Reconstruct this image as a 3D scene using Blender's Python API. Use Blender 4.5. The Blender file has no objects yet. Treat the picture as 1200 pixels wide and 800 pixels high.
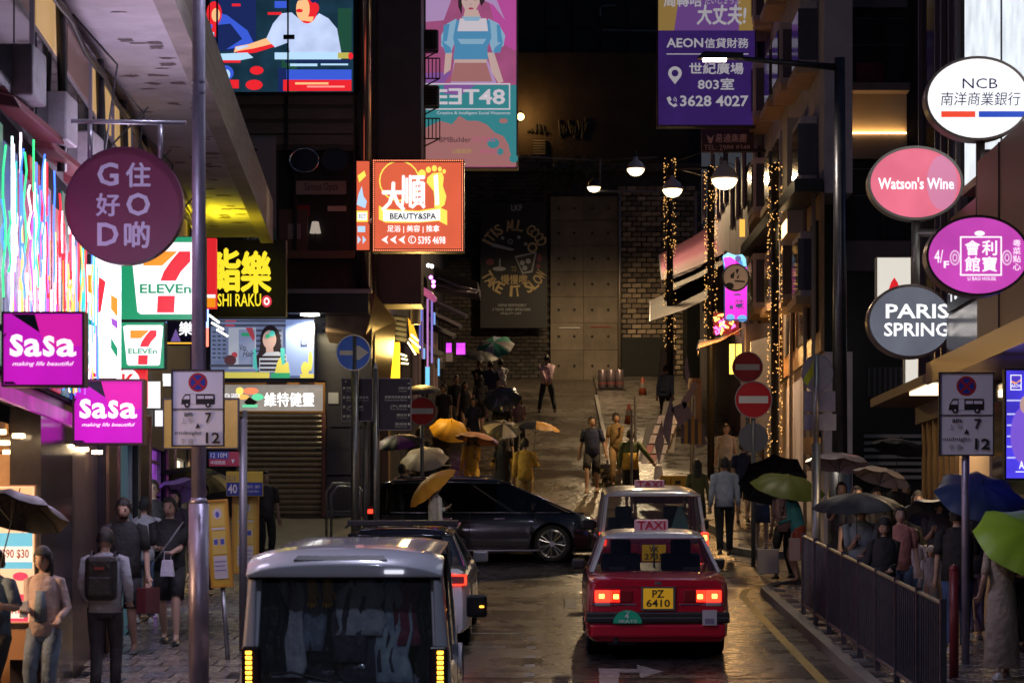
import bpy, bmesh, math, random
from mathutils import Vector, Matrix
R = math.radians
random.seed(7)
scene = bpy.context.scene
COL = scene.collection
# ---------------------------------------------------------------- camera
F = 3000.0; CX = 645.0; CY = 640.0; CH = 3.1      # focal length and principal point of the photograph, camera height
SL = (CY - 466.0) / F                             # slope of the lower street
cam_d = bpy.data.cameras.new('camera'); cam = bpy.data.objects.new('camera', cam_d); COL.objects.link(cam)
cam.location = (0, 0, CH); cam.rotation_euler = (R(90), 0, 0)
cam_d.sensor_width = 36; cam_d.lens = F / 1200 * 36
cam_d.shift_x = (600 - CX) / 1200; cam_d.shift_y = (CY - 400) / 1200
cam_d.clip_end = 2000
cam_d.dof.use_dof = True; cam_d.dof.focus_distance = 42; cam_d.dof.aperture_fstop = 4.0
scene.camera = cam
# ---------------------------------------------------------------- dusk sky and faint last light
world = bpy.data.worlds.new('World'); scene.world = world; world.use_nodes = True
wn = world.node_tree.nodes; wl = world.node_tree.links
sky = wn.new('ShaderNodeTexSky'); sky.sky_type = 'NISHITA'; sky.sun_disc = False
sky.sun_elevation = R(-3.0); sky.sun_rotation = R(100)
bg = wn['Background']; bg.inputs[1].default_value = 0.8
wmx = wn.new('ShaderNodeMix'); wmx.data_type = 'RGBA'; wmx.blend_type = 'MULTIPLY'; wmx.inputs[0].default_value = 1; wmx.inputs[7].default_value = (.62, .82, 1.3, 1)   # dusk blue
wl.new(sky.outputs[0], wmx.inputs[6]); wl.new(wmx.outputs[2], bg.inputs[0])
sun_d = bpy.data.lights.new('sun', 'SUN'); sun_d.energy = 0.008; sun_d.angle = R(30); sun_d.color = (.75, .8, 1)
sun = bpy.data.objects.new('sun', sun_d); COL.objects.link(sun); sun.rotation_euler = (R(35), 0, R(20))
scene.view_settings.view_transform = 'Standard'; scene.view_settings.look = 'None'
scene.view_settings.exposure = 0.0; scene.view_settings.gamma = 1.0
scene.render.engine = 'CYCLES'
scene.cycles.use_denoising = True
scene.cycles.max_bounces = 6; scene.cycles.diffuse_bounces = 3; scene.cycles.glossy_bounces = 3
scene.cycles.transparent_max_bounces = 12; scene.cycles.sample_clamp_indirect = 3.0
scene.cycles.caustics_reflective = False; scene.cycles.caustics_refractive = False

# ---------------------------------------------------------------- helpers
def W(px, py, Y):
    return Vector(((px - CX) * Y / F, Y, CH + (CY - py) * Y / F))
HP = [(49, 0), (52, .35), (59, 1.0), (79, 2.65), (92, 3.75), (120, 6)]
def extra(Y):
    if Y <= 49: return 0.0
    for (a, b), (c, d) in zip(HP, HP[1:]):
        if Y <= c: return b + (d - b) * (Y - a) / (c - a)
    return 6.0
def G(Y): return SL * Y + extra(Y)
def XL(Y): return -(3.31 + .065 * Y)
def YL(px): return 3.31 / ((CX - px) / F - .065)

MC = {}
def M(name, col=(.5, .5, .5), rough=.6, metal=0., em=None, es=0., var=0., vs=6., bump=0., bs=30., samp=None, trans=0., spec=.5, col2=None, wave=None, coat=0., stretch=None, rvar=0.):
    if name in MC: return MC[name]
    m = bpy.data.materials.new(name); m.use_nodes = True
    n = m.node_tree.nodes; l = m.node_tree.links; p = n['Principled BSDF']
    p.inputs['Base Color'].default_value = (*col, 1); p.inputs['Roughness'].default_value = rough
    p.inputs['Metallic'].default_value = metal; p.inputs['Specular IOR Level'].default_value = spec
    if coat: p.inputs['Coat Weight'].default_value = coat; p.inputs['Coat Roughness'].default_value = .05
    if em: p.inputs['Emission Color'].default_value = (*em, 1); p.inputs['Emission Strength'].default_value = es
    if var or bump or rvar:
        tc = n.new('ShaderNodeTexCoord'); src = tc.outputs['Object']
        if stretch:
            mp = n.new('ShaderNodeMapping'); mp.inputs['Scale'].default_value = stretch; l.new(src, mp.inputs[0]); src = mp.outputs[0]
    if var or rvar:
        t = n.new('ShaderNodeTexNoise'); t.inputs['Scale'].default_value = vs; t.inputs['Detail'].default_value = 6; t.inputs['Roughness'].default_value = .65
        l.new(src, t.inputs['Vector'])
        cr = n.new('ShaderNodeValToRGB'); cr.color_ramp.elements[0].position = .32; cr.color_ramp.elements[1].position = .68
        c2 = col2 or tuple(min(1, c * (1 + var)) for c in col); c1 = col if col2 else tuple(c * (1 - var) for c in col)
        cr.color_ramp.elements[0].color = (*c1, 1); cr.color_ramp.elements[1].color = (*c2, 1)
        l.new(t.outputs[0], cr.inputs[0])
        if var: l.new(cr.outputs[0], p.inputs['Base Color'])
        if rvar:
            mr = n.new('ShaderNodeMapRange'); mr.inputs['From Min'].default_value = .35; mr.inputs['From Max'].default_value = .65
            mr.inputs['To Min'].default_value = max(.03, rough - rvar); mr.inputs['To Max'].default_value = min(1, rough + rvar)
            l.new(t.outputs[0], mr.inputs[0]); l.new(mr.outputs[0], p.inputs['Roughness'])
    if bump:
        t2 = n.new('ShaderNodeTexNoise'); t2.inputs['Scale'].default_value = bs; t2.inputs['Detail'].default_value = 4
        l.new(src, t2.inputs['Vector'])
        b = n.new('ShaderNodeBump'); b.inputs['Strength'].default_value = bump; b.inputs['Distance'].default_value = .03
        l.new(t2.outputs[0], b.inputs['Height']); l.new(b.outputs[0], p.inputs['Normal'])
    if trans:   # thin glass: mix of transparent and glossy
        tr = n.new('ShaderNodeBsdfTransparent'); tr.inputs[0].default_value = (*col, 1)
        gl = n.new('ShaderNodeBsdfGlossy'); gl.inputs['Roughness'].default_value = rough
        mx = n.new('ShaderNodeMixShader'); lw_ = n.new('ShaderNodeLayerWeight'); lw_.inputs[0].default_value = .5
        p4 = n.new('ShaderNodeMath'); p4.operation = 'POWER'; p4.inputs[1].default_value = 4; l.new(lw_.outputs['Facing'], p4.inputs[0])
        fr = n.new('ShaderNodeMath'); fr.operation = 'MULTIPLY_ADD'; fr.inputs[1].default_value = .7; fr.inputs[2].default_value = .04; l.new(p4.outputs[0], fr.inputs[0])
        l.new(fr.outputs[0], mx.inputs[0]); l.new(tr.outputs[0], mx.inputs[1]); l.new(gl.outputs[0], mx.inputs[2])
        l.new(mx.outputs[0], n['Material Output'].inputs[0])
    if samp: m.cycles.emission_sampling = samp
    MC[name] = m
    return m
def E(name, col, s=1., lit=False, base=None, var=0.):
    """self-lit surface; only large ones are sampled as lamps"""
    m = M(name, base or tuple(c * .5 for c in col), .4, em=col, es=s, samp='AUTO' if lit else 'NONE')
    if var and 'v' not in m:
        m['v'] = 1
        n = m.node_tree.nodes; l = m.node_tree.links
        tc = n.new('ShaderNodeTexCoord'); t = n.new('ShaderNodeTexNoise'); t.inputs['Scale'].default_value = 2.2; t.inputs['Detail'].default_value = 3
        l.new(tc.outputs['Object'], t.inputs['Vector'])
        mr = n.new('ShaderNodeMapRange'); mr.inputs['From Min'].default_value = .3; mr.inputs['From Max'].default_value = .7
        mr.inputs['To Min'].default_value = s * (1 - var); mr.inputs['To Max'].default_value = s * (1 + var)
        l.new(t.outputs[0], mr.inputs[0]); l.new(mr.outputs[0], n['Principled BSDF'].inputs['Emission Strength'])
    return m

class MB:
    def __init__(s, off=None): s.v = []; s.f = []; s.m = []; s.off = off
    def add(s, vs, fs, mi=0):
        b = len(s.v); s.v += [tuple(v) for v in vs]; s.f += [tuple(b + i for i in f) for f in fs]; s.m += [mi] * len(fs); return s
    def box(s, x, y, z, sx, sy, sz, mi=0, M4=None):
        vs = [Vector((x + a * sx / 2, y + b * sy / 2, z + c * sz / 2)) for c in (-1, 1) for b in (-1, 1) for a in (-1, 1)]
        if M4: vs = [M4 @ v for v in vs]
        return s.add(vs, [(0, 2, 3, 1), (4, 5, 7, 6), (0, 1, 5, 4), (2, 6, 7, 3), (0, 4, 6, 2), (1, 3, 7, 5)], mi)
    def bb(s, x0, x1, y0, y1, z0, z1, mi=0): return s.box((x0 + x1) / 2, (y0 + y1) / 2, (z0 + z1) / 2, abs(x1 - x0), abs(y1 - y0), abs(z1 - z0), mi)
    def hexa(s, p, mi=0):   # 8 corners: bottom 4 (ccw) then top 4
        return s.add(p, [(3, 2, 1, 0), (4, 5, 6, 7), (0, 1, 5, 4), (1, 2, 6, 5), (2, 3, 7, 6), (3, 0, 4, 7)], mi)
    def tube(s, pts, r, n=8, mi=0, flat=1.0):
        pts = [Vector(p) for p in pts]; k = len(pts)
        rs = r if isinstance(r, (list, tuple)) else [r] * k
        up = None; vs = []
        for i, p in enumerate(pts):
            d = (pts[min(i + 1, k - 1)] - pts[max(i - 1, 0)]).normalized()
            if up is None:
                up = Vector((0, 0, 1)) if abs(d.z) < .9 else Vector((0, 1, 0))
            a = d.cross(up).normalized(); b = a.cross(d).normalized(); up = b
            for j in range(n):
                t = 2 * math.pi * j / n
                vs.append(p + a * math.cos(t) * rs[i] + b * math.sin(t) * rs[i] * flat)
        fs = [(i * n + j, i * n + (j + 1) % n, (i + 1) * n + (j + 1) % n, (i + 1) * n + j) for i in range(k - 1) for j in range(n)]
        fs += [tuple(reversed(range(n))), tuple((k - 1) * n + j for j in range(n))]
        return s.add(vs, fs, mi)
    def loft(s, rings, n=14, mi=0):   # rings: (cx,cy,cz,a,b) ellipses in XY
        vs = []
        for (x, y, z, a, b) in rings:
            for j in range(n):
                t = 2 * math.pi * j / n
                vs.append((x + a * math.cos(t), y + b * math.sin(t), z))
        k = len(rings)
        fs = [(i * n + j, i * n + (j + 1) % n, (i + 1) * n + (j + 1) % n, (i + 1) * n + j) for i in range(k - 1) for j in range(n)]
        fs += [tuple(reversed(range(n))), tuple((k - 1) * n + j for j in range(n))]
        return s.add(vs, fs, mi)
    def prism(s, pts, y0, y1, mi=0):  # XZ outline extruded along Y
        n = len(pts)
        a = sum(pts[i][0] * pts[(i + 1) % n][1] - pts[(i + 1) % n][0] * pts[i][1] for i in range(n))
        if a < 0: pts = pts[::-1]
        vs = [(p[0], y0, p[1]) for p in pts] + [(p[0], y1, p[1]) for p in pts]
        fs = [tuple(range(n)), tuple(reversed(range(n, 2 * n)))] + [(i, i + n, (i + 1) % n + n, (i + 1) % n) for i in range(n)]
        return s.add(vs, fs, mi)
    def ball(s, c, r, n=8, m=6, mi=0, sc=(1, 1, 1)):
        vs = []; 
        for i in range(1, m):
            f = math.pi * i / m
            for j in range(n):
                t = 2 * math.pi * j / n
                vs.append((c[0] + r * sc[0] * math.sin(f) * math.cos(t), c[1] + r * sc[1] * math.sin(f) * math.sin(t), c[2] + r * sc[2] * math.cos(f)))
        fs = [(i * n + j, (i + 1) * n + j, (i + 1) * n + (j + 1) % n, i * n + (j + 1) % n) for i in range(m - 2) for j in range(n)]
        t = len(vs); vs += [(c[0], c[1], c[2] + r * sc[2]), (c[0], c[1], c[2] - r * sc[2])]
        fs += [(t, j, (j + 1) % n) for j in range(n)] + [(t + 1, (m - 2) * n + (j + 1) % n, (m - 2) * n + j) for j in range(n)]
        return s.add(vs, fs, mi)
    def build(s, name, mats, parent=None, smooth=False, loc=None, bevel=0., sub=0):
        me = bpy.data.meshes.new(name)
        o3 = s.off or Vector((0, 0, 0))
        me.from_pydata([(v[0] - o3[0], v[1] - o3[1], v[2] - o3[2]) for v in s.v], [], s.f)
        if not isinstance(mats, (list, tuple)): mats = [mats]
        for m in mats: me.materials.append(m)
        if len(mats) > 1: me.polygons.foreach_set('material_index', s.m)
        if smooth: me.polygons.foreach_set('use_smooth', [True] * len(me.polygons))
        me.update()
        o = bpy.data.objects.new(name, me); COL.objects.link(o)
        if parent: o.parent = parent
        if loc is not None: o.location = loc
        if bevel:
            b = o.modifiers.new('bevel', 'BEVEL'); b.width = bevel; b.segments = 2; b.limit_method = 'ANGLE'
        if sub:
            b = o.modifiers.new('sub', 'SUBSURF'); b.levels = sub; b.render_levels = sub
        return o
def thing(name, label, cat, loc=(0, 0, 0), rz=0, group=None, rx=0, tilt=0):
    o = bpy.data.objects.new(name, None); COL.objects.link(o); o.location = loc; o.rotation_euler = (rx, tilt, rz)
    o.empty_display_size = .1
    return tag(o, label, cat, group)
def tag(o, label=None, cat=None, group=None, kind=None):
    if label: o['label'] = label
    if cat: o['category'] = cat
    if group: o['group'] = group
    if kind: o['kind'] = kind
    return o
def struct(o, label=None): return tag(o, label, kind='structure')
def inst(name, me, parent, loc, rot=(0, 0, 0), scale=(1, 1, 1)):
    o = bpy.data.objects.new(name, me); COL.objects.link(o); o.parent = parent; o.location = loc; o.rotation_euler = rot; o.scale = scale
    return o
def copy_tree(o, parent=None, loc=None):
    c = o.copy(); COL.objects.link(c)
    if parent: c.parent = parent
    if loc is not None: c.location = loc
    for ch in list(o.children): copy_tree(ch, c)
    return c
# text: made as font curves, swapped for meshes in one go at the end
TQ = []
def text(parent, s, box, mat, y=-.01, bold=0., name='lettering', ext=.0015, rot=0, shear=0., space=1.0, fit=True):
    """box = (x0, z0, x1, z1) in the parent's own plane facing -Y"""
    cjk = any(ord(c_) > 0x2e80 for c_ in s); thick = bold if cjk and bold > .012 else 0; bold = 0 if cjk else min(bold, .022)
    cu = bpy.data.curves.new('t', 'FONT'); cu.body = s; cu.size = 1; cu.offset = bold; cu.extrude = .01; cu.shear = shear; cu.space_character = space
    cu.resolution_u = 2
    tmp = bpy.data.objects.new('t', cu); COL.objects.link(tmp)
    o = bpy.data.objects.new(name, bpy.data.meshes.new(name)); COL.objects.link(o); o.parent = parent
    TQ.append((tmp, o, box, mat, y, ext, rot, fit, thick)); return o
def finish_text():
    dg = bpy.context.evaluated_depsgraph_get(); dg.update()
    for tmp, o, (x0, z0, x1, z1), mat, y, ext, rot, fit, thick in TQ:
        me = bpy.data.meshes.new_from_object(tmp.evaluated_get(dg))
        if not len(me.vertices): continue
        xs = [v.co.x for v in me.vertices]; ys = [v.co.y for v in me.vertices]
        w = max(xs) - min(xs); h = max(ys) - min(ys)
        sx = (x1 - x0) / max(w, .01); sz = (z1 - z0) / max(h, .01)
        if not fit: sx = sz = min(sx, sz)
        mx, my = (max(xs) + min(xs)) / 2, (max(ys) + min(ys)) / 2
        cr, sr = math.cos(rot), math.sin(rot)
        for v in me.vertices:
            a = (v.co.x - mx) * sx; b = (v.co.y - my) * sz
            c = (x0 + x1) / 2 + a * cr - b * sr; d = (z0 + z1) / 2 + a * sr + b * cr
            v.co = (c, y - (ext if v.co.z > 0 else 0), d)
        if thick:
            bm = bmesh.new(); bm.from_mesh(me); g0 = bm.verts[:] + bm.edges[:] + bm.faces[:]; q = thick * min(sx, sz) * .75
            for i_, (dx, dz) in enumerate(((-q, 0), (q, 0), (0, q), (0, -q))):
                r_ = bmesh.ops.duplicate(bm, geom=g0)
                for v in r_['geom']:
                    if isinstance(v, bmesh.types.BMVert): v.co += Vector((dx, .0003 * (i_ + 1), dz))
            bm.to_mesh(me); bm.free()
        me.materials.clear(); me.materials.append(mat)
        old = o.data; o.data = me; bpy.data.meshes.remove(old)
    for t in TQ:
        cu = t[0].data; bpy.data.objects.remove(t[0]); bpy.data.curves.remove(cu)

class Sign:
    """a sign facing the camera street, laid out in photo pixels at its own distance Y"""
    def __init__(s, name, label, cat, Y, x0, y0, x1, y1, depth, face, frame=None, fw=2, shape='rect', group=None, rz=0, panel='panel'):
        s.k = Y / F; s.cx = (x0 + x1) / 2; s.cy = (y0 + y1) / 2; s.Y = Y; s.rz = rz
        s.w = (x1 - x0) * s.k; s.h = (y1 - y0) * s.k; s.d = depth
        s.root = thing(name, label, cat, W(s.cx, s.cy, Y), rz, group)
        f = fw * s.k
        if shape == 'rect':
            m = MB().bb(-s.w / 2 + f, s.w / 2 - f, 0, depth, -s.h / 2 + f, s.h / 2 - f); m.build(panel, face, s.root)
            if frame:
                m = MB()
                for sx in (-1, 1): m.bb(sx * (s.w / 2 - f), sx * s.w / 2, -.015, depth + .01, -s.h / 2, s.h / 2)
                for sz in (-1, 1): m.bb(-s.w / 2 + f, s.w / 2 - f, -.014, depth + .009, sz * (s.h / 2 - f), sz * s.h / 2)
                m.build('frame', frame, s.root)
        else:
            n = 48; el = lambda q: [((s.w / 2 - q) * math.cos(2 * math.pi * i / n), (s.h / 2 - q) * math.sin(2 * math.pi * i / n)) for i in range(n)]
            MB().prism(el(f), 0, depth).build(panel, face, s.root)
            if frame:
                m = MB(); a = el(f); b = el(0)
                for i in range(n):
                    j = (i + 1) % n
                    m.hexa([(a[i][0], -.015, a[i][1]), (b[i][0], -.015, b[i][1]), (b[i][0], depth + .01, b[i][1]), (a[i][0], depth + .01, a[i][1]),
                            (a[j][0], -.015, a[j][1]), (b[j][0], -.015, b[j][1]), (b[j][0], depth + .01, b[j][1]), (a[j][0], depth + .01, a[j][1])])
                m.build('frame', frame, s.root, smooth=False)
    def L(s, p): return ((p[0] - s.cx) * s.k, (s.cy - p[1]) * s.k)
    def art(s, polys, off=.004, name='printed_picture'):
        mats = []; m = MB()
        for i, (mt, pts) in enumerate(polys):
            if mt not in mats: mats.append(mt)
            o = off * .2 + .0008 * i
            m.prism([s.L(p) for p in pts], -o, -o + .0006, mats.index(mt))
            s.top = max(getattr(s, 'top', 0), o)
        return m.build(name, mats, s.root)
    def text(s, t, x0, y0, x1, y1, mat, off=.02, **k):
        a = s.L((x0, y1)); b = s.L((x1, y0)); off = max(off * .1, getattr(s, 'top', 0) + .0012)
        return text(s.root, t, (a[0], a[1], b[0], b[1]), mat, y=-off, **k)
def circ(cx, cy, rx, ry=None, n=20, a0=0, a1=360):
    ry = ry or rx
    return [(cx + rx * math.cos(R(a0 + (a1 - a0) * i / (n if a1 - a0 == 360 else n - 1))), cy - ry * math.sin(R(a0 + (a1 - a0) * i / (n if a1 - a0 == 360 else n - 1)))) for i in range(n)]
def rect(x0, y0, x1, y1): return [(x0, y0), (x1, y0), (x1, y1), (x0, y1)]
def band(cx, cy, r0, r1, a0, a1, n=14): # ring sector
    return circ(cx, cy, r1, n=n, a0=a0, a1=a1 + 1e-6) + circ(cx, cy, r0, n=n, a0=a0, a1=a1 + 1e-6)[::-1]

# ---------------------------------------------------------------- shared materials
BLK = M('black_metal', (.02, .02, .022), .45)
DKM = M('dark_metal', (.05, .05, .055), .4, .6)
GALV = M('galvanised_steel', (.30, .31, .33), .38, .8, var=.15, vs=9)
CHR = M('chrome', (.8, .8, .82), .12, 1.)
WHT = M('white_paint', (.75, .75, .75), .45)
GREY = M('grey_paint', (.22, .22, .24), .5, var=.15, vs=5)
DWALL = M('dark_wall', (.045, .04, .045), .6, var=.3, vs=2., bump=.2, bs=20)
DWALL2 = M('dark_panel', (.03, .028, .032), .35, var=.2, vs=2.)
GLD = M('dark_glass', (.015, .016, .02), .08, spec=.8)
TXW = E('lit_white_lettering', (1, 1, 1), 1.1)
TXD = M('black_lettering', (.02, .02, .02), .5)
TXG = M('grey_white_lettering', (.7, .7, .7), .5)
# ================================================================ GROUND AND ROADS
ASPH = M('wet_asphalt', (.020, .0195, .021), .27, var=.55, vs=.9, bump=.16, bs=70, rvar=.12, col2=(.05, .048, .05))
CONC_ROAD = M('wet_concrete_hill', (.028, .024, .02), .26, var=.5, vs=.55, bump=.45, bs=9, rvar=.16, col2=(.115, .095, .075), stretch=(1, .45, 1))
def sheet(name, xs, ys, mat, dz=0., zf=G):
    m = MB(); nx = len(xs)
    vs = [(x, y, zf(y) + dz) for y in ys for x in xs]
    fs = [(j * nx + i, j * nx + i + 1, (j + 1) * nx + i + 1, (j + 1) * nx + i) for j in range(len(ys) - 1) for i in range(nx - 1)]
    return m.add(vs, fs).build(name, mat)
def lin(a, b, n): return [a + (b - a) * i / (n - 1) for i in range(n)]
struct(sheet('ground', [-70, 70], [-15, 49.2, 60, 92, 120, 260], M('dark_ground', (.04, .04, .04), .9), -.25))
struct(sheet('road', [-3.3, 3.5], [-15, 42], ASPH))
struct(sheet('side_street', [-40, 40], [42, 49], ASPH))
struct(sheet('hill_street', lin(-3.75, 5.3, 10), lin(49, 93, 60), CONC_ROAD))
WLINE = M('worn_white_road_paint', (.36, .36, .35), .5, var=.45, vs=14, col2=(.10, .10, .10))
YLINE = M('worn_yellow_road_paint', (.55, .36, .06), .55, var=.4, vs=10, col2=(.3, .2, .05))
SEAL = M('dark_joint_sealant', (.012, .012, .012), .35)
def mark(name, quads, mat, dz=.005):
    m = MB()
    for q in quads: m.add([(x, y, G(y) + dz) for x, y in q], [tuple(range(len(q)))])
    return struct(m.build(name, mat))
def qd(x0, x1, y0, y1): return [(x0, y0), (x1, y0), (x1, y1), (x0, y1)]
# yellow kerb line, bending into the side street
yl = [(2.98, 5), (2.98, 25), (2.98, 36), (3.0, 40), (3.15, 41.3), (3.5, 42.3), (4.3, 42.9), (6, 43.1), (12, 43.1)]
def strip(pl, w):
    out = []
    for (a, b) in zip(pl, pl[1:]):
        d = Vector((b[0] - a[0], b[1] - a[1], 0)).normalized(); n = Vector((-d.y, d.x, 0)) * w / 2
        out.append([(a[0] - n.x, a[1] - n.y), (b[0] - n.x, b[1] - n.y), (b[0] + n.x, b[1] + n.y), (a[0] + n.x, a[1] + n.y)][::-1])
    return [q if (q[1][0] - q[0][0]) * (q[2][1] - q[0][1]) - (q[1][1] - q[0][1]) * (q[2][0] - q[0][0]) > 0 else q[::-1] for q in out]
mark('yellow_kerb_line', strip(yl, .12), YLINE)
mark('lane_dashes', [qd(-.30, -.18, y, y + .32) for y in (27.6, 28.5, 29.45, 30.5, 31.6, 32.8)], WLINE)
mark('stop_lines', [qd(-1.5, -.35, 33.6, 33.78), qd(-1.1, -.55, 31.8, 31.95), qd(-1.5, -.85, 32.3, 32.45), qd(.2, .38, 37.8, 39.4)], WLINE)
Y0 = 29.0
mark('road_arrow', [[(.52, 27.4), (.72, 27.4), (.78, 28.9), (.55, 28.9)], [(.55, 28.9), (1.02, 28.9), (1.02, 29.25), (.55, 29.35)], [(1.0, 28.35), (1.28, 29.0), (1.0, 29.75)]], WLINE)
mark('road_joints', [qd(.19, .22, 5, 41.5), qd(-3.1, 3.2, 34.7, 34.76), qd(-3.1, 3.2, 39.6, 39.68), qd(-3.1, 3.2, 28.3, 28.36),
                     qd(-1.9, -1.86, 42, 49), qd(2.4, 2.44, 42, 49)] + strip([(.25, 38), (.9, 41), (1.0, 45), (-.4, 48.8)], .035), SEAL)
m = MB()
n = 22; arc = [(1.25 + 1.35 * math.cos(math.pi + math.pi * i / n), 29.6 + 1.3 * math.sin(math.pi + math.pi * i / n)) for i in range(n + 1)]
m.add([(x, y, G(y) + .003) for x, y in arc + [(2.6, 40.5), (-.1, 40.5)]], [tuple(range(n + 3))])
struct(m.build('road_patch', M('darker_wet_asphalt_patch', (.026, .025, .025), .3, bump=.1, bs=40, var=.3, rvar=.1)))
# white cracked seams across the hill street
mark('hill_joints', [qd(-3.6, 4.6, y, y + .09) for y in (56.5, 63, 70, 77.5, 85)], SEAL)

# pavements -------------------------------------------------------
PAVB = M('pavement_bed', (.03, .03, .03), .8)
TILE = [M('wet_paver_%s' % c, v, .24, var=.3, vs=7, bump=.07, bs=18, rvar=.1) for c, v in (('brown', (.24, .20, .18)), ('grey', (.20, .19, .20)), ('tan', (.30, .26, .22)))]
KERB = M('granite_kerb', (.20, .19, .18), .5, var=.25, vs=12)
def pavement(name, label_mat, poly, bed_z, cells, tw, td, zf, inside, limit=300):
    m = MB(); m.add([(x, y, zf(y) + bed_z) for x, y in poly], [tuple(range(len(poly)))])
    root = struct(m.build(name, PAVB))
    jt = .02
    meshes = []
    for t in TILE:
        me_o = MB().box(0, 0, -.02, tw - jt, td - jt, .04).build('paving_slab', t)
        meshes.append(me_o.data); bpy.data.objects.remove(me_o)
    slots = []
    x0, x1, y0, y1 = cells
    r = 0; y = y0
    while y < y1:
        x = x0 + (tw / 2 if r % 2 else 0)
        while x < x1:
            if inside(x, y): slots.append((x, y))
            x += tw
        y += td; r += 1
    slots.sort(key=lambda p: p[1])
    rnd = random.Random(3)
    rest = MB()
    for i, (x, y) in enumerate(slots):
        z = zf(y) + bed_z + .045 + rnd.uniform(-.004, .004)
        if i < limit:
            o = inst('paving_slab', rnd.choice(meshes), root, (x, y, z), (math.atan(SL) + rnd.uniform(-.004, .004), rnd.uniform(-.012, .012), 0))
        else:
            rest.hexa([(x - tw / 2 + .006, y - td / 2 + .006, z - .04), (x + tw / 2 - .006, y - td / 2 + .006, z - .04), (x + tw / 2 - .006, y + td / 2 - .006, z - .04 + SL * td), (x - tw / 2 + .006, y + td / 2 - .006, z - .04 + SL * td),
                       (x - tw / 2 + .006, y - td / 2 + .006, z), (x + tw / 2 - .006, y - td / 2 + .006, z), (x + tw / 2 - .006, y + td / 2 - .006, z + SL * td), (x - tw / 2 + .006, y + td / 2 - .006, z + SL * td)], rnd.randrange(3))
    if rest.v: tag(rest.build('paving_slabs', TILE, root), kind='stuff')
    return root
pl_ = pavement('left_pavement', None, [(-3.25, -10), (-3.25, 42.2), (-3.7, 44), (-9, 44), (XL(42), 42), (XL(22), 22), (XL(5), 5), (-4, -10)], .085,
               (-6.6, -3.4, 22.5, 43.6), .30, .62, lambda y: SL * y, lambda x, y: x > XL(y) + .05 and (y < 42 or x < -3.6))
pr_ = pavement('right_pavement', None, [(3.45, -10), (5.8, -10), (5.8, 40), (9, 40), (9, 42.2), (4.6, 42.2), (3.8, 41.6), (3.45, 40.4)], .085,
               (3.62, 6.9, 23, 42), .42, .5, lambda y: SL * y, lambda x, y: (x < 5.7 or y > 40) and (x - 3.4) > (y - 40.4) * .6)
def kerb(root, pts, zf, dz=.13):
    for a, b in zip(pts, pts[1:]):
        a = Vector((a[0], a[1], 0)); b = Vector((b[0], b[1], 0)); L = (b - a).length; n = max(1, round(L / 1.0)); d = (b - a) / n
        nn = Vector((-d.y, d.x, 0)).normalized() * .075
        for i in range(n):
            p = a + d * (i + .006); q = a + d * (i + .994)
            m = MB(); c = []
            for z in (-.1, dz):
                for w in (p - nn, q - nn, q + nn, p + nn): c.append((w.x, w.y, zf(w.y) + z))
            m.hexa(c); m.build('kerb_stone', KERB, root)
kerb(pl_, [(-3.2, 20), (-3.2, 42.1), (-3.6, 43.9), (-8, 43.9)], lambda y: SL * y)
kerb(pr_, [(3.38, 20), (3.38, 40.3), (3.75, 41.6), (4.6, 42.3), (9, 42.3)], lambda y: SL * y)
# far left pavement in front of the shuttered shop and far right pavement climbing the hill
m = MB(); 
m.add([(x, y, G(y) + .12) for x, y in [(-16, 49.6), (-4.2, 49.6), (-3.75, 50.3), (-3.75, 53.6), (-16, 53.6)]], [(0, 1, 2, 3, 4)])
pfl = struct(m.build('far_left_pavement', M('far_pavement', (.10, .09, .085), .5, var=.3, vs=3, bump=.3, bs=20)))
kerb(pfl, [(-12, 49.6), (-4.2, 49.6), (-3.75, 50.3), (-3.75, 53.5)], lambda y: G(y))
ysr = [49.3] + lin(50, 92, 43)
def hx(y): return 3.45 if y < 52 else 3.45 - min(1.9, (y - 52) * .25)
m = MB()
vs = []
for y in ysr: vs += [(hx(y) + (.6 if y < 49.6 else .15 if y < 50.5 else 0), y, G(y) + .13), (5.25, y, G(y) + .13), (12 if y < 52 else 5.3, y, G(y) + .13)]
fs = []
for i in range(len(ysr) - 1):
    for j in (0, 1): fs.append((i * 3 + j, i * 3 + j + 1, i * 3 + j + 4, i * 3 + j + 3))
m.add(vs, fs)
pfr = struct(m.build('hill_pavement', M('hill_pavement_stone', (.12, .105, .09), .32, var=.4, vs=2.5, bump=.4, bs=14, rvar=.14)))
kerb(pfr, [(12, 49.25), (4.05, 49.25), (3.6, 49.7), (3.42, 50.6), (3.42, 52)] + [(hx(y) - .03, y) for y in (56, 60, 66, 74, 84)], lambda y: G(y))

# ================================================================ LEFT NEAR BUILDING (canopy slab, windows, shop)
STAIN = M('stained_soffit', (.48, .42, .43), .75, var=.35, vs=.9, bump=.25, bs=8, col2=(.72, .66, .68))
LW = M('left_wall_plaster', (.10, .09, .09), .7, var=.3, vs=2, bump=.2, bs=12)
LB = thing('canopied_building', 'building along the left pavement with a wide stained concrete canopy slab overhead', 'building', (XL(30), 30, SL * 30))
o3 = LB.location
def lbp(y, z): return Vector((XL(y), y, z))
def facade_l(y0, y1, z0, z1, name, mat, d0=0., d1=.12, par=None):
    """panel on the left facade between two distances, d = outward offset"""
    m = MB(o3.copy())
    m.hexa([(XL(y0) + d0, y0, z0), (XL(y0) + d1, y0, z0), (XL(y1) + d1, y1, z0), (XL(y1) + d0, y1, z0),
            (XL(y0) + d0, y0, z1), (XL(y0) + d1, y0, z1), (XL(y1) + d1, y1, z1), (XL(y1) + d0, y1, z1)])
    return m.build(name, mat, par or LB)
m = MB(o3.copy())
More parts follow.
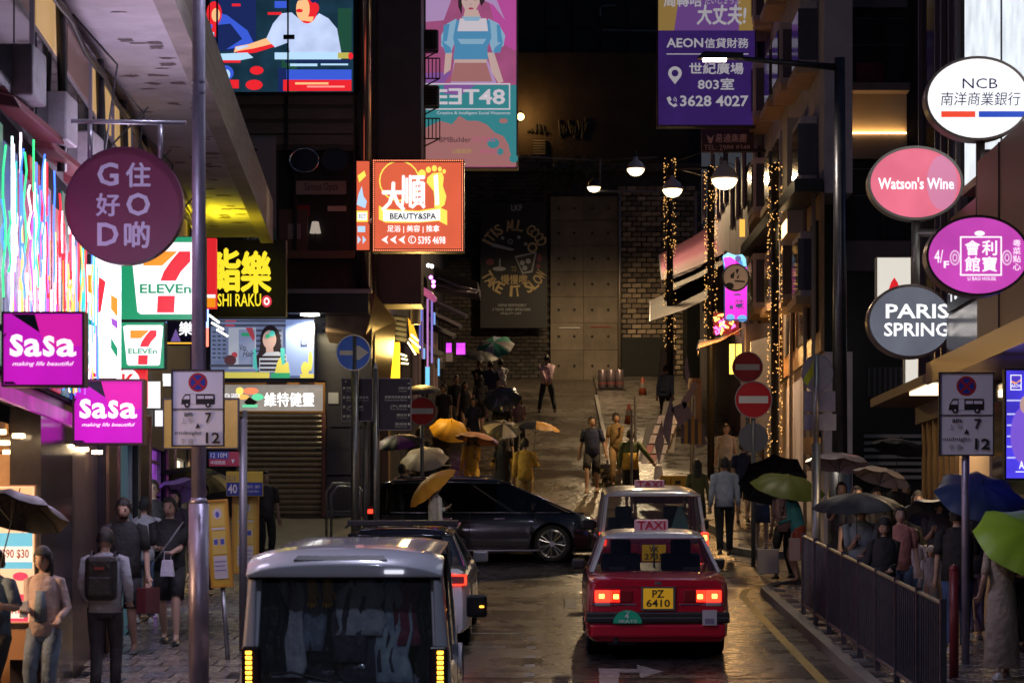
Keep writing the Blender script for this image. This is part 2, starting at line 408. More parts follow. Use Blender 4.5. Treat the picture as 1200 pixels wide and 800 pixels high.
m.hexa([(-16, 10, 6.8), (XL(10) - .02, 10, 6.8), (XL(44) - .02, 44, 6.8), (-16, 44, 6.8), (-16, 10, 34), (XL(10) - .02, 10, 34), (XL(44) - .02, 44, 34), (-16, 44, 34)])
m.build('wall', LW, LB)
# soffit slab with fascia
def ED(y): return -4.0 - .0605 * (y - 26)
m = MB(o3.copy())
m.hexa([(XL(12), 12, 8.65), (ED(12), 12, 8.65), (ED(46), 46, 8.65), (XL(46), 46, 8.65), (XL(12), 12, 8.95), (ED(12), 12, 8.95), (ED(46), 46, 8.95), (XL(46), 46, 8.95)])
m.build('soffit_slab', STAIN, LB)
m = MB(o3.copy())
m.hexa([(ED(12) + .003, 12, 8.55), (ED(12) + .22, 12, 8.55), (ED(46) + .22, 46.05, 8.55), (ED(46) + .003, 46.05, 8.55),
        (ED(12) + .003, 12, 9.3), (ED(12) + .22, 12, 9.3), (ED(46) + .22, 46.05, 9.3), (ED(46) + .003, 46.05, 9.3)])
m.build('fascia', M('fascia_board', (.34, .28, .25), .6, var=.3, vs=4, stretch=(.3, .3, 6)), LB)
rnd = random.Random(5)
m = MB(o3.copy())
for i in range(46):
    y = rnd.uniform(24, 45.5); x = XL(y) + rnd.uniform(.25, .95) * (ED(y) - XL(y)); w = rnd.uniform(.02, .08); h = rnd.uniform(.04, .15)
    for k in range(3):
        a = [(x + w * rnd.uniform(.4, 1) * math.cos(t * .9) + rnd.uniform(-.1, .1), y + h * rnd.uniform(.4, 1) * math.sin(t * .9)) for t in range(7)]
        cxx = sum(p[0] for p in a) / 7; cyy = sum(p[1] for p in a) / 7
        a = sorted(a, key=lambda p: math.atan2(p[1] - cyy, p[0] - cxx))
        m.add([(p[0], p[1], 8.646 - .0006 * k) for p in a[::-1]], [tuple(range(7))])
tag(m.build('flaking_paint_patches', M('flaked_concrete', (.20, .16, .15), .9), LB), kind='stuff')
# upper windows and shutters between shop fascia and soffit
WARM = E('dim_warm_room', (1, .62, .25), .42)
ROOM = E('very_dim_room', (.5, .3, .25), .06)
FRM = M('pale_window_frame', (.42, .38, .42), .5)
for i in range(9):
    y0 = 21.5 + i * 2.35; y1 = y0 + 2.0
    wr = facade_l(y0, y1, 7.05, 8.55, 'window', FRM, -.01, .05)
    facade_l(y0 + .08, y0 + .9, 7.13, 7.9, 'pane', GLD, .05, .065, wr).location = (0, 0, 0)
    facade_l(y0 + 1.0, y1 - .08, 7.13, 7.9, 'pane', GLD, .05, .065, wr)
    facade_l(y0 + .08, y1 - .08, 7.98, 8.45, 'pane', WARM if i in (1, 3, 4) else ROOM, .05, .065, wr)
for i in range(7):
    y = 22.7 + i * 2.35
    m = MB(o3.copy()); m.bb(XL(y) + .05, XL(y) + .26, y - .3, y + .3, 7.04, 7.5); m.build('air_conditioner_box', M('ac_casing', (.42, .38, .42), .5, var=.2, vs=6), LB, bevel=.02)
m = MB(o3.copy())
for k, dx in enumerate((.09, .17, .26)):
    m.tube([(XL(y) + dx, y, 8.5 - .16 * k + .05 * math.sin(y * 2 + k)) for y in lin(21, 44, 24)], .022 + .008 * (k == 1), 6)
for y in (25.2, 28.7, 31.3, 34, 37.5): m.tube([(XL(y) + .12, y, 8.55), (XL(y) + .15, y, 7.5), (XL(y) + .12, y + .1, 6.8)], .05, 8)
for y in (26, 29, 33):
    m.tube([(XL(y) + .15, y, 8.5), (XL(y) + .5, y + .6, 8.0 + .1), (XL(y) + .25, y + 1.3, 7.3), (XL(y) + .6, y + 2, 7.9)], .012, 5)
m.build('pipes_and_cables', DKM, LB, smooth=True)
# hooded awnings in dark red above the neon front
for i in range(5):
    y0 = 22 + i * 2.3
    m = MB(o3.copy()); x = XL(y0 + 1)
    m.hexa([(x, y0, 6.9), (x + .26, y0, 6.86), (x + .26, y0 + 2, 6.86), (x, y0 + 2, 6.9), (x, y0, 7.02), (x + .2, y0, 6.97), (x + .2, y0 + 2, 6.97), (x, y0 + 2, 7.02)])
    m.build('hood', M('dark_red_hood', (.22, .05, .06), .45), LB, bevel=.02)
# ground floor: columns, shop openings
COLM = M('polished_dark_stone', (.03, .025, .028), .18, var=.3, vs=5)
for (y, w) in ((30.2, .75), (34.2, .9), (38.5, .8), (42.8, .9)):
    g = SL * y + .1
    m = MB(o3.copy()); m.bb(XL(y) - .45, XL(y) + .12, y - w / 2, y + w / 2, g, 4.5 + SL * (y - 28)); m.build('column', COLM, LB, bevel=.01)
    m = MB(o3.copy())
    for s_ in (-1, 1): m.bb(XL(y) + .1, XL(y) + .135, y + s_ * w / 2 - .03, y + s_ * w / 2 + .03, g, 4.5 + SL * (y - 28))
    m.build('column_trim', M('bronze_trim', (.35, .25, .18), .25, .9), LB)
# upper shop band
facade_l(10, 28.3, 4.45, 6.85, 'shopfront_band', DWALL2, -.3, -.02)
facade_l(24.7, 27.2, .9, 4.45, 'stone_wall', COLM, -.3, -.0)
facade_l(27.25, 30.7, 1.2, 4.6, 'stone_wall', M('brown_stone', (.09, .06, .055), .35, var=.3, vs=3), -.3, -.03)
facade_l(15, 27.6, 4.37, 4.5, 'magenta_fascia', E('magenta_strip', (.6, .02, .5), .5, base=(.06, .0, .05), var=.4), -.02, .03)
facade_l(28.3, 44, 5.0, 6.85, 'wall_band', DWALL, -.3, -.02)
# shop interior: back wall, ceiling with lamps
m = MB(o3.copy()); m.bb(-10, -9.9, 14, 29.6, 1.2, 4.7); m.bb(-10, XL(29.6) - .31, 29.6, 29.75, 1.2, 4.17)
m.build('shop_wall', M('warm_shop_wall', (.42, .25, .13), .6, var=.3, vs=2), LB)
m = MB(o3.copy()); m.hexa([(-10, 14, 4.18), (XL(14) - .31, 14, 4.18), (XL(29.6) - .31, 29.6, 4.18), (-10, 29.6, 4.18), (-10, 14, 4.28), (XL(14) - .31, 14, 4.28), (XL(29.6) - .31, 29.6, 4.28), (-10, 29.6, 4.28)])
m.build('shop_ceiling', M('shop_ceiling_orange', (.4, .2, .08), .5), LB)
SP = E('warm_downlight', (1, .72, .4), 14, lit=False)
for i in range(4):
    for j in range(9):
        x = -5.1 - i * .5; y = 22.0 + j * .85
        o = MB(o3.copy()).tube([(x, y, 4.179), (x, y, 4.14)], .06, 10).build('ceiling_lamp', SP, LB)
for (x, y, w) in ((-6.9, 22.6, 330), (-7.6, 27.6, 300)):
    ld = bpy.data.lights.new('shop_light', 'POINT'); ld.energy = w; ld.color = (1, .65, .35); ld.shadow_soft_size = .4
    lo = bpy.data.objects.new('shop_light', ld); COL.objects.link(lo); lo.location = (x - o3.x, y - o3.y, 3.7 - o3.z); lo.parent = LB
# shelves with packages inside the shop
rnd = random.Random(9)
sh = thing('display_shelf', 'shop display shelf full of small boxes and bottles behind the lit posters', 'shelf', (-6.5, 26.6, SL * 26.6 + .1))
for k in range(5): MB().bb(-.2, .2, -2.6, 2.6, .35 + k * .42, .38 + k * .42).build('shelf_board', M('shelf_wood', (.3, .17, .09), .5), sh)
m = MB(); PK = [M('package_%d' % i, c, .5) for i, c in enumerate(((.6, .1, .2), (.8, .6, .2), (.2, .4, .7), (.8, .8, .8), (.7, .3, .1)))]
for k in range(5):
    y = -2.5
    while y < 2.5:
        w = rnd.uniform(.06, .14); h = rnd.uniform(.14, .33); m.bb(.0, .17, y, y + w - .01, .38 + k * .42, .38 + k * .42 + h, rnd.randrange(5)); y += w
m.build('packages', PK, sh)['kind'] = 'stuff'
# shop windows further along: glass doors with teal reflection painted as glow, lit displays
for (y0, y1, mat, nm) in ((30.7, 33.7, E('teal_sheen_glass', (.03, .07, .09), .8), 'glass_door'), (34.8, 36.2, E('pale_lit_shopfront', (.8, .85, 1), 2.6, lit=True), 'lit_display'), (36.3, 38.0, E('violet_display', (.22, .05, .38), .9, lit=True, var=.6), 'lit_display'), (39.0, 40.3, E('warm_shelf_light', (1, .72, .3), 2.6, lit=True), 'lit_display'), (40.4, 42.3, E('white_warm_display', (1, .82, .55), 1.6, lit=True, var=.6), 'lit_display')):
    w = facade_l(y0, y1, SL * y0 + .15, 4.45 + SL * (y0 - 28), nm, mat, -.12, -.06)
    facade_l(y0, y0 + .05, SL * y0 + .15, 4.45 + SL * (y0 - 28), 'mullion', GALV, -.06, 0, w); facade_l(y1 - .05, y1, SL * y0 + .15, 4.45 + SL * (y0 - 28), 'mullion', GALV, -.06, 0, w)
    if 'lit' in nm:
        for k in range(5): facade_l(y0 + .06, y1 - .06, SL * y0 + .7 + k * .5, SL * y0 + .74 + k * .5, 'shelf_edge', DKM, -.06, -.02, w)
facade_l(29.75, 44, 4.5, 5.1, 'lintel', DWALL, -.3, .05)
# ================================================================ neon wall
NW = thing('neon_tube_wall', 'wall covered with tangled vertical neon tubes in white, red, green and blue above the cosmetics shop', 'neon sign', (XL(25), 25, 4.6))
n3 = NW.location
m = MB(n3.copy()); m.hexa([(XL(20) - .01, 20, 4.6), (XL(20) + .03, 20, 4.6), (XL(28.3) + .03, 28.3, 4.6), (XL(28.3) - .01, 28.3, 4.6), (XL(20) - .01, 20, 6.82), (XL(20) + .03, 20, 6.82), (XL(28.3) + .03, 28.3, 6.82), (XL(28.3) - .01, 28.3, 6.82)])
m.build('backing_panel', M('glossy_black_backing', (.008, .007, .01), .7, spec=.05), NW)
NC = [((.8, 1, 1), 3), ((1, .8, .95), 3), ((1, .02, .04), 2), ((.05, .9, .3), 1.5), ((.06, .2, 1), 2.2), ((1, .42, .04), 1.5), ((.5, .1, 1), 1.5), ((.04, .7, .6), 1.1), ((1, .8, .15), 1.5)]
NM = [E('neon_%d' % i, c, s) for i, (c, s) in enumerate(NC)]
rnd = random.Random(21)
for k, (c_, w_) in enumerate((((.03, .2, .16), .7), ((.10, .12, .3), .8), ((.45, .02, .06), .9), ((.5, .02, .03), .7), ((.12, .04, .3), .7), ((.45, .02, .03), .7), ((.0, .22, .2), .6), ((.03, .08, .4), .6), ((.02, .2, .08), .5))):
    y0 = 21.2 + k * .79; z1 = 6.7 - .12 * (k % 3)
    m = MB(n3.copy()); m.hexa([(XL(y0) + .031, y0, 4.64), (XL(y0) + .05, y0, 4.64), (XL(y0 + w_) + .05, y0 + w_, 4.64), (XL(y0 + w_) + .031, y0 + w_, 4.64), (XL(y0) + .031, y0, z1), (XL(y0) + .05, y0, z1), (XL(y0 + w_) + .05, y0 + w_, z1), (XL(y0 + w_) + .031, y0 + w_, z1)])
    m.build('coloured_light_panel', E('neon_panel_%d' % k, c_, .7, base=(.008, .008, .01), var=.6), NW)
for k in range(150):
    y = 21.6 + 6.5 * (k / 150) + rnd.uniform(-.1, .1); d = rnd.uniform(.07, .2)
    zt = rnd.choice([6.7, 6.4, 6.1, 5.7, 5.4]) + rnd.uniform(-.4, .05); ln = rnd.uniform(.3, 1.3); zb = max(4.68, zt - ln)
    if y < 23.3: ci = rnd.choice([0, 0, 1, 3, 7, 4])
    elif y < 24.6: ci = rnd.choice([0, 4, 2, 2, 4, 6])
    elif y < 26: ci = rnd.choice([2, 2, 2, 1, 5, 8])
    elif y < 27.2: ci = rnd.choice([7, 2, 3, 4, 5])
    else: ci = rnd.choice([4, 3, 5, 6, 7])
    if zb < 5.1 and rnd.random() < .6: ci = rnd.choice([1, 6, 5, 4, 2, 8])
    yy = y; pts = []
    zs = lin(zt, zb, 7)
    amp = rnd.choice([.0, .0, .012, .03, .07])
    for q, z in enumerate(zs): pts.append((XL(yy) + d, yy + amp * math.sin(q * 1.7 + k), z))
    mm = MB(n3.copy()); mm.tube(pts, .009, 6, )
    if rnd.random() < .0:
        c = pts[-1]; mm.tube([(XL(c[1]) + d, c[1] + .13 * math.sin(t * .7) , c[2] + .2 - .2 * math.cos(t * .7)) for t in range(10)], .015, 6)
    mm.build('neon_tube', NM[ci], NW, smooth=True)
for (y, z, col, w) in ((22.6, 5.8, (.8, .7, 1), 45), (26.2, 6.2, (.9, .72, 1), 95), (28.4, 6.0, (.75, .65, 1), 125)):
    ld = bpy.data.lights.new('neon_glow', 'POINT'); ld.energy = w; ld.color = col; ld.shadow_soft_size = .35
    lo = bpy.data.objects.new('neon_glow', ld); COL.objects.link(lo); lo.location = (.9 + XL(y) - n3.x, y - n3.y, z - n3.z); lo.parent = NW

# ================================================================ FAR LEFT BUILDING facing the camera (Y = 53.6)
YF = 53.6; KF = YF / F
FB = thing('corner_building', 'dark corner building facing the street with a video screen, optician window and shutter', 'building', (-8, YF, G(YF)))
f3 = FB.location
def fx(px): return (px - CX) * KF
def fz(py): return CH + (CY - py) * KF
def fbox(name, x0, y0, x1, y1, mat, d0=0., d1=.1, par=None, bev=0):
    m = MB(f3.copy()); m.bb(fx(x0), fx(x1), YF - d1, YF - d0, fz(y1), fz(y0)); return m.build(name, mat, par or FB, bevel=bev)
m = MB(f3.copy()); m.bb(-30, fx(437), YF + .3, YF + 14, G(YF) - .3, 34); m.bb(fx(437), fx(437) + .02, YF + .3, YF + 14, G(YF), 34); m.build('wall', DWALL, FB)
fbox('fascia_wall', -100, 108, 416, 176, M('brown_cladding', (.10, .085, .075), .5, var=.2, vs=2), -.3, 0)
for i, y in enumerate((118, 135, 152, 166)): fbox('cladding_board', 262, y - 7, 414, y + (5 if i < 3 else 4), M('brown_cladding_strip', (.17, .145, .125), .45, var=.2, vs=3, stretch=(1, 1, 4)), 0, .06)
fbox('vertical_joint', 334, 108, 338, 176, BLK, .06, .09)
fbox('pier', 285, 160, 324, 345, M('pale_render', (.26, .255, .27), .7, var=.15, vs=2), 0, .08)
fbox('teal_band', 285, 268, 324, 290, M('teal_band_paint', (.08, .2, .22), .6), .08, .085)
fbox('upper_void', 324, 176, 416, 300, BLK, -.3, -.2)
# optician interior
IN = M('optician_interior', (.10, .09, .09), .7, var=.3, vs=2)
fbox('back_wall', 324, 176, 416, 300, IN, -.29, -.25)
ow = fbox('window', 324, 176, 416, 300, GLD, -.3, -.28)
for x in (324, 345, 414): fbox('frame', x, 176, x + 3, 300, BLK, -.05, .03, ow)
fbox('shelf', 324, 294, 416, 303, M('warm_ledge', (.17, .13, .09), .5), -.2, .06)
fbox('cabinet', 326, 245, 360, 294, M('cabinet_wood', (.12, .09, .08), .6), -.25, -.05)
fbox('framed_print', 337, 262, 352, 280, M('framed_print_grey', (.35, .34, .34), .6), -.05, -.03)
fbox('crate', 344, 240, 362, 252, M('dull_red', (.25, .03, .03), .6), -.2, -.06)
fbox('small_plate', 383, 240, 405, 246, TXG, -.2, -.18)
m = MB(f3.copy())
cx_, cz_ = fx(369), fz(267); m.loft([(cx_, YF + .1, cz_ - .1, .12, .12), (cx_, YF + .1, cz_ + .14, .07, .07)], 12); m.build('lamp_shade', E('dim_lampshade', (1, .85, .7), .35), FB)
m = MB(f3.copy()); m.tube([(cx_, YF + .1, cz_ - .1), (cx_, YF + .1, fz(294))], .012, 6); m.build('lamp_stem', DKM, FB)
for i, (x, r) in enumerate(((357, 17), (393, 16))):
    m = MB(f3.copy()); m.tube([(fx(x) + r * KF * math.cos(t * math.pi / 12), YF - .12, fz(189) + .82 * r * KF * math.sin(t * math.pi / 12)) for t in range(25)], .022, 6)
    g = thing('round_spectacle_sign', 'giant %s spectacle lens ring hanging in the optician window' % ('left, bluish glinting' if i == 0 else 'right, dark empty'), 'sign', (0, 0, 0))
    g.location = (fx(x), YF - .12, fz(189)); m.off = g.location; m.build('rim', CHR if i == 0 else DKM, g, smooth=True)
    MB().prism([(r * KF * math.cos(t), .82 * r * KF * math.sin(t)) for t in [k * math.pi / 12 for k in range(24)]], 0, .01).build('lens', M('lens_glass', (.02, .03, .06), .1, spec=.9), g)
sg = Sign('optician_sign', 'small grey optician name board lettered Senses Optik under the spectacle rings', 'sign', YF - .1, 346, 211, 407, 229, .05, M('grey_board', (.30, .28, .26), .6), DKM, 1)
sg.text('Senses Optik', 357, 214, 397, 226, TXD, bold=.0)
# soffit with downlight over the shop, ledges
fbox('canopy_soffit', 255, 346, 436, 372, DWALL2, -.05, 1.1)
fbox('canopy_edge', 255, 345, 440, 350, M('grey_edge_metal', (.3, .28, .3), .4, .5), 1.1, 1.16)
m = MB(f3.copy()); p = Vector((fx(368), YF - .9, fz(372) - .01)); m.tube([p, p + Vector((0, 0, -.03))], .2, 14); m.build('downlight', E('cool_downlight', (1, .97, .9), 6, lit=True), FB)
ld = bpy.data.lights.new('downlight_lamp', 'SPOT'); ld.energy = 230; ld.spot_size = R(150); ld.color = (1, .85, .5); ld.shadow_soft_size = .1
lo = bpy.data.objects.new('downlight_lamp', ld); COL.objects.link(lo); lo.parent = FB; lo.location = p - f3 + Vector((0, 0, -.1))
fbox('dark_panel', 368, 372, 436, 446, DWALL2, 0, .05)
for y in (378, 385): fbox('cable_tray', 378, y - 2, 434, y + 2, M('pale_tray', (.14, .13, .14), .5), .05, .14)
for i, (a, b) in enumerate(((446, 500), (502, 556), (558, 640))): fbox('wall_panel', 382, a, 434, b, DWALL2, 0, .05)
for y in (410, 470, 525): fbox('wall_panel_seam', 370, y, 434, y + 1.4, BLK, .05, .055)
fbox('notice_board', 385, 460, 397, 473, M('notice_grey', (.3, .3, .32), .6), .055, .07)
# shutter
sh = fbox('shutter', 276, 482, 380, 636, M('shutter_back', (.12, .1, .07), .5), -.12, -.08)
SLAT = M('metal_shutter_slat', (.58, .48, .30), .35, .35, var=.15, vs=8)
for i in range(24):
    y = 484 + i * 6.3
    m = MB(f3.copy()); z = fz(y + 3); hh = 2.45 * KF
    m.prism([(YF + .08 - 0, z - hh), (YF + .08, z + hh), (YF + .035, z + hh * .5), (YF + .02, z), (YF + .035, z - hh * .5)], fx(277), fx(379))
    m.v = [(b, a, c) for (a, b, c) in m.v]; m.f = [f[::-1] for f in m.f]
    m.build('shutter_slat', SLAT, sh)
fbox('shutter_guide', 377, 482, 383, 638, M('red_brown_guide', (.2, .08, .06), .5), -.1, .05)
# polished metal corner column, plain pilaster behind
m = MB(f3.copy()); cx_ = fx(427); m.tube([(cx_, YF - .05, fz(344)), (cx_, YF - .05, 34)], 9.5 * KF, 18); m.build('corner_column', M('polished_steel', (.45, .42, .48), .13, .95), FB, smooth=True)
m = MB(f3.copy()); m.bb(fx(437), fx(490), YF + 1.2, YF + 2.4, fz(350), 34); m.build('pilaster', M('plum_grey_wall', (.10, .085, .09), .55, var=.15, vs=2), FB)
# flared canopy corner below column
m = MB(f3.copy())
m.hexa([(fx(383), YF - .4, fz(390)), (fx(430), YF - .4, fz(395)), (fx(447), YF + 2, fz(480)), (fx(400), YF + 2, fz(470)), (fx(383), YF - .4, fz(346)), (fx(442), YF - .4, fz(346)), (fx(458), YF + 2, fz(365)), (fx(400), YF + 2, fz(360))])
m.build('corner_canopy', M('bronze_soffit', (.17, .11, .07), .3, .3, var=.3, vs=3), FB, bevel=.03)
m = MB(f3.copy()); m.bb(fx(432), fx(448), YF + 2.0, YF + 2.6, G(56), fz(440)); m.build('corner_pier', M('tan_pier', (.25, .16, .09), .5), FB)

# ================================================================ LEFT SIDE of the hill street
HL = thing('hill_shop_building', 'dark building with bars and awnings along the left of the climbing lane', 'building', (-3.75, 70, G(70)))
h3 = HL.location
m = MB(h3.copy()); m.bb(-16, -3.8, 68, 93, G(68) - .5, 40); m.bb(-16, -3.95, 56.8, 68, G(58), 40); m.build('wall', DWALL, HL)
for i, y in enumerate((60.3, 63.8, 67.5, 72, 77, 83, 88)):
    z = G(y) + 3.3
    m = MB(h3.copy()); m.hexa([(-3.8, y - 1.5, z - .3), (-2.7, y - 1.5, z - .75), (-2.7, y + 1.5, z - .75 + .3), (-3.8, y + 1.5, z), (-3.8, y - 1.5, z - .15), (-2.7, y - 1.5, z - .68), (-2.7, y + 1.5, z - .66 + .3), (-3.8, y + 1.5, z + .15)])
    if i in (1, 3, 4, 5): m.build('awning', M('dark_awning', (.05, .04, .07), .5), HL)
    for dy in (-1.1, 1.1):
        m = MB(h3.copy()); m.bb(-3.8, -3.72, y + dy - .5, y + dy + .5, G(y) + .4, G(y) + 2.6); m.build('shopfront', [GLD, ROOM][i % 2], HL)
for y0 in lin(60, 90, 9):
    for z in (5.5, 8.7, 12):
        m = MB(h3.copy()); m.bb(-3.82, -3.76, y0 - .7, y0 + .7, G(y0) + z, G(y0) + z + 1.5); m.build('window', GLD, HL)
# steel balconies and AC frames against the sky-high wall
for i, (py, w, kind) in enumerate(((50, 22, 'box'), (82, 26, 'grid'), (115, 24, 'box'), (152, 26, 'grid'))):
    Yb = 57.5; k = Yb / F; c = W(503, py, Yb)
    t = thing('air_conditioner_rack', '%s rusty steel air conditioner rack bracketed beside the pink billboard, number counted from top by height' % ('topmost', 'second from top', 'third from top', 'lowest')[i], 'rack', c)
    t['label'] = '%s of four rusty steel air conditioner racks beside the pink pop billboard' % ('topmost', 'second from top', 'third from top', 'lowest')[i]
    wm = w * k; m = MB()
    for q in range(7): m.tube([(-wm / 2 + wm * q / 6, -.3, -.25), (-wm / 2 + wm * q / 6, -.3, .2)], .012, 4)
    for z in (-.25, .2): 
        m.tube([(-wm / 2 - .1, -.3, z), (wm / 2, -.3, z)], .016, 4)
        m.tube([(-wm / 2, -.3, z), (-wm / 2, .3, z)], .016, 4)
    m.tube([(-wm / 2 - .1, -.3, -.55), (wm / 2, -.3, -.25)], .016, 4)
    m.build('frame', M('rusty_dark_steel', (.05, .04, .04), .7), t)
    if kind == 'box':
        MB().box(0, 0, .02, wm * .9, .5, .45).build('casing', M('dark_casing', (.03, .025, .03), .6), t, bevel=.02)
        m = MB()
        for q in range(6): m.bb(-wm * .4, wm * .4, -.26, -.25, -.15 + q * .06, -.12 + q * .06)
        m.build('grille', M('casing_grille', (.09, .08, .085), .6), t)
# railing-shaped stacked crates etc. near lit bars: yellow lit pillar and tubes
m = MB(h3.copy()); Yp = 57.4; a = W(457, 401, Yp); b = W(468, 446, Yp); m.bb(a.x, b.x, Yp, Yp + .25, b.z, a.z); m.build('lit_pillar', E('yellow_lit_pillar', (1, .55, .02), 1.5, lit=True, var=.35), HL)
YT = E('yellow_white_tube', (1, .8, .35), 6)
for (x0, y0, x1, y1) in ((480, 397, 492, 407), (478, 401, 487, 415), (482, 392, 490, 399), (470, 415, 476, 417), (471, 420, 477, 421.5), (471, 425.5, 478, 426), (449, 393, 452, 402)):
    m = MB(h3.copy()); m.tube([W(x0, y0, 58), W(x1, y1, 58.4)], .02, 6); m.build('light_tube', YT, HL)
m = MB(h3.copy()); pts = [W(478, 372, 58.6), W(484, 380, 58.6), W(490, 398, 58.6), W(491, 414, 58.6), W(484, 410, 58.6), W(480, 395, 58.6)]
m.prism([(p.x, p.z) for p in pts], 58.6, 58.75); m.build('lit_side_panel', E('amber_panel', (1, .5, .03), .9, lit=True), HL)
m = MB(h3.copy()); 
for q in range(5): 
    p = W(452, 374 + q * 6, 57.6); m.tube([p, p + Vector((.22, -.1, .04)), p + Vector((.45, 0, 0))], .06, 6)
ld = bpy.data.lights.new('bar_tube_light', 'POINT'); ld.energy = 150; ld.color = (1, .62, .16); ld.shadow_soft_size = .2
lo = bpy.data.objects.new('bar_tube_light', ld); COL.objects.link(lo); lo.parent = HL; lo.location = W(492, 410, 57) - h3
m.build('draped_canvas', M('dark_blue_canvas', (.04, .045, .06), .8, bump=.5, bs=12), HL, smooth=True)
# vertical pipe and teal tube right of the corner, pink curved awning
m = MB(h3.copy()); m.tube([W(487, 296, 56.4), W(487, 380, 56.4)], .11, 10); m.build('white_lit_pipe', M('pale_pipe', (.6, .6, .6), .3, .5), HL, smooth=True)
m = MB(h3.copy()); m.tube([W(482, 300, 56.2), W(484, 330, 56.2), W(480, 350, 56.2), W(479, 360, 56.2)], .018, 6); m.build('teal_neon', E('teal_neon_tube', (.1, .9, .75), 1.2), HL)
m = MB(h3.copy()); m.tube([W(492, 338, 60), W(503, 345, 60.3), W(509, 351, 60.6)], [.08, .09, .07], 8); m.build('pink_canopy_edge', E('pink_edge', (.9, .2, .5), .35), HL, smooth=True)
for (x, y0, y1, c) in ((494, 335, 420, (.16, .1, .3)), (500, 350, 430, (.5, .2, .6)), (505, 352, 425, (.25, .2, .7)), (493, 358, 376, (.15, .3, 1)), (508, 366, 380, (.2, .4, 1)), (491, 375, 410, (.1, .1, .5)), (496, 408, 420, (.2, .5, 1)), (513, 420, 440, (.1, .5, 1))):
    m = MB(h3.copy()); p = W(x, y0, 60.8); q = W(x + 2, y1, 60.8); m.bb(p.x, q.x, 60.8, 60.9, q.z, p.z); m.build('coloured_strip', E('strip_%d%d' % (x, y0), c, .9), HL)
for (x, y) in ((502, 311), (506, 312), (505, 325), (508, 330), (508, 335)):
    m = MB(h3.copy()); m.ball(W(x, y, 61), .05, 6, 4); m.build('spotlight', E('white_spot' if y < 320 else 'magenta_spot', (1, 1, 1) if y < 320 else (.8, .2, 1), 5), HL)
# two magenta lit squares
for i, (x0, y0, x1, y1) in enumerate(((522, 401, 530, 414), (534, 401, 546, 416))):
    Sign('glowing_magenta_panel', ('narrow' if i == 0 else 'wide') + ' glowing magenta light panel among the bar fronts on the left of the lane', 'light panel', 72, x0, y0, x1, y1, .08, E('magenta_glow', (.65, .06, .8), 1.6, lit=True, var=.5), DKM, .8)
sg = Sign('live_board', 'small black board reading LIVE beside the bar fronts', 'sign', 62, 509, 415, 521, 432, .05, BLK, DKM, 1); sg.text('LIVE', 511, 419, 519, 424, TXG); sg.text('MUSIC', 511, 425.5, 519, 429, M('dim_lettering', (.2, .2, .2)))
sg = Sign('white_notice', 'small pale notice card hanging next to the black LIVE board', 'sign', 62, 522, 413, 531, 424, .03, M('pale_card', (.5, .5, .55), .6), DKM, .6)
sg = Sign('cyan_light_panel', 'glowing cyan vertical light panel left of the LIVE board', 'light panel', 61, 498, 429, 504, 456, .06, E('cyan_glow', (.1, .55, 1), 1.2, lit=True), DKM, .6)
# dark tent-like blinds and low wall behind the crowd
m = MB(h3.copy())
for (x0, y0, x1, y1) in ((513, 326, 562, 341), (512, 335, 558, 343)):
    m.tube([W(x0, y0, 70), W((x0 + x1) / 2, (y0 + y1) / 2 + 2, 69), W(x1, y1, 70)], .035, 6)
m.build('canopy_rail', M('violet_grey_metal', (.3, .26, .4), .4), HL, smooth=True)
m = MB(h3.copy()); c = [W(508, 312, 76), W(560, 330, 70), W(560, 340, 70), W(508, 330, 76)]
m.hexa([c[3], c[2], c[2] + Vector((0, 3, 0)), c[3] + Vector((-.1, 3, 0)), c[0], c[1], c[1] + Vector((0, 3, 0)), c[0] + Vector((-.1, 3, 0))]); m.build('flat_canopy', M('dark_awning', (.05, .04, .07)), HL)

# ================================================================ END OF THE LANE
YE = 92; KE = YE / F
EW = thing('retaining_wall', 'tall brick and concrete retaining wall closing the lane', 'wall', (0, YE, G(YE)))
e3 = EW.location
def ex(px): return (px - CX) * KE
def ez(py): return CH + (CY - py) * KE
m = MB(e3.copy()); m.bb(-16, ex(822), YE + .3, YE + 1, G(YE) - 1, ez(192)); m.build('wall_core', M('mortar', (.06, .055, .05), .9, var=.3, vs=2), EW)
BR = [M('brick_%d' % i, c, .75, var=.25, vs=9, bump=.3, bs=30) for i, c in enumerate(((.36, .28, .19), (.26, .20, .145), (.44, .34, .24), (.16, .13, .10)))]
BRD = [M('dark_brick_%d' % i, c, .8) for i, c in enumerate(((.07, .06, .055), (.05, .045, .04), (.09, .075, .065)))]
bw, bh = 11.5 * KE, 6.0 * KE
meshes = [MB().box(0, 0, 0, bw - .03, .16, bh - .03).build('brick', b) for b in BR]
for i, o in enumerate(meshes): meshes[i] = o.data; bpy.data.objects.remove(o)
rnd = random.Random(11); cnt = 0; rest = MB(e3.copy())
rows = int((445 - 212) / 6.0)
cells = [(729 + (c + .5) * 11.5 - (5.75 if r % 2 else 0), 445 - (r + .5) * 6.0) for r in range(rows) for c in range(8)]
cells.sort(key=lambda p: abs(p[1] - 300))
for (px, py) in cells:
    if cnt < 300:
        inst('brick', rnd.choice(meshes), EW, (ex(px) - e3.x, YE + .22 + rnd.uniform(-.025, .02) - e3.y, ez(py) - e3.z), (0, rnd.uniform(-.02, .02), rnd.uniform(-.02, .02)), (rnd.uniform(.88, 1.02), 1, rnd.uniform(.85, 1))); cnt += 1
    else: rest.bb(ex(px - 5.4), ex(px + 5.4), YE + .14, YE + .3, ez(py + 2.6), ez(py - 2.6), rnd.randrange(4))
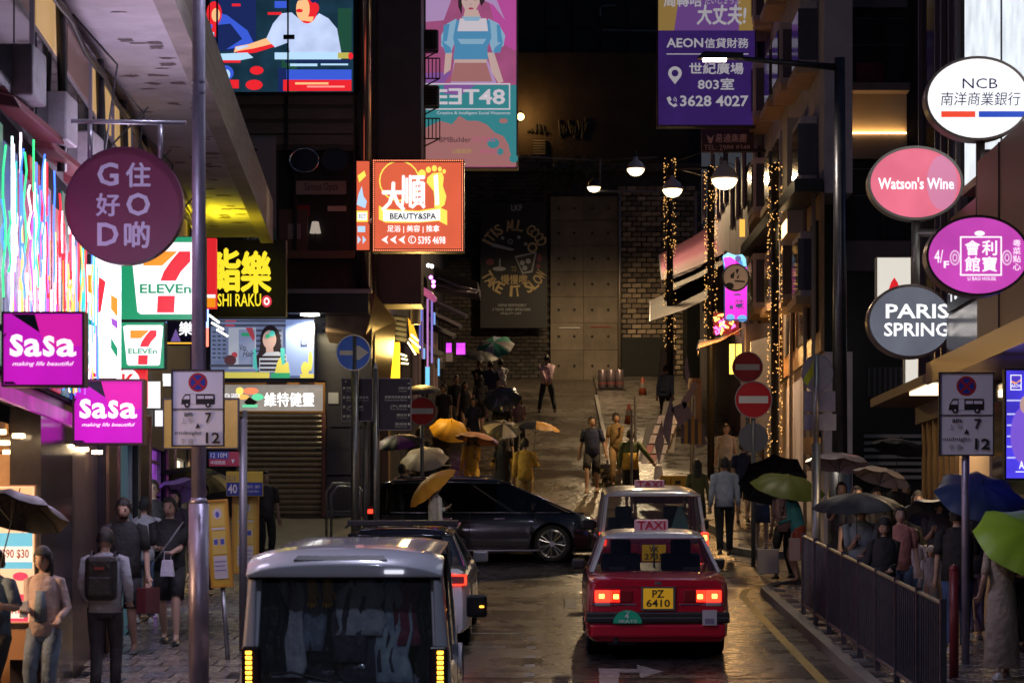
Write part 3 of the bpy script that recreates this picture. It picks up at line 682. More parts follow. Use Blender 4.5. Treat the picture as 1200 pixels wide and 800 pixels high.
for r in range(58):
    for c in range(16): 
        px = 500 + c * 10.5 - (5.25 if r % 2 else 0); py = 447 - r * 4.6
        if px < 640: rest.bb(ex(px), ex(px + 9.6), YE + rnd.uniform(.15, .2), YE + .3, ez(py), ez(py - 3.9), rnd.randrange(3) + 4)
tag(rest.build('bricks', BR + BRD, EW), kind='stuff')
# concrete panels with bolt holes
CP = [M('cast_concrete_%d' % i, (.20 + .02 * i, .165 + .018 * i, .125 + .014 * i), .8, var=.22, vs=1.2, bump=.15, bs=25) for i in range(3)]
HOLE = M('bolt_hole', (.03, .03, .03), .9)
yy = [230, 258, 288, 318, 348, 378, 410, 447]
for r in range(7):
    for c in range(2):
        x0, x1 = ((645, 684), (684, 724))[c]
        m = MB(e3.copy()); m.bb(ex(x0) + .006, ex(x1) - .006, YE + .02, YE + .3, ez(yy[r + 1]) + .006, ez(yy[r]) - .006)
        for (dx, dy) in ((.25, .35), (.72, .35)):
            hxp = x0 + (x1 - x0) * dx; hyp = yy[r] + (yy[r + 1] - yy[r]) * .5
            m.tube([(ex(hxp), YE + .025, ez(hyp)), (ex(hxp), YE + .005, ez(hyp))], .05, 8, 1)
        m.build('concrete_panel', [CP[rnd.randrange(3)], HOLE], EW)
m = MB(e3.copy()); m.bb(ex(655), ex(680), YE - .01, YE + .0, ez(384.5), ez(383.5)); m.build('white_scratch', WHT, EW)
m = MB(e3.copy()); m.bb(ex(692), ex(716), YE - .01, YE + .0, ez(383), ez(382)); m.build('red_line', M('red_mark', (.4, .06, .05)), EW)
m = MB(e3.copy()); m.tube([(ex(726), YE - .05, ez(225)), (ex(726), YE - .05, ez(447))], .06, 8); m.build('drain_pipe', M('dull_pipe', (.35, .3, .25), .4, .5), EW, smooth=True)
m = MB(e3.copy()); m.bb(ex(800), 14, YE - 3, YE - .1, G(YE) - 1, ez(325)); m.bb(ex(724), ex(790), YE + .05, YE + .12, ez(440), ez(395)); m.build('side_wall', M('near_black_green', (.010, .012, .011), .7), EW)
# balustrade of scallops on top
m = MB(e3.copy()); m.bb(-16, ex(822), YE + .1, YE + .5, ez(200), ez(191)); m.build('coping', M('dark_coping', (.09, .08, .07), .8, var=.3, vs=3), EW)
for i, x in enumerate((617, 624, 633, 641, 657, 667, 672, 684, 692)):
    m = MB(e3.copy()); m.prism([(ex(x) + 4.2 * KE * math.cos(t * math.pi / 8), ez(190) + 4.6 * KE * math.sin(t * math.pi / 8)) for t in range(9)], YE + .15, YE + .3); m.build('scallop_stone', M('scallop', (.13, .11, .09), .8), EW)
# upper back wall with lamp
UW = thing('upper_house', 'dark old house wall with graffiti, a vent and a warm lamp above the lane end', 'building', (-1, 96, ez(190)))
u3 = UW.location
UWM = M('old_ochre_plaster', (.05, .036, .022), .8, var=.4, vs=.8, bump=.3, bs=6)
m = MB(u3.copy()); m.bb(-6, 5.2, 96, 97, ez(215), 21.6); m.build('wall', UWM, UW)
k96 = 96 / F
v = MB(u3.copy()); a = W(624, 163, 96); b = W(640, 184, 96); v.bb(a.x, b.x, 95.9, 95.96, b.z, a.z); vv = v.build('vent', BLK, UW)
for i in range(7):
    m = MB(u3.copy()); z = a.z - .06 - i * (a.z - b.z) / 7; m.bb(a.x + .03, b.x - .03, 95.84, 95.9, z - .045, z); m.build('louvre', M('vent_louvre', (.25, .22, .16), .6), vv)
m = MB(u3.copy()); rnd = random.Random(2)
for s_ in range(9):
    x = 618 + s_ * 2.6; m.tube([W(x, 150 + rnd.uniform(-5, 5), 95.95), W(x + rnd.uniform(-1, 3), 156 + rnd.uniform(-3, 3), 95.95), W(x + rnd.uniform(0, 4), 147 + rnd.uniform(-2, 9), 95.95)], .03, 4)
for s_ in range(12):
    x = 655 + s_ * 2.8; m.tube([W(x, 146 + rnd.uniform(-8, 8), 95.95), W(x + rnd.uniform(-2, 3), 158 + rnd.uniform(-6, 6), 95.95), W(x + rnd.uniform(0, 4), 150 + rnd.uniform(-9, 9), 95.95)], .035, 4)
m.build('graffiti', M('black_spray', (.015, .015, .015)), UW)
WLp = thing('wall_lamp', 'small warm wall lamp glowing beside the pink billboard', 'lamp', W(610, 137, 95.6))
MB().ball((0, 0, 0), .13, 10, 8).build('bulb', E('warm_bulb', (1, .6, .2), 22), WLp, smooth=True)
MB().tube([(0, 0, .1), (0, .2, .2), (0, .38, .2)], .03, 6).build('bracket', DKM, WLp)
ld = bpy.data.lights.new('wall_lamp_light', 'POINT'); ld.energy = 60; ld.color = (1, .5, .14); ld.shadow_soft_size = .15
lo = bpy.data.objects.new('wall_lamp_light', ld); COL.objects.link(lo); lo.parent = WLp; lo.location = (0, -.25, 0)
# big dark tower behind
DT = thing('dark_tower', 'tall unlit tower block rising black behind the lane', 'building', (0, 100, 12))
d3 = DT.location
m = MB(d3.copy()); m.bb(-20, W(822, 0, 100).x, 100, 112, 8, 46); m.build('wall', M('unlit_concrete', (.025, .025, .028), .8, var=.4, vs=.5), DT)
for i in range(5):
    for j in range(5):
        a = W(640 + i * 32, 5 + j * 36, 100); m = MB(d3.copy()); m.bb(a.x, a.x + .7, 99.93, 100, a.z - .9, a.z); m.build('window', [M('unlit_pane', (.012, .014, .018), .4), M('unlit_pane_grey', (.016, .017, .02), .6)][(i * 3 + j) % 2], DT)
m = MB(d3.copy())
for p in ([(703, 8), (703, 20)], [(706, 36), (770, 37)], [(706, 8), (722, 7)], [(714, 125), (714, 165)], [(696, 145), (696, 168)]): m.tube([W(q[0], q[1], 99.8) for q in p], .05, 5)
m.build('conduit', M('pale_conduit', (.16, .16, .18), .6), DT)
# foliage tops hanging over the coping (dark shrubs)
sb = thing('hanging_shrub', 'dark shrub hanging over the retaining wall below the coping', 'plant', W(668, 205, 91.6)); m = MB(); rnd = random.Random(4)
for i in range(500):
    c = Vector((rnd.gauss(0, 1.0), rnd.uniform(-.3, .1), rnd.gauss(0, .32))); s_ = rnd.uniform(.04, .1)
    a = Vector((rnd.uniform(-1, 1), rnd.uniform(-1, 1), rnd.uniform(-1, 1))).normalized() * s_; b = a.cross(Vector((rnd.random(), rnd.random(), rnd.random()))).normalized() * s_ * .5
    m.add([c - a, c - b, c + a, c + b], [(0, 1, 2, 3)])
m.build('foliage', M('dark_leaf', (.04, .06, .03), .6), sb); MB().tube([(0, .1, -.1), (0, .3, -.4), (0, .4, -.6)], .05, 6).build('stem', DKM, sb)

# yellow flood light under the far end of the canopy
fl = thing('flood_light', 'small yellow flood light washing the far end of the canopy', 'lamp', (-5.9, 42.5, 7.55))
MB().box(0, 0, 0, .3, .12, .14).build('casing', DKM, fl, bevel=.01); MB().box(0, 0, .08, .24, .08, .02).build('lens', E('yellow_flood_lens', (1, .85, .1), 6), fl)
ld = bpy.data.lights.new('flood_light_beam', 'SPOT'); ld.energy = 190; ld.color = (1, .86, .02); ld.spot_size = R(160); ld.spot_blend = .8; ld.shadow_soft_size = .1
lo = bpy.data.objects.new('flood_light_beam', ld); COL.objects.link(lo); lo.parent = fl; lo.location = (0, 0, .12); lo.rotation_euler = (R(180), 0, 0)
MB().tube([(0, 0, 0), (-.3, 0, -.05)], .02, 6).build('bracket', DKM, fl)
# ================================================================ RIGHT FAR BLOCK (dark facade facing the camera, Y = 52)
YR = 52.0; KR = YR / F
RB = thing('dark_corner_block', 'dark modern corner block with a warm lit balcony strip behind the oval signs', 'building', (8, YR, G(YR)))
r3 = RB.location
def rx_(px): return (px - CX) * KR
def rz_(py): return CH + (CY - py) * KR
def rbox(name, x0, y0, x1, y1, mat, d0=0., d1=.1, par=None):
    m = MB(r3.copy()); m.bb(rx_(x0), rx_(x1), YR - d1, YR - d0, rz_(y1), rz_(y0)); return m.build(name, mat, par or RB)
m = MB(r3.copy()); m.bb(rx_(966), 30, YR, YR + 12, G(YR) - .5, 38); m.build('wall', DWALL2, RB)
rbox('dark_fin', 964, -60, 981, 640, BLK, 0, .3)
PB = M('plum_beige_band', (.18, .15, .16), .6, var=.12, vs=2)
rbox('band', 985, -60, 1062, 10, PB, 0, .12)
rbox('band', 985, 102, 1062, 111, PB, 0, .5)
lb = rbox('lit_band', 985, 111, 1062, 158, M('cream_soffit_panel', (.5, .42, .33), .6), 0, .06)
rbox('light_strip', 986, 156.5, 1061, 158, E('amber_strip', (1, .55, .18), 12, lit=True), .061, .16, lb)
rbox('band', 985, 158, 1062, 187, PB, 0, .12)
rbox('band', 985, 283, 1066, 318, PB, 0, .12)
for (x0, y0, x1, y1) in ((984, 20, 1036, 100), (1040, 20, 1061, 100), (985, 196, 1034, 280), (1038, 196, 1061, 280)):
    w = rbox('window', x0, y0, x1, y1, M('dim_curtain_glass', (.045, .045, .055), .12, spec=.7), 0, .04)
    for y in (y0 + 33, y0 + 2): rbox('blind_edge', x0, y, x1, y + 1, M('dim_edge', (.13, .13, .14)), .04, .05, w)
    rbox('frame', x1, y0, x1 + 3, y1, BLK, 0, .12, w)
rs = rbox('red_seat_glow', 1003, 74, 1035, 100, M('dim_red_cloth', (.18, .02, .04), .6), .041, .05)
rbox('lattice_window', 1015, 430, 1074, 466, M('lattice_grey', (.09, .09, .10), .6), 0, .05)
for i in range(9): rbox('lattice_bar', 1017 + i * 6.3, 431, 1019 + i * 6.3, 465, M('lattice_bar_grey', (.2, .19, .19), .5), .05, .09)
lv = rbox('louvre_shutter', 1011, 507, 1080, 566, BLK, 0, .04)
for i in range(7): rbox('louvre_slat', 1012, 509 + i * 8, 1079, 513 + i * 8, M('pale_louvre', (.5, .47, .45), .5), .04, .12, lv)
rbox('vertical_sign', 988, 457, 996, 494, BLK, .3, .36)
# cream sign with red peak
cs = Sign('cream_red_peak_sign', 'upright cream light box with a rounded red peak behind the grey oval sign', 'sign', 46, 1027, 301, 1068, 384, .25, E('cream_panel', (.95, .9, .8), .75, lit=True), M('thin_cream_frame', (.6, .58, .55)), 1)
RED = E('sign_red', (.85, .02, .03), .8)
cs.art([(RED, [(1032, 383), (1039, 347), (1044, 331), (1048, 325), (1052, 331), (1056, 345), (1062, 383)])])
cs = Sign('cream_light_panel', 'plain cream lit panel under the grey oval sign, cut by the brown canopy', 'light panel', 45, 1060, 402, 1102, 452, .2, E('cream_panel', (.95, .9, .8), .75, lit=True), M('thin_cream_frame', (.6, .58, .55)), 1)

# ================================================================ RIGHT SIDE of the hill street: white stepped building
WB = thing('white_bay_building', 'pale narrow building with stepped bay windows rising over the bars on the right', 'building', (5.3, 58, G(58)))
w3 = WB.location
LILAC = M('lilac_white_render', (.60, .54, .60), .65, var=.15, vs=1.5, bump=.1, bs=20)
ORN = M('warm_bay_render', (.62, .42, .26), .6, var=.15, vs=2)
m = MB(w3.copy()); m.bb(5.35, 5.9, 50, 64, 10, 38); m.bb(5.35, 5.9, 50, 64, G(50) + .1, 6.9); m.build('wall', LILAC, WB)
for k in range(7):
    for q, y in enumerate((51.2, 54.5, 58, 61.6)):
        z = 8.1 + k * 2.3 + q * .25
        m = MB(w3.copy()); m.bb(5.0 - (.12 if q % 2 else 0), 5.34, y, y + 1.7, z, z + 1.3); b = m.build('bay', LILAC, WB, bevel=.01)
        m = MB(w3.copy()); m.bb(4.9, 5.34, y - .1, y + 1.8, z - .16, z - .002); m.build('ledge', ORN, b)
        m = MB(w3.copy()); m.bb(4.95, 5.33, y - .012, y - .002, z + .12, z + 1.15); m.build('pane', M('bay_glass', (.10, .10, .15), .15), b)
        m = MB(w3.copy()); m.bb(4.97 - (.12 if q % 2 else 0), 4.99 - (.12 if q % 2 else 0), y + .15, y + 1.5, z + .15, z + 1.15); m.build('pane', M('bay_glass_dark', (.03, .03, .04), .12), b)
wr = MB(w3.copy()).bb(4.92, 5.34, 53.2, 54.3, 9.6, 12.0).build('lit_recess', M('cream_recess', (.6, .55, .45)), WB)
MB(w3.copy()).bb(4.9, 4.92, 53.22, 54.28, 9.62, 9.9).build('light_strip', E('warm_strip', (1, .7, .35), 3), wr)
# orange shopfront base with diagonal ledge
OF = M('orange_stone_front', (.36, .20, .09), .45, var=.2, vs=2)
m = MB(w3.copy()); m.bb(5.27, 5.34, 49.9, 64, 6.9, 10.0); m.build('shop_band', OF, WB)
m = MB(w3.copy()); m.hexa([(4.75, 49.8, 10.0), (5.3, 49.8, 10.0), (5.3, 64, 10.35), (4.75, 64, 10.35), (4.75, 49.8, 10.25), (5.3, 49.8, 10.25), (5.3, 64, 10.6), (4.75, 64, 10.6)]); m.build('canopy_ledge', BLK, WB)
for (y0, y1) in ((50.3, 51.4), (52.0, 54.4), (55.2, 57.5), (58.5, 61)):
    w = MB(w3.copy()).bb(5.22, 5.27, y0, y1, 7.3, 9.5).build('window', GLD, WB); MB(w3.copy()).bb(5.2, 5.22, y0, y0 + .06, 7.3, 9.5).build('frame', GALV, w)
for i, y in enumerate((50.1, 51.8, 54.8, 57.9)):
    MB(w3.copy()).tube([(5.15, y, G(y) + .1), (5.15, y, 10)], .04, 8).build('drain_pipe', M('tan_pipe', (.4, .33, .28), .4), WB, smooth=True)
m = MB(w3.copy()); m.bb(5.12, 5.3, 50.5, 51.3, G(50) + 1.6, G(50) + 2.9); m.build('meter_box', M('dusty_pink_box', (.28, .2, .18), .6), WB)
# dark and plum-coloured houses farther up
PU = thing('plum_house_row', 'narrow plum and cream houses with shutters further up the right side of the lane', 'building', (5.2, 78, G(78)))
p3 = PU.location
PLUM = M('plum_render', (.17, .12, .15), .7, var=.3, vs=1.2)
for i, (y0, y1, x, h, c) in enumerate(((64.2, 67, 5.3, 26, (.14, .10, .12)), (67.1, 74, 5.2, 7.6, (.2, .14, .18)), (74.1, 80, 5.2, 6.6, (.12, .1, .12)), (80.1, 91.6, 5.2, 6, (.22, .19, .19)))):
    m = MB(p3.copy()); m.bb(x, x + 4, y0, y1, G(y0) - .3, G(y0) + h); w = m.build('house_front', M('render_%d' % i, c, .7, var=.3, vs=1.2), PU)
    for k in range(int(h / 3)):
        for yy in lin(y0 + .8, y1 - 1.6, 3):
            z = G(y0) + 3.6 + k * 3
            f_ = MB(p3.copy()).bb(x - .06, x - .002, yy, yy + .9, z, z + 1.5).build('window', M('plum_window', (.05, .045, .06), .3), w)
            MB(p3.copy()).bb(x - .14, x - .06, yy - .35, yy - .02, z - .05, z + 1.55).build('shutter', M('mauve_shutter', (.3, .24, .3), .6), f_)
lw = thing('louvred_window', 'pale louvred ventilator window under the pink awning', 'window', W(808, 323, 88))
MB().box(0, 0, 0, 1.15, .1, 1.75).build('frame', M('pale_mauve_frame', (.3, .27, .3)), lw)
for i in range(11): MB().box(0, -.08, -.75 + i * .15, 1.0, .06, .07).build('slat', M('pale_slat', (.55, .5, .52)), lw)
# far pale building visible under the sky
DP = thing('distant_pale_block', 'distant pale building below the strip of dusk sky', 'building', (7, 135, 12)); d4 = DP.location
m = MB(d4.copy()); a = W(820, 330, 135); b = W(880, 400, 135); m.bb(a.x, b.x, 135, 140, 8, W(0, 262, 135).z); m.build('wall', M('distant_wall', (.30, .27, .33), .8, var=.15, vs=.4), DP)
for i in range(3):
    for j in range(3): 
        p = W(826 + i * 12, 275 + j * 22, 134.9); m = MB(d4.copy()); m.bb(p.x, p.x + .25, 134.8, 134.9, p.z - .7, p.z); m.build('window', GLD, DP)
m = MB(d4.copy()); a = W(846, 220, 130); b = W(856, 262, 130); m.bb(a.x, b.x, 130, 131, b.z, a.z); m.build('stair_tower', M('cream_lit_tower', (.5, .42, .3), .7), DP)

# awnings ---------------------------------------------------------
def awning(name, label, P, mats, drop, par=None):
    """P: four points back-left.. as pixels with distances: outer-near, outer-far, wall-far, wall-near"""
    on, of, wf, wn_ = [W(*p) for p in P]
    root = thing(name, label, 'awning', on); o = on.copy()
    n = 6
    for i in range(n):
        a, b = i / n, (i + 1) / n
        p0 = on.lerp(of, a); p1 = on.lerp(of, b); q0 = wn_.lerp(wf, a); q1 = wn_.lerp(wf, b)
        m = MB(o); sg_ = Vector((0, 0, -.06)); t = Vector((0, 0, .02))
        mid0 = p0.lerp(q0, .5) + sg_; mid1 = p1.lerp(q1, .5) + sg_
        m.hexa([p0 - t, p1 - t, mid1 - t, mid0 - t, p0, p1, mid1, mid0]); m.hexa([mid0 - t, mid1 - t, q1 - t, q0 - t, mid0, mid1, q1, q0])
        m.build('canvas_strip', mats[i % len(mats)], root)
        m = MB(o); d = Vector((0, 0, -drop)); nn = Vector((0, -.02, 0)); m.hexa([p0 + d, p1 + d, p1 + d - nn, p0 + d - nn, p0, p1, p1 - nn, p0 - nn]); m.build('valance', mats[(i + 1) % len(mats)], root)
    m = MB(o); m.tube([on - Vector((0, 0, .03)), of - Vector((0, 0, .03))], .035, 6); m.build('front_bar', GALV, root)
    return root
PK1 = M('pink_canvas', (.11, .03, .06), .7, var=.15, vs=3); PK2 = M('pale_pink_canvas', (.13, .045, .075), .7, var=.15, vs=3)
awning('pink_awning', 'long pink striped awning slanting down over the right side of the lane', [(776, 328, 77), (773, 298, 85), (848, 254, 85), (866, 288, 77)], [PK1, PK2], .42)
awning('pink_awning', 'narrow dusty pink lower awning edge hanging behind the bulb string', [(784, 340, 74), (781, 330, 80), (846, 298, 80), (850, 308, 74)], [M('cream_canvas', (.05, .035, .035), .7)], .15)
awning('dark_awning', 'black awning under the pink one on the right of the lane', [(762, 376, 70), (762, 352, 80), (826, 320, 80), (838, 346, 70)], [M('black_canvas', (.03, .022, .022), .7)], .5)
awning('orange_awning', 'orange brown lit awning below the glowing magenta sign', [(818, 408, 56), (820, 398, 61), (868, 385, 61), (871, 384, 56)], [M('orange_canvas', (.62, .26, .05), .6), M('brown_orange_canvas', (.5, .2, .05), .6)], .16)
ld = bpy.data.lights.new('bar_light', 'POINT'); ld.energy = 140; ld.color = (1, .55, .18); ld.shadow_soft_size = .2
bl = thing('bar_front', 'small lit bar front with yellow window and pink tubes above the orange awning', 'bar', W(855, 400, 58.6))
lo = bpy.data.objects.new('bar_light', ld); COL.objects.link(lo); lo.parent = bl; lo.location = (-.2, -.9, -.2)
o_ = bl.location.copy()
m = MB(o_); a = W(855, 403, 58.5); b = W(869, 438, 58.5); m.bb(a.x, b.x, 58.5, 58.6, b.z, a.z); w = m.build('yellow_window', E('yellow_lit_glass', (1, .68, .12), 1.5, lit=True), bl)
m = MB(o_); a = W(861, 403, 58.4); b = W(862.5, 438, 58.4); m.bb(a.x, b.x, 58.4, 58.49, b.z, a.z); m.build('glazing_bar', DKM, w)
m = MB(o_); a = W(836, 366, 59); b = W(866, 392, 59); m.bb(a.x, b.x, 59, 59.1, b.z, a.z); m.build('sign_backing', M('dark_red_back', (.2, .02, .03)), bl)
rnd = random.Random(8)
for i in range(16):
    x = rnd.uniform(838, 862); y = rnd.uniform(370, 390); m = MB(o_)
    m.tube([W(x, y, 58.9), W(x + rnd.uniform(-5, 5), y + rnd.uniform(-6, 6), 58.9), W(x + rnd.uniform(-6, 6), y + rnd.uniform(-4, 4), 58.9)], .022, 5)
    m.build('light_tube', [E('hot_pink_tube', (1, .12, .55), 3.5), E('orange_tube', (1, .5, .1), 4)][i % 2], bl)
m = MB(o_); a = W(868, 380, 58); b = W(907, 460, 58); m.bb(a.x + .1, b.x, 57.8, 58.2, b.z, a.z); m.build('dark_kiosk', M('kiosk_black', (.03, .025, .03)), bl)
# white hut wall right of the orange awning
hw = thing('pale_hut_wall', 'pale gabled plaster wall behind the no entry signs', 'wall', W(893, 430, 56.5)); o_ = hw.location.copy()
m = MB(o_); pts = [W(*p, 56.5) for p in ((880, 400), (906, 393), (906, 520), (880, 520))]; m.prism([(p.x, p.z) for p in pts], 56.5, 56.7); m.build('wall', M('cream_plaster', (.38, .34, .31), .7, var=.15, vs=3), hw)

# ================================================================ fairy light poles
BULB = E('fairy_bulb', (1, .50, .13), 2.0)
def fairy(label, px, Y, y0, y1, rad, n, gap=None):
    a = W(px, y0, Y); b = Vector((a.x, Y, G(Y) + .1))
    t = thing('fairy_light_pole', label, 'lamp post', b, group='poles wound with fairy lights')
    h = a.z - b.z; MB().tube([(0, 0, 0), (0, 0, h)], rad * .6, 10).build('pole', M('black_pole', (.02, .018, .016), .5), t, smooth=True)
    m = MB(); zb = W(px, y1, Y).z - b.z; rnd = random.Random(int(px))
    for i in range(n):
        z = zb + (h - zb) * rnd.random() ** .9
        an = rnd.uniform(0, 6.28); rr = rad * (1 + .12 * rnd.random()); c = Vector((rr * math.cos(an), rr * math.sin(an), z)); s = .013
        m.add([c + Vector((s, 0, 0)), c + Vector((0, s, 0)), c + Vector((-s, 0, 0)), c + Vector((0, -s, 0)), c + Vector((0, 0, s)), c + Vector((0, 0, -s))], [(0, 1, 4), (1, 2, 4), (2, 3, 4), (3, 0, 4), (1, 0, 5), (2, 1, 5), (3, 2, 5), (0, 3, 5)])
    tag(m.build('light_string', BULB, t), kind='stuff')
    m = MB(); k = 80; m.tube([(rad * math.cos(q * .8), rad * math.sin(q * .8), zb + (h - zb) * q / k) for q in range(k)], .006, 3); m.build('wire', DKM, t)
    return t
fairy('nearest fairy light pole, right of the no entry signs, wound in warm bulbs', 908, 53.5, 192, 575, .14, 420)
fairy('middle fairy light pole standing beside the glowing magenta sign', 833, 60, 195, 400, .14, 300)
fairy('farthest fairy light pole in front of the brick wall', 785, 74, 185, 410, .16, 300)
# ================================================================ hanging street lanterns
LMP = E('warm_white_lens', (1, .78, .45), 5, lit=False)
SHELL = M('lamp_shell', (.85, .82, .8), .4)
def lantern(label, px, py, Y, wpx, power, arm, dark=False, cone=118, blend=.7):
    c = W(px, py, Y); r = wpx / 2 * Y / F
    t = thing('hanging_street_lantern', label, 'street lamp', c, group='round street lanterns over the lane')
    MB().loft([(0, 0, 0, r, r), (0, 0, .12 * r, r * 1.04, r * 1.04), (0, 0, .2 * r, r * .92, r * .92), (0, 0, .65 * r, r * .72, r * .72), (0, 0, .95 * r, r * .3, r * .3), (0, 0, 1.3 * r, r * .16, r * .16)], 20).build('shade', DKM if dark else SHELL, t, smooth=True)
    MB().loft([(0, 0, -.72 * r, r * .25, r * .25), (0, 0, -.6 * r, r * .58, r * .58), (0, 0, -.3 * r, r * .84, r * .84), (0, 0, -.02, r * .92, r * .92)], 20).build('lens', LMP, t, smooth=True)
    MB().tube([(0, 0, r), (0, 0, r * 2.0)] , .03, 6).build('stem', DKM, t)
    if arm: MB().tube([(0, 0, r * 2), (arm * .5, 0, r * 2.05), (arm, 0, r * 2)], .04, 6).build('arm', DKM, t)
    if power:
        ld = bpy.data.lights.new('lantern_light', 'SPOT'); ld.energy = power; ld.color = (1, .70, .38); ld.spot_size = R(cone); ld.spot_blend = blend; ld.shadow_soft_size = .2
        lo = bpy.data.objects.new('lantern_light', ld); COL.objects.link(lo); lo.parent = t; lo.location = (0, 0, -.8 * r)
    return t
lantern('largest street lantern, nearest on the right, hung from an arm beside the dusk sky', 849, 210, 56, 33, 1900, .9)
lantern('street lantern hanging in front of the farthest fairy light pole', 788, 222, 70, 25, 1300, 1.0)
lantern('street lantern hanging alone over the middle of the lane', 745, 198, 80, 22, 2300, 0, cone=172, blend=.15)
lantern('smallest street lantern, dark shell, on the left above the concrete panels', 696, 219, 88, 17, 900, -.4, True)
cb = thing('overhead_wires', 'thin wires strung across the lane carrying the lanterns', 'wires', W(745, 186, 80))
m = MB(cb.location.copy())
for (a, b, c) in (((745, 186, 80), (790, 190, 80), (905, 150, 64)), ((745, 186, 80), (700, 188, 84), (500, 178, 60)), ((788, 208, 70), (800, 200, 70), (833, 208, 60)), ((835, 170, 120), (850, 190, 110), (880, 200, 70))):
    m.tube([W(*a), W(*b), W(*c)], .015, 4)
m.build('wire', BLK, cb)
rf = thing('lamp_bracket_frame', 'square steel bracket frame beside the smallest street lantern', 'frame', W(703, 195, 88)); m = MB(rf.location.copy())
m.tube([W(703, 186, 88), W(703, 224, 88), W(775, 225, 88)], .05, 6); m.tube([W(703, 188, 88), W(770, 184, 88)], .03, 6); m.build('frame', M('pale_conduit', (.16, .16, .18)), rf)

# street lamp with long arm (near right corner)
sl = thing('street_lamp', 'tall steel street lamp whose long arm reaches left over the purple billboard', 'street lamp', (W(984, 600, 42).x, 42, G(42) + .1)); s3 = sl.location.copy()
MB(s3).tube([(s3.x, 42, s3.z), (s3.x, 42, W(0, 545, 42).z)], .2, 16).build('base_column', GALV, sl, smooth=True)
MB(s3).tube([(s3.x, 42, W(0, 545, 42).z - .02), (s3.x, 42, W(0, 68, 42).z)], [.13, .085], 14).build('pole', M('dark_galvanised', (.16, .16, .18), .35, .8, var=.2, vs=5), sl, smooth=True)
a = W(860, 68, 42); b = W(980, 79, 42)
MB(s3).tube([a, b], [.035, .06], 8).build('arm', DKM, sl, smooth=True)
a = W(846, 68, 42); MB(s3).hexa([a + Vector((-.42, -.1, -.02)), a + Vector((.35, -.1, -.02)), a + Vector((.35, .1, -.02)), a + Vector((-.42, .1, -.02)), a + Vector((-.3, -.06, .1)), a + Vector((.35, -.06, .08)), a + Vector((.35, .06, .08)), a + Vector((-.3, .06, .1))]).build('lamp_head', DKM, sl, bevel=.01)
MB(s3).box(a.x - .12, 42, a.z - .035, .38, .16, .03).build('lens', E('street_lamp_lens', (1, .85, .65), 22), sl)
ld = bpy.data.lights.new('street_lamp_light', 'SPOT'); ld.energy = 380; ld.color = (1, .84, .68); ld.spot_size = R(150); ld.spot_blend = .7; ld.shadow_soft_size = .15
lo = bpy.data.objects.new('street_lamp_light', ld); COL.objects.link(lo); lo.parent = sl; lo.location = a - s3 + Vector((-.12, 0, -.1))

# ================================================================ RIGHT NEAR BUILDING
NB = thing('bank_building', 'building along the right pavement with a large light box, brown canopy and golden mullions', 'building', (5.8, 33, G(33)))
n4 = NB.location
def YRt(px, X=5.8): return X * F / (px - CX)
def nbox(name, x0, x1, y0, y1, z0, z1, mat, par=None, bevel=0):
    m = MB(n4.copy()); m.bb(x0, x1, y0, y1, z0, z1); return m.build(name, mat, par or NB, bevel=bevel)
nbox('wall', 5.9, 20, 8, 40, .2, 34, DWALL2)
nbox('light_box', 5.72, 5.9, 27, 35.35, 8.05, 16, E('marbled_white_light_box', (.85, .93, 1), .95, lit=True, var=.2))
nbox('light_box_rim', 5.68, 5.9, 27, 35.4, 7.93, 8.04, M('pink_rim', (.4, .15, .2), .4))
for y in (29.9, 32.4): nbox('light_box_joint', 5.70, 5.72, y, y + .03, 8.05, 16, DKM)
for i, (y0, y1, mt) in enumerate(((35.6, 36.2, 'd'), (36.3, 36.9, 'p'), (37.0, 37.6, 'd'), (37.7, 38.2, 'p'), (38.3, 39.9, 'd'))):
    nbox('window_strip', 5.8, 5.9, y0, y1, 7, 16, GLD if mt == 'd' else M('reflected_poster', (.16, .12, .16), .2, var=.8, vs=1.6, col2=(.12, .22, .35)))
    nbox('mullion', 5.74, 5.92, y1, y1 + .08, 5, 16, M('dark_mullion', (.09, .07, .08), .35))
# brown canopy
BRN = M('brown_cladding_panel', (.13, .062, .04), .45, var=.12, vs=2)
nbox('canopy', 5.0, 5.9, 24, 30, 5.45, 7.6, BRN)
nbox('canopy', 5.25, 5.9, 30, 33.6, 5.5, 7.4, BRN)
m = MB(n4.copy()); m.hexa([(4.96, 24, 5.28), (5.9, 24, 5.28), (5.9, 33.6, 5.28), (4.96, 33.6, 5.28), (4.96, 24, 5.449), (5.9, 24, 5.449), (5.9, 33.6, 5.449), (4.96, 33.6, 5.449)]); m.build('canopy_soffit', M('pale_soffit', (.45, .38, .42), .4), NB)
nbox('canopy_trim', 4.93, 4.96, 24, 33.6, 5.22, 5.5, M('copper_trim', (.22, .12, .07), .3, .6))
for y in (25.3, 26.9, 28.5): nbox('panel_joint', 4.985, 4.999, y, y + .02, 5.5, 7.6, BLK)
nbox('glazed_band', 5.2, 5.25, 30.05, 33.6, 5.5, 6.1, M('glossy_bronze', (.3, .22, .16), .15, .8))
sgn = thing('canopy_lettering', 'white lit characters on the dark side of the brown canopy', 'sign', (5.19, 31.8, 6.55), rz=R(-90))
MB().bb(-1.7, 1.75, 0, .04, -.4, .55).build('panel', BLK, sgn)
text(sgn, '利寶會館', (-1.5, -.28, 1.5, .42), TXW, y=-.01, bold=.02)
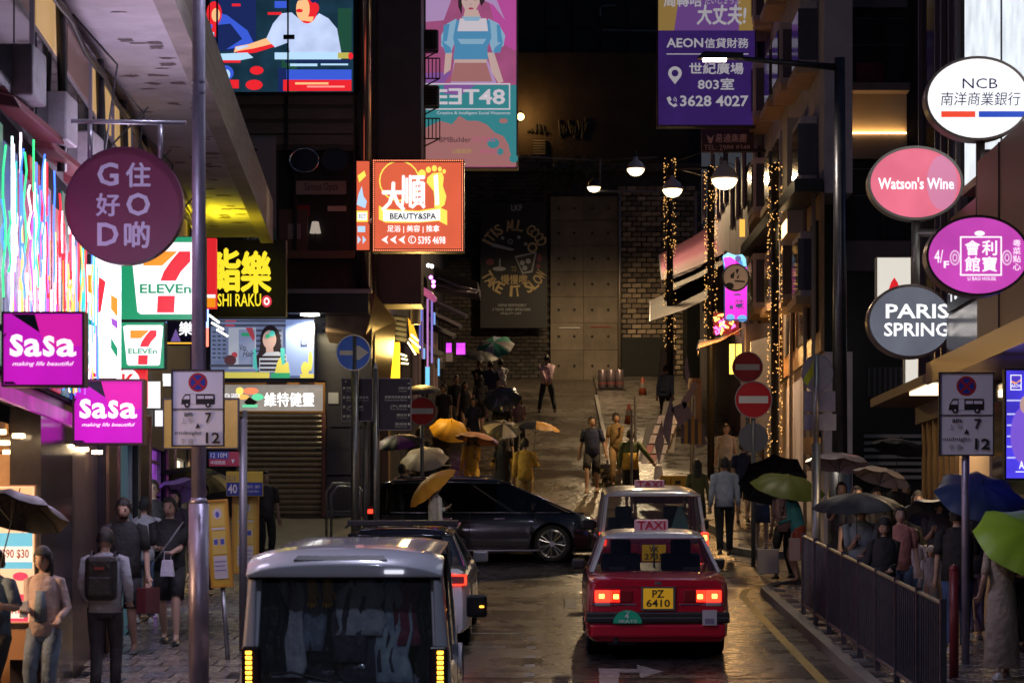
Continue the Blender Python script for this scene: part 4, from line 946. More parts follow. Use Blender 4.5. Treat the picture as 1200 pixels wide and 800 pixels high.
# ground floor of right building
for i, y in enumerate((36.4, 36.9, 37.4, 37.95, 38.5, 39.1, 39.6)): nbox('golden_mullion', 5.76, 5.9, y, y + .12, G(y) + .1, 5.3, M('brushed_gold', (.55, .38, .2), .28, .9))
nbox('cream_wall', 5.78, 5.9, 33.7, 36.2, G(34) + .1, 4.75, M('cream_lit_wall', (.62, .45, .28), .5))
nbox('beam', 5.7, 5.9, 33.7, 40, 5.0, 5.5, M('tan_beam', (.18, .12, .08), .5))
nbox('dark_door', 5.8, 5.9, 26, 33.6, G(30), 5.2, GLD)
ld = bpy.data.lights.new('soffit_light', 'AREA'); ld.energy = 40; ld.size = .5; ld.size_y = 2; ld.shape = 'RECTANGLE'; ld.color = (1, .7, .4)
lo = bpy.data.objects.new('soffit_light', ld); COL.objects.link(lo); lo.parent = NB; lo.location = (5.3 - n4.x, 35 - n4.y, 5.2 - n4.z)
nbox('soffit_lamp', 5.05, 5.55, 34, 36, 5.22, 5.27, E('warm_soffit_lamp', (1, .75, .45), 2.5))
nbox('soffit_carrier', 5.0, 5.8, 33.65, 40, 5.271, 5.4, BRN)
# blue finance ad panel
ad = Sign('blue_finance_poster', 'glowing blue upright finance poster at the right edge above the navy umbrella', 'poster', 29, 1177, 432, 1262, 562, .12, E('blue_screen', (.07, .05, .75), .9, lit=True, var=.4), BLK, 2)
LB1 = E('pale_blue_print', (.6, .6, 1), .9)
ad.art([(LB1, [(1180, y), (1198, y), (1198, y + 2), (1180, y + 2)]) for y in (468, 484, 497, 510, 522, 535)] + [(E('ad_purple', (.25, .12, .8), .8), circ(1200, 510, 16, 34)), (E('ad_skin', (.8, .5, .45), .6), circ(1203, 474, 8, 11)), (TXW, [(1184, 439), (1197, 439), (1197, 457), (1184, 457)]), (E('ad_blue2', (.1, .06, .7), .8), [(1185, 440), (1196, 440), (1196, 456), (1185, 456)]), (E('ad_orange', (1, .4, .15), 1), [(1185, 446), (1191, 448), (1196, 444), (1196, 446), (1190, 450), (1185, 448)])])
ad.text('AEON', 1185, 450, 1196, 454, TXW); ad.text('A', 1194, 540, 1200, 549, TXW, bold=.02); ad.art([(TXW, rect(1190, 552, 1240, 553))], off=.02); 

# ================================================================ OVAL SIGNS
BRZ = M('bronze_rim', (.20, .15, .13), .35, .7); GRIM = M('grey_green_rim', (.30, .28, .24), .4, .6)
NAVY = M('navy_print', (.02, .03, .2), .5)
s1 = Sign('oval_bank_sign', 'white oval NCB bank sign with red and blue bars, topmost of the ovals', 'sign', 30, 1084, 66, 1208, 165, .22, E('white_oval_face', (1, 1, 1), 1.0, lit=True), BRZ, 3, 'oval')
s1.text('NCB', 1128, 92, 1169, 104, NAVY); s1.text('南洋商業銀行', 1103, 108, 1196, 124, NAVY, shear=.1)
s1.art([(E('sign_bar_red', (.9, .07, .03), .9), rect(1103, 130.5, 1143, 137.5)), (E('sign_bar_blue', (.02, .07, .5), .9), rect(1147, 130.5, 1203, 137.5))])
s2 = Sign('oval_wine_sign', 'pink oval sign lettered Watson\'s Wine', 'sign', 33, 1017, 171, 1129, 258, .22, E('pink_oval_face', (.85, .17, .26), .85, lit=True, var=.15), GRIM, 3, 'oval')
s2.art([(E('paler_pink', (.75, .25, .42), .8), [p for p in circ(1104, 214, 18, 32)])])
s2.text("Watson's Wine", 1029, 208, 1118, 222, TXW, bold=.02)
s3_ = Sign('oval_tea_house_sign', 'magenta oval sign with four white characters in a square, lettered LI BAO HOUSE', 'sign', 23.5, 1085, 252, 1207, 347, .22, E('magenta_oval_face', (.62, .07, .50), .9, lit=True, var=.15), BRZ, 3, 'oval')
def outline(sg_, mat, x0, y0, x1, y1, t, off=.01):
    return sg_.art([(mat, rect(x0, y0, x1, y0 + t)), (mat, rect(x0, y1 - t, x1, y1)), (mat, rect(x0, y0 + t, x0 + t, y1 - t)), (mat, rect(x1 - t, y0 + t, x1, y1 - t))], off=off, name='square_outline')
outline(s3_, TXW, 1125, 277, 1174, 323, 1.6)
for t_, x, y in (('會', 1131, 282), ('利', 1151, 282), ('館', 1131, 301), ('寶', 1151, 301)): s3_.text(t_, x, y, x + 17, y + 17, TXW, bold=.02)
s3_.text('4/', 1095, 293, 1105, 308, TXW); s3_.text('F', 1106, 306, 1112, 314, TXW, bold=.02); s3_.text('LI BAO HOUSE', 1134, 324.5, 1167, 328.5, TXW)
for i, t_ in enumerate('粵菜點心'): s3_.text(t_, 1187, 281 + i * 9.2, 1196, 289 + i * 9.2, TXW)
PKL = E('pale_pink_line', (1, .6, .9), .9)
for cx_ in (1119, 1180): s3_.art([(PKL, circ(cx_, 302, 6, 9)), (E('magenta_oval_inner', (.62, .07, .50), .8), circ(cx_, 302, 4.4, 7)), (PKL, circ(cx_, 302, 3, 5)), (E('magenta_oval_inner', (.62, .07, .50), .8), circ(cx_, 302, 1.6, 3))])
s3_.art([(TXW, circ(1148, 273.5, 6, 3))])
s4 = Sign('oval_fashion_sign', 'grey oval sign lettered PARIS SPRING', 'sign', 34, 1016, 333, 1118, 420, .22, E('grey_oval_face', (.11, .12, .15), 1.0, var=.2), BRZ, 3, 'oval')
s4.text('PARIS', 1038, 356, 1112, 373, TXW, bold=.02); s4.text('SPRING', 1036, 378, 1112, 394, TXW, bold=.02)
for (sg_, px, y0, y1, xw) in ((s1, 1149, 166, 252, 1200), (s2, 1073, 259, 333, 1110)):
    Yp = sg_.Y + .12; a = W(px, y0, Yp); b = W(px, y1, Yp); t = sg_.root; o = t.location.copy()
    MB(o).tube([a, b], .055, 10).build('post', GRIM if sg_ is s2 else BRZ, t, smooth=True)
    c = W(px, y0 + 14, Yp); MB(o).tube([c, Vector((5.8, Yp, c.z))], .05, 8).build('bracket', GRIM if sg_ is s2 else BRZ, t, smooth=True)
for sg_ in (s3_, s4): 
    o = sg_.root.location.copy(); MB(o).tube([o + Vector((.2, .15, 0)), Vector((5.85, o.y + .15, o.z))], .05, 8).build('bracket', BRZ, sg_.root)

# ================================================================ traffic signs
def post(root, px, Y, y0, zb, r=.038, mat=GALV, name='post'):
    a = W(px, y0, Y); o = root.location.copy()
    return MB(o).tube([Vector((a.x, Y, zb)), a], r, 10).build(name, mat, root, smooth=True)
def bus_sign(Y, x0, y0, x1, y1, label, zb, pr, pmat, px):
    ym = y0 + (y1 - y0) * .515
    PLT = M('white_sign_plate', (.78, .79, .92), .4)
    s = Sign('minibus_restriction_sign', label, 'traffic sign', Y, x0, y0, x1, y1, .02, PLT, BLK, 1.6)
    w = x1 - x0; cx_ = (x0 + x1) / 2; cy_ = y0 + (y1 - y0) * .165
    SR = M('sign_red_paint', (.45, .02, .03), .4); SB = M('sign_blue_paint', (.02, .05, .38), .4)
    rr = w * .18
    bars = []
    for a in (45, -45):
        c, s_ = math.cos(R(a)), math.sin(R(a)); L_, t_ = rr * .95, rr * .12
        bars.append((SR, [(cx_ + c * u - s_ * v, cy_ + s_ * u + c * v) for u, v in ((-L_, -t_), (L_, -t_), (L_, t_), (-L_, t_))]))
    s.art([(SR, circ(cx_, cy_, rr)), (SB, circ(cx_, cy_, rr * .78))] + bars)
    bx, by = x0 + w * .18, y0 + (y1 - y0) * .30; bw_ = w * .64; bh_ = (y1 - y0) * .17
    P = lambda u, v: (bx + bw_ * u, by + bh_ * v)
    s.art([(BLK, [P(0, .9), P(.02, .5), P(.12, .1), P(.98, .1), P(1, .3), P(1, .9)]), (PLT, [P(.28, .12), P(.44, .12), P(.44, .88), P(.28, .88)]), (PLT, [P(.06, .5), P(.13, .22), P(.25, .22), P(.25, .5)]),
           (PLT, [P(.48, .24), P(.68, .24), P(.68, .46), P(.48, .46)]), (PLT, [P(.71, .24), P(.95, .24), P(.95, .46), P(.71, .46)]), (BLK, circ(*P(.18, .92), w * .055)), (BLK, circ(*P(.8, .92), w * .055)), (PLT, circ(*P(.18, .92), w * .02)), (PLT, circ(*P(.8, .92), w * .02)),
           (BLK, rect(x0 + 1.6, ym - .7, x1 - 1.6, ym + .7)), (BLK, [(cx_ - 3, ym + 22), (cx_ + 3, ym + 22), (cx_, ym + 16)])], off=.012)
    s.text('am', x0 + w * .24, ym + 4, x0 + w * .40, ym + 8.5, TXD, bold=.02); s.text('上 午', x0 + w * .18, ym + 10, x0 + w * .42, ym + 17, M('grey_lettering', (.25, .25, .3)))
    s.text('7', x1 - w * .36, ym + 4, x1 - w * .24, ym + 16, TXD, bold=.04)
    s.text('midnight', x0 + w * .07, ym + 25.5, x0 + w * .57, ym + 31, TXD); s.text('午 夜', x0 + w * .18, ym + 34, x0 + w * .42, ym + 41, M('grey_lettering', (.25, .25, .3)))
    s.text('12', x1 - w * .35, ym + 27, x1 - w * .08, ym + 40, TXD, bold=.04)
    return s
g = G(24) + .1
lp = thing('lamp_post', 'thick grey steel lamp post at the left pavement edge carrying the minibus restriction sign', 'lamp post', (W(233, 600, 24).x, 24, g)); l3 = lp.location.copy()
PM = M('lilac_grey_steel', (.30, .27, .36), .38, .55, var=.18, vs=3, bump=.1, bs=10)
MB(l3).tube([(l3.x, 24, g), (l3.x, 24, W(0, 590, 24).z)], .096, 20).build('base_column', PM, lp, smooth=True)
MB(l3).tube([(l3.x, 24, W(0, 590, 24).z), (l3.x, 24, W(0, 583, 24).z)], [.096, .07], 20).build('collar', PM, lp, smooth=True)
MB(l3).tube([(l3.x, 24, W(0, 584, 24).z), (l3.x, 24, 10.6)], [.070, .056], 18).build('pole', PM, lp, smooth=True)
MB(l3).tube([(l3.x, 24, 10.5), (l3.x + .4, 24, 10.9), (l3.x + 1.3, 24, 11.0)], .04, 10).build('arm', PM, lp, smooth=True)
MB(l3).box(l3.x + 1.55, 24, 10.98, .6, .24, .12).build('lamp_head', DKM, lp, bevel=.03); MB(l3).box(l3.x + 1.55, 24, 10.9, .5, .18, .03).build('lens', E('cool_lamp_lens', (.85, .88, 1), 15), lp)
ld = bpy.data.lights.new('lamp_post_light', 'SPOT'); ld.energy = 700; ld.color = (.75, .74, 1); ld.spot_size = R(155); ld.spot_blend = .6; ld.shadow_soft_size = .25
lo = bpy.data.objects.new('lamp_post_light', ld); COL.objects.link(lo); lo.parent = lp; lo.location = (1.55, 0, 10.8 - l3.z)
for y in (95, 108): MB(l3).tube([(l3.x, 24, W(0, y, 24).z), (l3.x, 24, W(0, y + 1.5, 24).z)], .068, 16).build('pole_joint', PM, lp)
def added_lamp_post(Y):  # unseen post, added to throw light on vehicle rears and faces
    g_ = G(Y) + .1; t = thing('lamp_post', 'thick grey steel lamp post farther back on the left pavement towards the main road', 'lamp post', (-3.45, Y, g_))
    MB().tube([(0, 0, 0), (0, 0, 9.2)], [.09, .06], 18).build('pole', PM, t, smooth=True); MB().tube([(0, 0, 9.1), (.4, 0, 9.5), (1.3, 0, 9.6)], .04, 10).build('arm', PM, t, smooth=True)
    MB().box(1.55, 0, 9.58, .6, .24, .12).build('lamp_head', DKM, t, bevel=.03); MB().box(1.55, 0, 9.5, .5, .18, .03).build('lens', E('cool_lamp_lens', (.85, .88, 1), 15), t)
    ld = bpy.data.lights.new('lamp_post_light', 'SPOT'); ld.energy = 1000; ld.color = (.72, .78, 1); ld.spot_size = R(165); ld.spot_blend = .5; ld.shadow_soft_size = .25
    lo = bpy.data.objects.new('lamp_post_light', ld); COL.objects.link(lo); lo.parent = t; lo.location = (1.55, 0, 9.4)
added_lamp_post(9)
bs = bus_sign(23.85, 201, 433, 263, 523, 'left minibus restriction sign fixed to the thick lamp post, 7 am to 12 midnight', 0, 0, None, 0)
MB().bb(-.02, .02, .02, .14, -.1, .1).build('clamp', GALV, bs.root)
bs2 = bus_sign(28.5, 1100, 436, 1165, 534, 'right minibus restriction sign on its thin grey post in front of the cream wall', 0, 0, None, 0)
bs2.root['label'] = 'right minibus restriction sign on its own thin grey post near the blue poster'
o = bs2.root.location.copy()
MB(o).tube([Vector((o.x, 28.56, G(28.5) + .1)), Vector((o.x, 28.56, o.z + .3))], .045, 14).build('post', PM, bs2.root, smooth=True)
# blue arrow + posts
GP = M('grey_post_paint', (.16, .16, .17), .4, .3)
ar = Sign('turn_right_sign', 'round blue sign with a white arrow pointing right', 'traffic sign', 45.5, 393.5, 392, 435, 434.5, .03, M('sign_blue_face', (.02, .16, .95), .3), M('white_rim', (.85, .85, .9), .4), 1.5, 'oval')
ar.art([(WHT, [(398, 410.5), (416, 410.5), (414, 405), (421, 405), (432, 413), (421, 421.5), (414, 421.5), (416, 416), (398, 416)])])
o = ar.root.location.copy(); MB(o).tube([Vector((o.x + .02, o.y + .06, G(45.5))), o + Vector((.02, .06, .3))], .07, 12).build('post', GALV, ar.root, smooth=True)
DB = M('deep_aubergine_board', (.014, .008, .02), .4)
dbs = []
for (x0, y0, x1, y1, Y, lab, right) in ((400, 443, 437, 493.5, 45.9, 'left dark wayfinding board below the blue arrow sign, arrow pointing left', 0), (443, 443, 482, 504, 46, 'right dark wayfinding board beside the left no entry sign', 1)):
    b = Sign('wayfinding_board', lab, 'sign', Y, x0, y0, x1, y1, .05, DB, M('pale_board_edge', (.4, .36, .45), .4), .8)
    L5 = (('中環中心', 'The Center'), ('蘇豪荷南美食區', 'Graham Street Market'), ('大館', 'Tai Kwun'), ('蘭桂坊', 'Lan Kwai Fong'), ('雲咸街', 'Wyndham Street'))
    n = 4 if not right else 5
    for i in range(n):
        y = y0 + 10 + i * (11 if not right else 10.5); w = (10, 26, 20, 12, 14)[i]
        if right: xa, xb = x1 - 5 - w, x1 - 5
        else: xa, xb = x0 + 6, x0 + 6 + w
        b.text(L5[i][0], xa, y, xb, y + 3, WHT, off=.008, fit=True, bold=.02); b.text(L5[i][1], xa, y + 4, xb, y + 6, WHT, off=.008)
        b.art([(TXG, rect(x1 - 4, y, x1 - 1.5, y + 3)) if right else (TXG, rect(x0 + 2, y, x0 + 4.5, y + 3))], off=.008)
    b.art([(TXG, [(x1 - 5, y0 + 6), (x1 - 2, y0 + 5), (x1 - 2, y0 + 7)]) if right else (TXG, [(x0 + 3, y0 + 4), (x0 + 6, y0 + 3), (x0 + 6, y0 + 5)])], off=.01)
    o = b.root.location.copy(); px = 417 if not right else 450
    for q in ((418, 428) if not right else (441,)):
        a = W(q, 444 if right else 490, Y + .08); MB(o).tube([(a.x, Y + .08, G(Y)), a], .045 if q < 441 else .06, 10).build('post', GP, b.root, smooth=True)
wp = thing('white_tipped_post', 'slim grey post with a pale tip standing between the two wayfinding boards', 'post', (W(440, 600, 45.7).x, 45.7, G(45.7))); o = wp.location.copy()
MB(o).tube([o, W(440, 432, 45.7)], .045, 10).build('post', GALV, wp, smooth=True); MB(o).tube([W(440, 432, 45.7), W(440, 424, 45.7)], [.04, .012], 10).build('tip', WHT, wp)
RDP = M('no_entry_red', (.55, .015, .02), .35)
def no_entry(label, px, py, r, Y, zb, base=True):
    s = Sign('no_entry_sign', label, 'traffic sign', Y, px - r, py - r, px + r, py + r, .03, RDP, M('dull_rim', (.35, .3, .32), .4), 1.2, 'oval', group='round red no entry signs')
    s.art([(WHT, rect(px - r * .78, py - r * .19, px + r * .78, py + r * .19))])
    o = s.root.location.copy()
    if base: MB(o).tube([Vector((o.x, Y + .06, G(Y))), o + Vector((0, .06, .3))], .04, 10).build('post', GP, s.root, smooth=True)
    return s
no_entry('no entry sign on the left, in front of the yellow umbrella', 494.5, 481.5, 17, 51, 0)
no_entry('upper no entry sign on the right, half hidden behind the lower one', 876, 430, 18, 53, 0)
ne = no_entry('lower no entry sign on the right, full face with a grey disc beneath', 883, 468, 22, 47.2, 0)
o = ne.root.location.copy(); c = W(883, 513, 47.25)
MB(o).tube([c, c + Vector((0, .03, 0))], 17.5 * 47.2 / F, 28).build('sign_back_disc', M('grey_sign_back', (.17, .17, .19), .5, .3), ne.root)
sb_ = Sign('reversed_round_sign', 'back of a round traffic sign with two grey plates below, catching a yellow reflection', 'traffic sign', 37, 939.5, 415, 976.5, 459, .03, M('pale_sign_back', (.36, .37, .38), .3, .6, var=.2, vs=3), GALV, 1, 'oval')
sb_.art([(M('painted_yellow_reflection', (.55, .65, .02), .5), [(940, 446), (950, 430), (954, 417), (957, 416), (957, 432), (951, 443), (946, 452)])])  # yellow reflection drawn as a flat patch on the sign back
o = sb_.root.location.copy(); k37 = 37 / F
for (x0, y0, x1, y1) in ((942, 458, 979, 482), (942, 485, 980, 504)):
    a = W(x0, y0, 37); b = W(x1, y1, 37); MB(o).bb(a.x, b.x, 37.0, 37.03, b.z, a.z).build('plate_back', M('pale_sign_back', (.36, .37, .38)), sb_.root)
a = W(955.5, 600, 37); MB(o).tube([(a.x, 36.9, G(37)), (a.x, 36.9, W(0, 520, 37).z)], .065, 12).build('post_base', GALV, sb_.root, smooth=True); MB(o).tube([(a.x, 36.9, W(0, 520, 37).z), (a.x, 36.9, W(0, 416, 37).z)], .04, 12).build('post', GALV, sb_.root, smooth=True)
a = W(942, 512, 37); b = W(962, 532, 37); MB(o).bb(a.x, b.x, 37.04, 37.07, b.z, a.z).build('orange_label', M('orange_label', (.5, .27, .08)), sb_.root)

# ================================================================ LEFT SHOP SIGNS
GODM = M('plum_sign_disc', (.20, .032, .09), .45, var=.1, vs=1.5)
gs = Sign('round_lifestyle_sign', 'large round plum sign with white G O D letters hanging from a steel bar', 'sign', 25, 76, 172, 215, 310, .12, GODM, M('plum_edge', (.12, .03, .07), .4), 1.2, 'oval')
GT = M('lilac_white_lettering', (.70, .62, .85), .5)
for t_, x0, y0, x1, y1 in (('G', 114, 190.5, 139, 218), ('住', 148, 191, 176, 219), ('好', 113, 227, 140, 253), ('O', 148, 226, 176, 253), ('D', 114, 261, 139, 288), ('啲', 146, 260, 175, 290)): gs.text(t_, x0, y0, x1, y1, GT, bold=.03)
o = gs.root.location.copy()
MB(o).tube([W(20, 141, 25), W(218, 144, 25)], .022, 10).build('hanging_bar', M('grey_bar', (.3, .28, .33), .35, .6), gs.root, smooth=True)
for x in (105.5, 188): MB(o).tube([W(x, 146, 25), W(x, 186, 25)], .026, 10).build('hanger', M('grey_bar', (.3, .28, .33)), gs.root, smooth=True)
SAS = E('sasa_magenta', (.62, .01, .55), .85, lit=True, var=.12); SAS2 = E('sasa_pink', (.75, .015, .42), .85); SAN = M('sasa_navy', (.02, .02, .05), .4)
def sasa(label, Y, x0, y0, x1, y1):
    s = Sign('cosmetics_shop_sign', label, 'sign', Y, x0, y0, x1, y1, .18, SAS, M('bronze_box_frame', (.13, .07, .08), .4, .5), 2.5, group='square magenta cosmetics signs')
    w, h = x1 - x0, y1 - y0; P = lambda u, v: (x0 + w * u, y0 + h * v)
    s.art([(SAS2, [P(.36, .04), P(.96, .04), P(.96, .45), P(.55, .5)]), (SAN, [P(.12, .035), P(.40, .035), P(.46, .28)]), (SAN, [P(.03, .93), P(.03, .965), P(.18, .965), P(.14, .93)]), (SAN, [P(.03, .3), P(.06, .28), P(.03, .36)])])
    s.text('s', *P(.10, .30), *P(.26, .60), TXW, bold=.03); s.text('a', *P(.27, .36), *P(.48, .60), TXW, bold=.03); s.text('s', *P(.50, .32), *P(.64, .60), TXW, bold=.03); s.text('a', *P(.66, .36), *P(.90, .60), TXW, bold=.03)
    s.text('making life beautiful', *P(.13, .665), *P(.87, .735), TXW, shear=.35, bold=0)
    o = s.root.location.copy(); MB(o).tube([o + Vector((-s.w / 2, .09, s.h * .3)), Vector((XL(Y) - .1, Y + .09, o.z + s.h * .3))], .03, 8).build('bracket', DKM, s.root)
    return s
sasa('upper left square magenta sign lettered sasa, nearest of the two', 21.5, 2, 365, 99, 453)
sasa('lower right square magenta sign lettered sasa, under the green signs', 26.8, 85, 444, 169, 521)
SG = E('seven_green', (.0, .34, .13), .75, lit=True); SR_ = E('seven_red', (.85, .02, .03), .85); SO_ = E('seven_orange', (.95, .3, .01), .95); SWh = E('seven_white', (1, 1, 1), 1.0, lit=True)
def seven(label, Y, x0, y0, x1, y1):
    s = Sign('convenience_store_sign', label, 'sign', Y, x0, y0, x1, y1, .2, SG, M('dark_green_edge', (.02, .08, .05)), .8, group='green convenience store signs')
    w, h = x1 - x0, y1 - y0; P = lambda u, v: (x0 + w * u, y0 + h * v)
    s.art([(SWh, [P(.13, .1), P(.2, .07), P(.93, .07), P(.97, .1), P(.90, .9), P(.87, .93), P(.25, .93), P(.21, .9)]),
           (SO_, [P(.28, .18), P(.68, .18), P(.50, .35), P(.28, .35)]), (SR_, [P(.70, .18), P(.83, .18), P(.83, .30), P(.72, .42), P(.66, .53), P(.48, .53), P(.52, .42), P(.60, .30)]), (SR_, [P(.45, .71), P(.65, .71), P(.64, .91), P(.44, .91)])])
    s.text('ELEVEn', *P(.24, .57), *P(.84, .68), SG, bold=.03)
    return s
seven('large green and white 7-ELEVEN sign behind the lamp post', 31.4, 140, 277, 240, 375)
seven('small green and white 7-ELEVEN sign hanging below the large one', 31, 137, 377, 193, 432)
st = Sign('tall_striped_light_panel', 'tall glowing white shopfront panel with green, red and orange stripes left of the green signs', 'light panel', 28.2, 101, 298, 140, 442, .1, E('overexposed_white_panel', (1, .97, 1), 2.2, lit=True), None, 0)
st.art([(SO_, [(103, 321), (110, 324), (110, 346), (103, 342)]), (SR_, [(116, 324), (124, 330), (118, 366), (113, 366)]), (SG, [(103, 372), (110, 378), (110, 382), (103, 380)]), (SR_, [(103, 430), (116, 441), (103, 441)]), (SO_, [(130, 345), (138, 350), (138, 372), (130, 362)]), (E('stripe_purple', (.4, .1, .6), .8), [(130, 372), (138, 376), (138, 386), (131, 380)]), (SG, [(130, 395), (138, 408), (138, 420), (130, 408)]), (DKM, rect(101, 298, 109, 310)), (SO_, rect(104, 441, 130, 442))])
ck = Sign('red_circle_sign', 'red sign with a white disc and letter K partly hidden by the magenta sign', 'sign', 31.2, 136, 432, 171, 476, .15, SR_, None, 0)
ck.art([(SWh, circ(150, 447, 14, 15))]); ck.text('K', 143, 438, 158, 456, SR_, bold=.05)
Sign('plain_white_light_box', 'blank glowing white light box right of the lower sasa sign', 'light panel', 35, 170, 446, 189, 479, .15, SWh, DKM, .8)
Sign('plain_white_light_box', 'small blank glowing white box lowest beside the minibus sign', 'light panel', 36.2, 181, 480, 193, 500, .15, SWh, DKM, .6)
Sign('plain_white_light_box', 'blank white light box just left of the minibus restriction sign', 'light panel', 37, 190, 437, 201, 453, .15, SWh, DKM, .6)
rs_ = Sign('red_striped_store_sign', 'narrow red sign with a white and orange stripe right of the lamp post', 'sign', 36, 241, 279, 253, 361, .15, SR_, None, 0)
rs_.art([(SWh, rect(241.5, 345, 252.5, 349)), (SO_, rect(241.5, 349, 252.5, 360))])
bk = Sign('blue_character_sign', 'small dark sign with a white character and yellow underline beside the lamp post', 'sign', 38, 193, 374, 236, 404, .15, M('deep_blue_face', (.03, .02, .10)), BLK, 1)
bk.text('樂', 210, 377, 226, 393, TXW, bold=.03); bk.art([(E('sign_yellow', (1, .5, .05), 1.1), rect(196, 401, 235, 403)), (E('thin_blue', (.2, .3, 1), 1.2), rect(194, 376, 195.5, 400)), (E('lilac_triangle', (.25, .15, .5), .6), [(200, 400), (206, 385), (212, 400)])])
YEL = E('sushi_yellow', (1, .78, .03), 1.05)
su = Sign('sushi_sign', 'black sign with yellow Chinese characters and SUSHI RAKU', 'sign', 47, 245, 281, 335, 371, .25, M('sushi_black', (.012, .012, .012), .3), BLK, 1)
su.text('鮨', 245, 292, 281, 341, YEL, bold=.05); su.text('樂', 283, 295, 317, 343, YEL, bold=.05); su.text('SUSHI RAKU', 241, 344, 306, 359, YEL, bold=.015)
su.art([(E('crest_red', (.8, .05, .08), .9), circ(312.5, 353, 6, 7)), (TXW, circ(312.5, 353, 3.5, 4.5)), (E('crest_red', (.8, .05, .08), .9), circ(312.5, 353, 1.8, 2.4))], off=.02)
# vertical neon edge, strips
ne_ = thing('blue_red_edge_tube', 'thin vertical blue and red edge tube with white slats right of the lamp post', 'neon sign', W(243, 390, 40)); o = ne_.location.copy()
MB(o).tube([W(243, 362, 40), W(243, 384, 40)], .02, 6).build('blue_tube', E('blue_tube', (.2, .3, 1), 4), ne_); MB(o).tube([W(243, 384, 40), W(243, 406, 40)], .02, 6).build('red_tube', E('red_tube', (1, .15, .1), 3), ne_)
for (x0, y0, x1, y1) in ((245, 369, 257, 378), (248, 378, 262, 386), (254, 386, 267, 394)): MB(o).tube([W(x0, y0, 40), W(x1, y1, 40)], .018, 6).build('white_slat_light', E('white_tube', (1, .95, .85), 4), ne_)
# dark hoarding print next to pier: "IT'S" letters
# long billboard with woman
vb = Sign('skin_care_billboard', 'wide pale blue billboard showing a long haired woman and yellow cacti', 'billboard', 53.0, 246, 373, 369, 444, .1, E('billboard_lilac', (.22, .27, .48), .55, lit=True, var=.2), DKM, 1)
LG = E('bb_line', (.55, .6, .75), .55); DG = E('bb_dark', (.10, .11, .17), .4); RDD = E('bb_red', (.6, .08, .12), .5); SKN = E('bb_skin', (.62, .42, .42), .55); HR = E('bb_hair', (.035, .025, .04), .3); CYN = E('bb_cyan', (.1, .6, .6), .6); YL_ = E('bb_yellow', (.85, .75, .15), .6); GN = E('bb_green', (.05, .5, .25), .5)
A = [(DG, rect(246, 375, 340, 377)), (RDD, rect(264, 375, 277, 377)), (DG, rect(246, 380, 340, 382.5)), (RDD, rect(264, 380, 275, 382.5))]
for i in range(9): A.append((DG, rect(300, 386 + i * 6, 330, 388.5 + i * 6)))
for i in range(7):
    for j in range(3): A.append((DG, rect(249 + j * 6, 388 + i * 5, 253 + j * 6, 390 + i * 5)))
A += [(LG, rect(268, 384, 300, 432)), (E('bb_panel', (.3, .36, .6), .55), rect(280, 386, 299, 430)), (GN, rect(283, 390, 294, 394)), (RDD, [(288, 384), (296, 384), (299, 396), (297, 400)]), (RDD, circ(275, 416, 3.5)), (E('bb_brown', (.15, .06, .08), .4), circ(270, 422, 7, 6)),
      (DG, rect(246, 427, 296, 430)), (YL_, rect(246, 436, 316, 443)), (E('bb_blue', (.3, .42, .85), .55), rect(335, 375, 368, 440)),
      (HR, circ(317, 398, 12, 17)), (HR, [(306, 396), (304, 412), (300, 420), (302, 430), (312, 424), (328, 416), (330, 412), (329, 396)]), (SKN, circ(316, 398, 8, 11)), (SKN, [(312, 405), (320, 405), (321, 414), (312, 414)]),
      (LG, [(304, 420), (312, 413), (326, 412), (336, 416), (338, 436), (304, 436)])] + [(HR, rect(305, 417 + i * 5, 335, 419.5 + i * 5)) for i in range(4)] + [
      (CYN, rect(329, 408, 334, 436)), (CYN, [(297, 410), (300, 408), (302, 436), (297, 430)]), (CYN, circ(319, 391, 3.5)), (GN, circ(314, 394, 2.5)),
      (YL_, [(322, 438), (325, 425), (329, 418), (331, 428), (338, 424), (340, 438)]), (YL_, circ(358, 432, 5, 8)), (YL_, circ(364, 423, 2.5, 12)), (YL_, rect(352, 438, 368, 443)), (GN, rect(318, 437, 340, 443)), (HR, rect(353, 381, 360, 405)), (E('bb_blue', (.3, .42, .85), .55), rect(353.8, 382, 359.2, 404))]
vb.art(A, off=.006)
vb.text('Vita', 281, 404, 289, 411, TXD); vb.text('Hair', 285, 411, 298, 418, TXD, shear=.3)
for i, t_ in enumerate('健康生活'): vb.text(t_, 354.5, 384 + i * 5, 358.5, 388 + i * 5, HR)
vs_ = Sign('health_shop_sign', 'wooden framed beige shop sign with leaf logo over the metal shutter', 'sign', 53.0, 246, 448, 381, 484, .16, E('beige_lit_face', (.34, .30, .27), .75, lit=True, var=.2), M('orange_wood_frame', (.4, .19, .06), .45), 2.6)
vs_.text('維特健靈', 310, 460, 368, 476, E('glow_white', (1, 1, 1), 1.4), bold=.03)
vs_.text('VITA GREEN', 262, 461, 281, 466, E('glow_white', (1, 1, 1), 1.4))
vs_.art([(E('leaf_sun', (1, .7, .15), 1.2), circ(281, 458, 4.6)), (E('leaf_red', (.95, .25, .12), 1.1), circ(294, 458, 9, 4)), (E('leaf_orange', (.95, .5, .12), 1.1), circ(285, 465, 7, 3)), (E('leaf_green', (.15, .75, .4), 1), circ(302, 465, 7, 4)), (BLK, [(286, 471), (292, 465), (302, 471), (298, 474), (289, 474)]), (E('leaf_green', (.15, .75, .4), 1), rect(284, 474, 302, 477))])
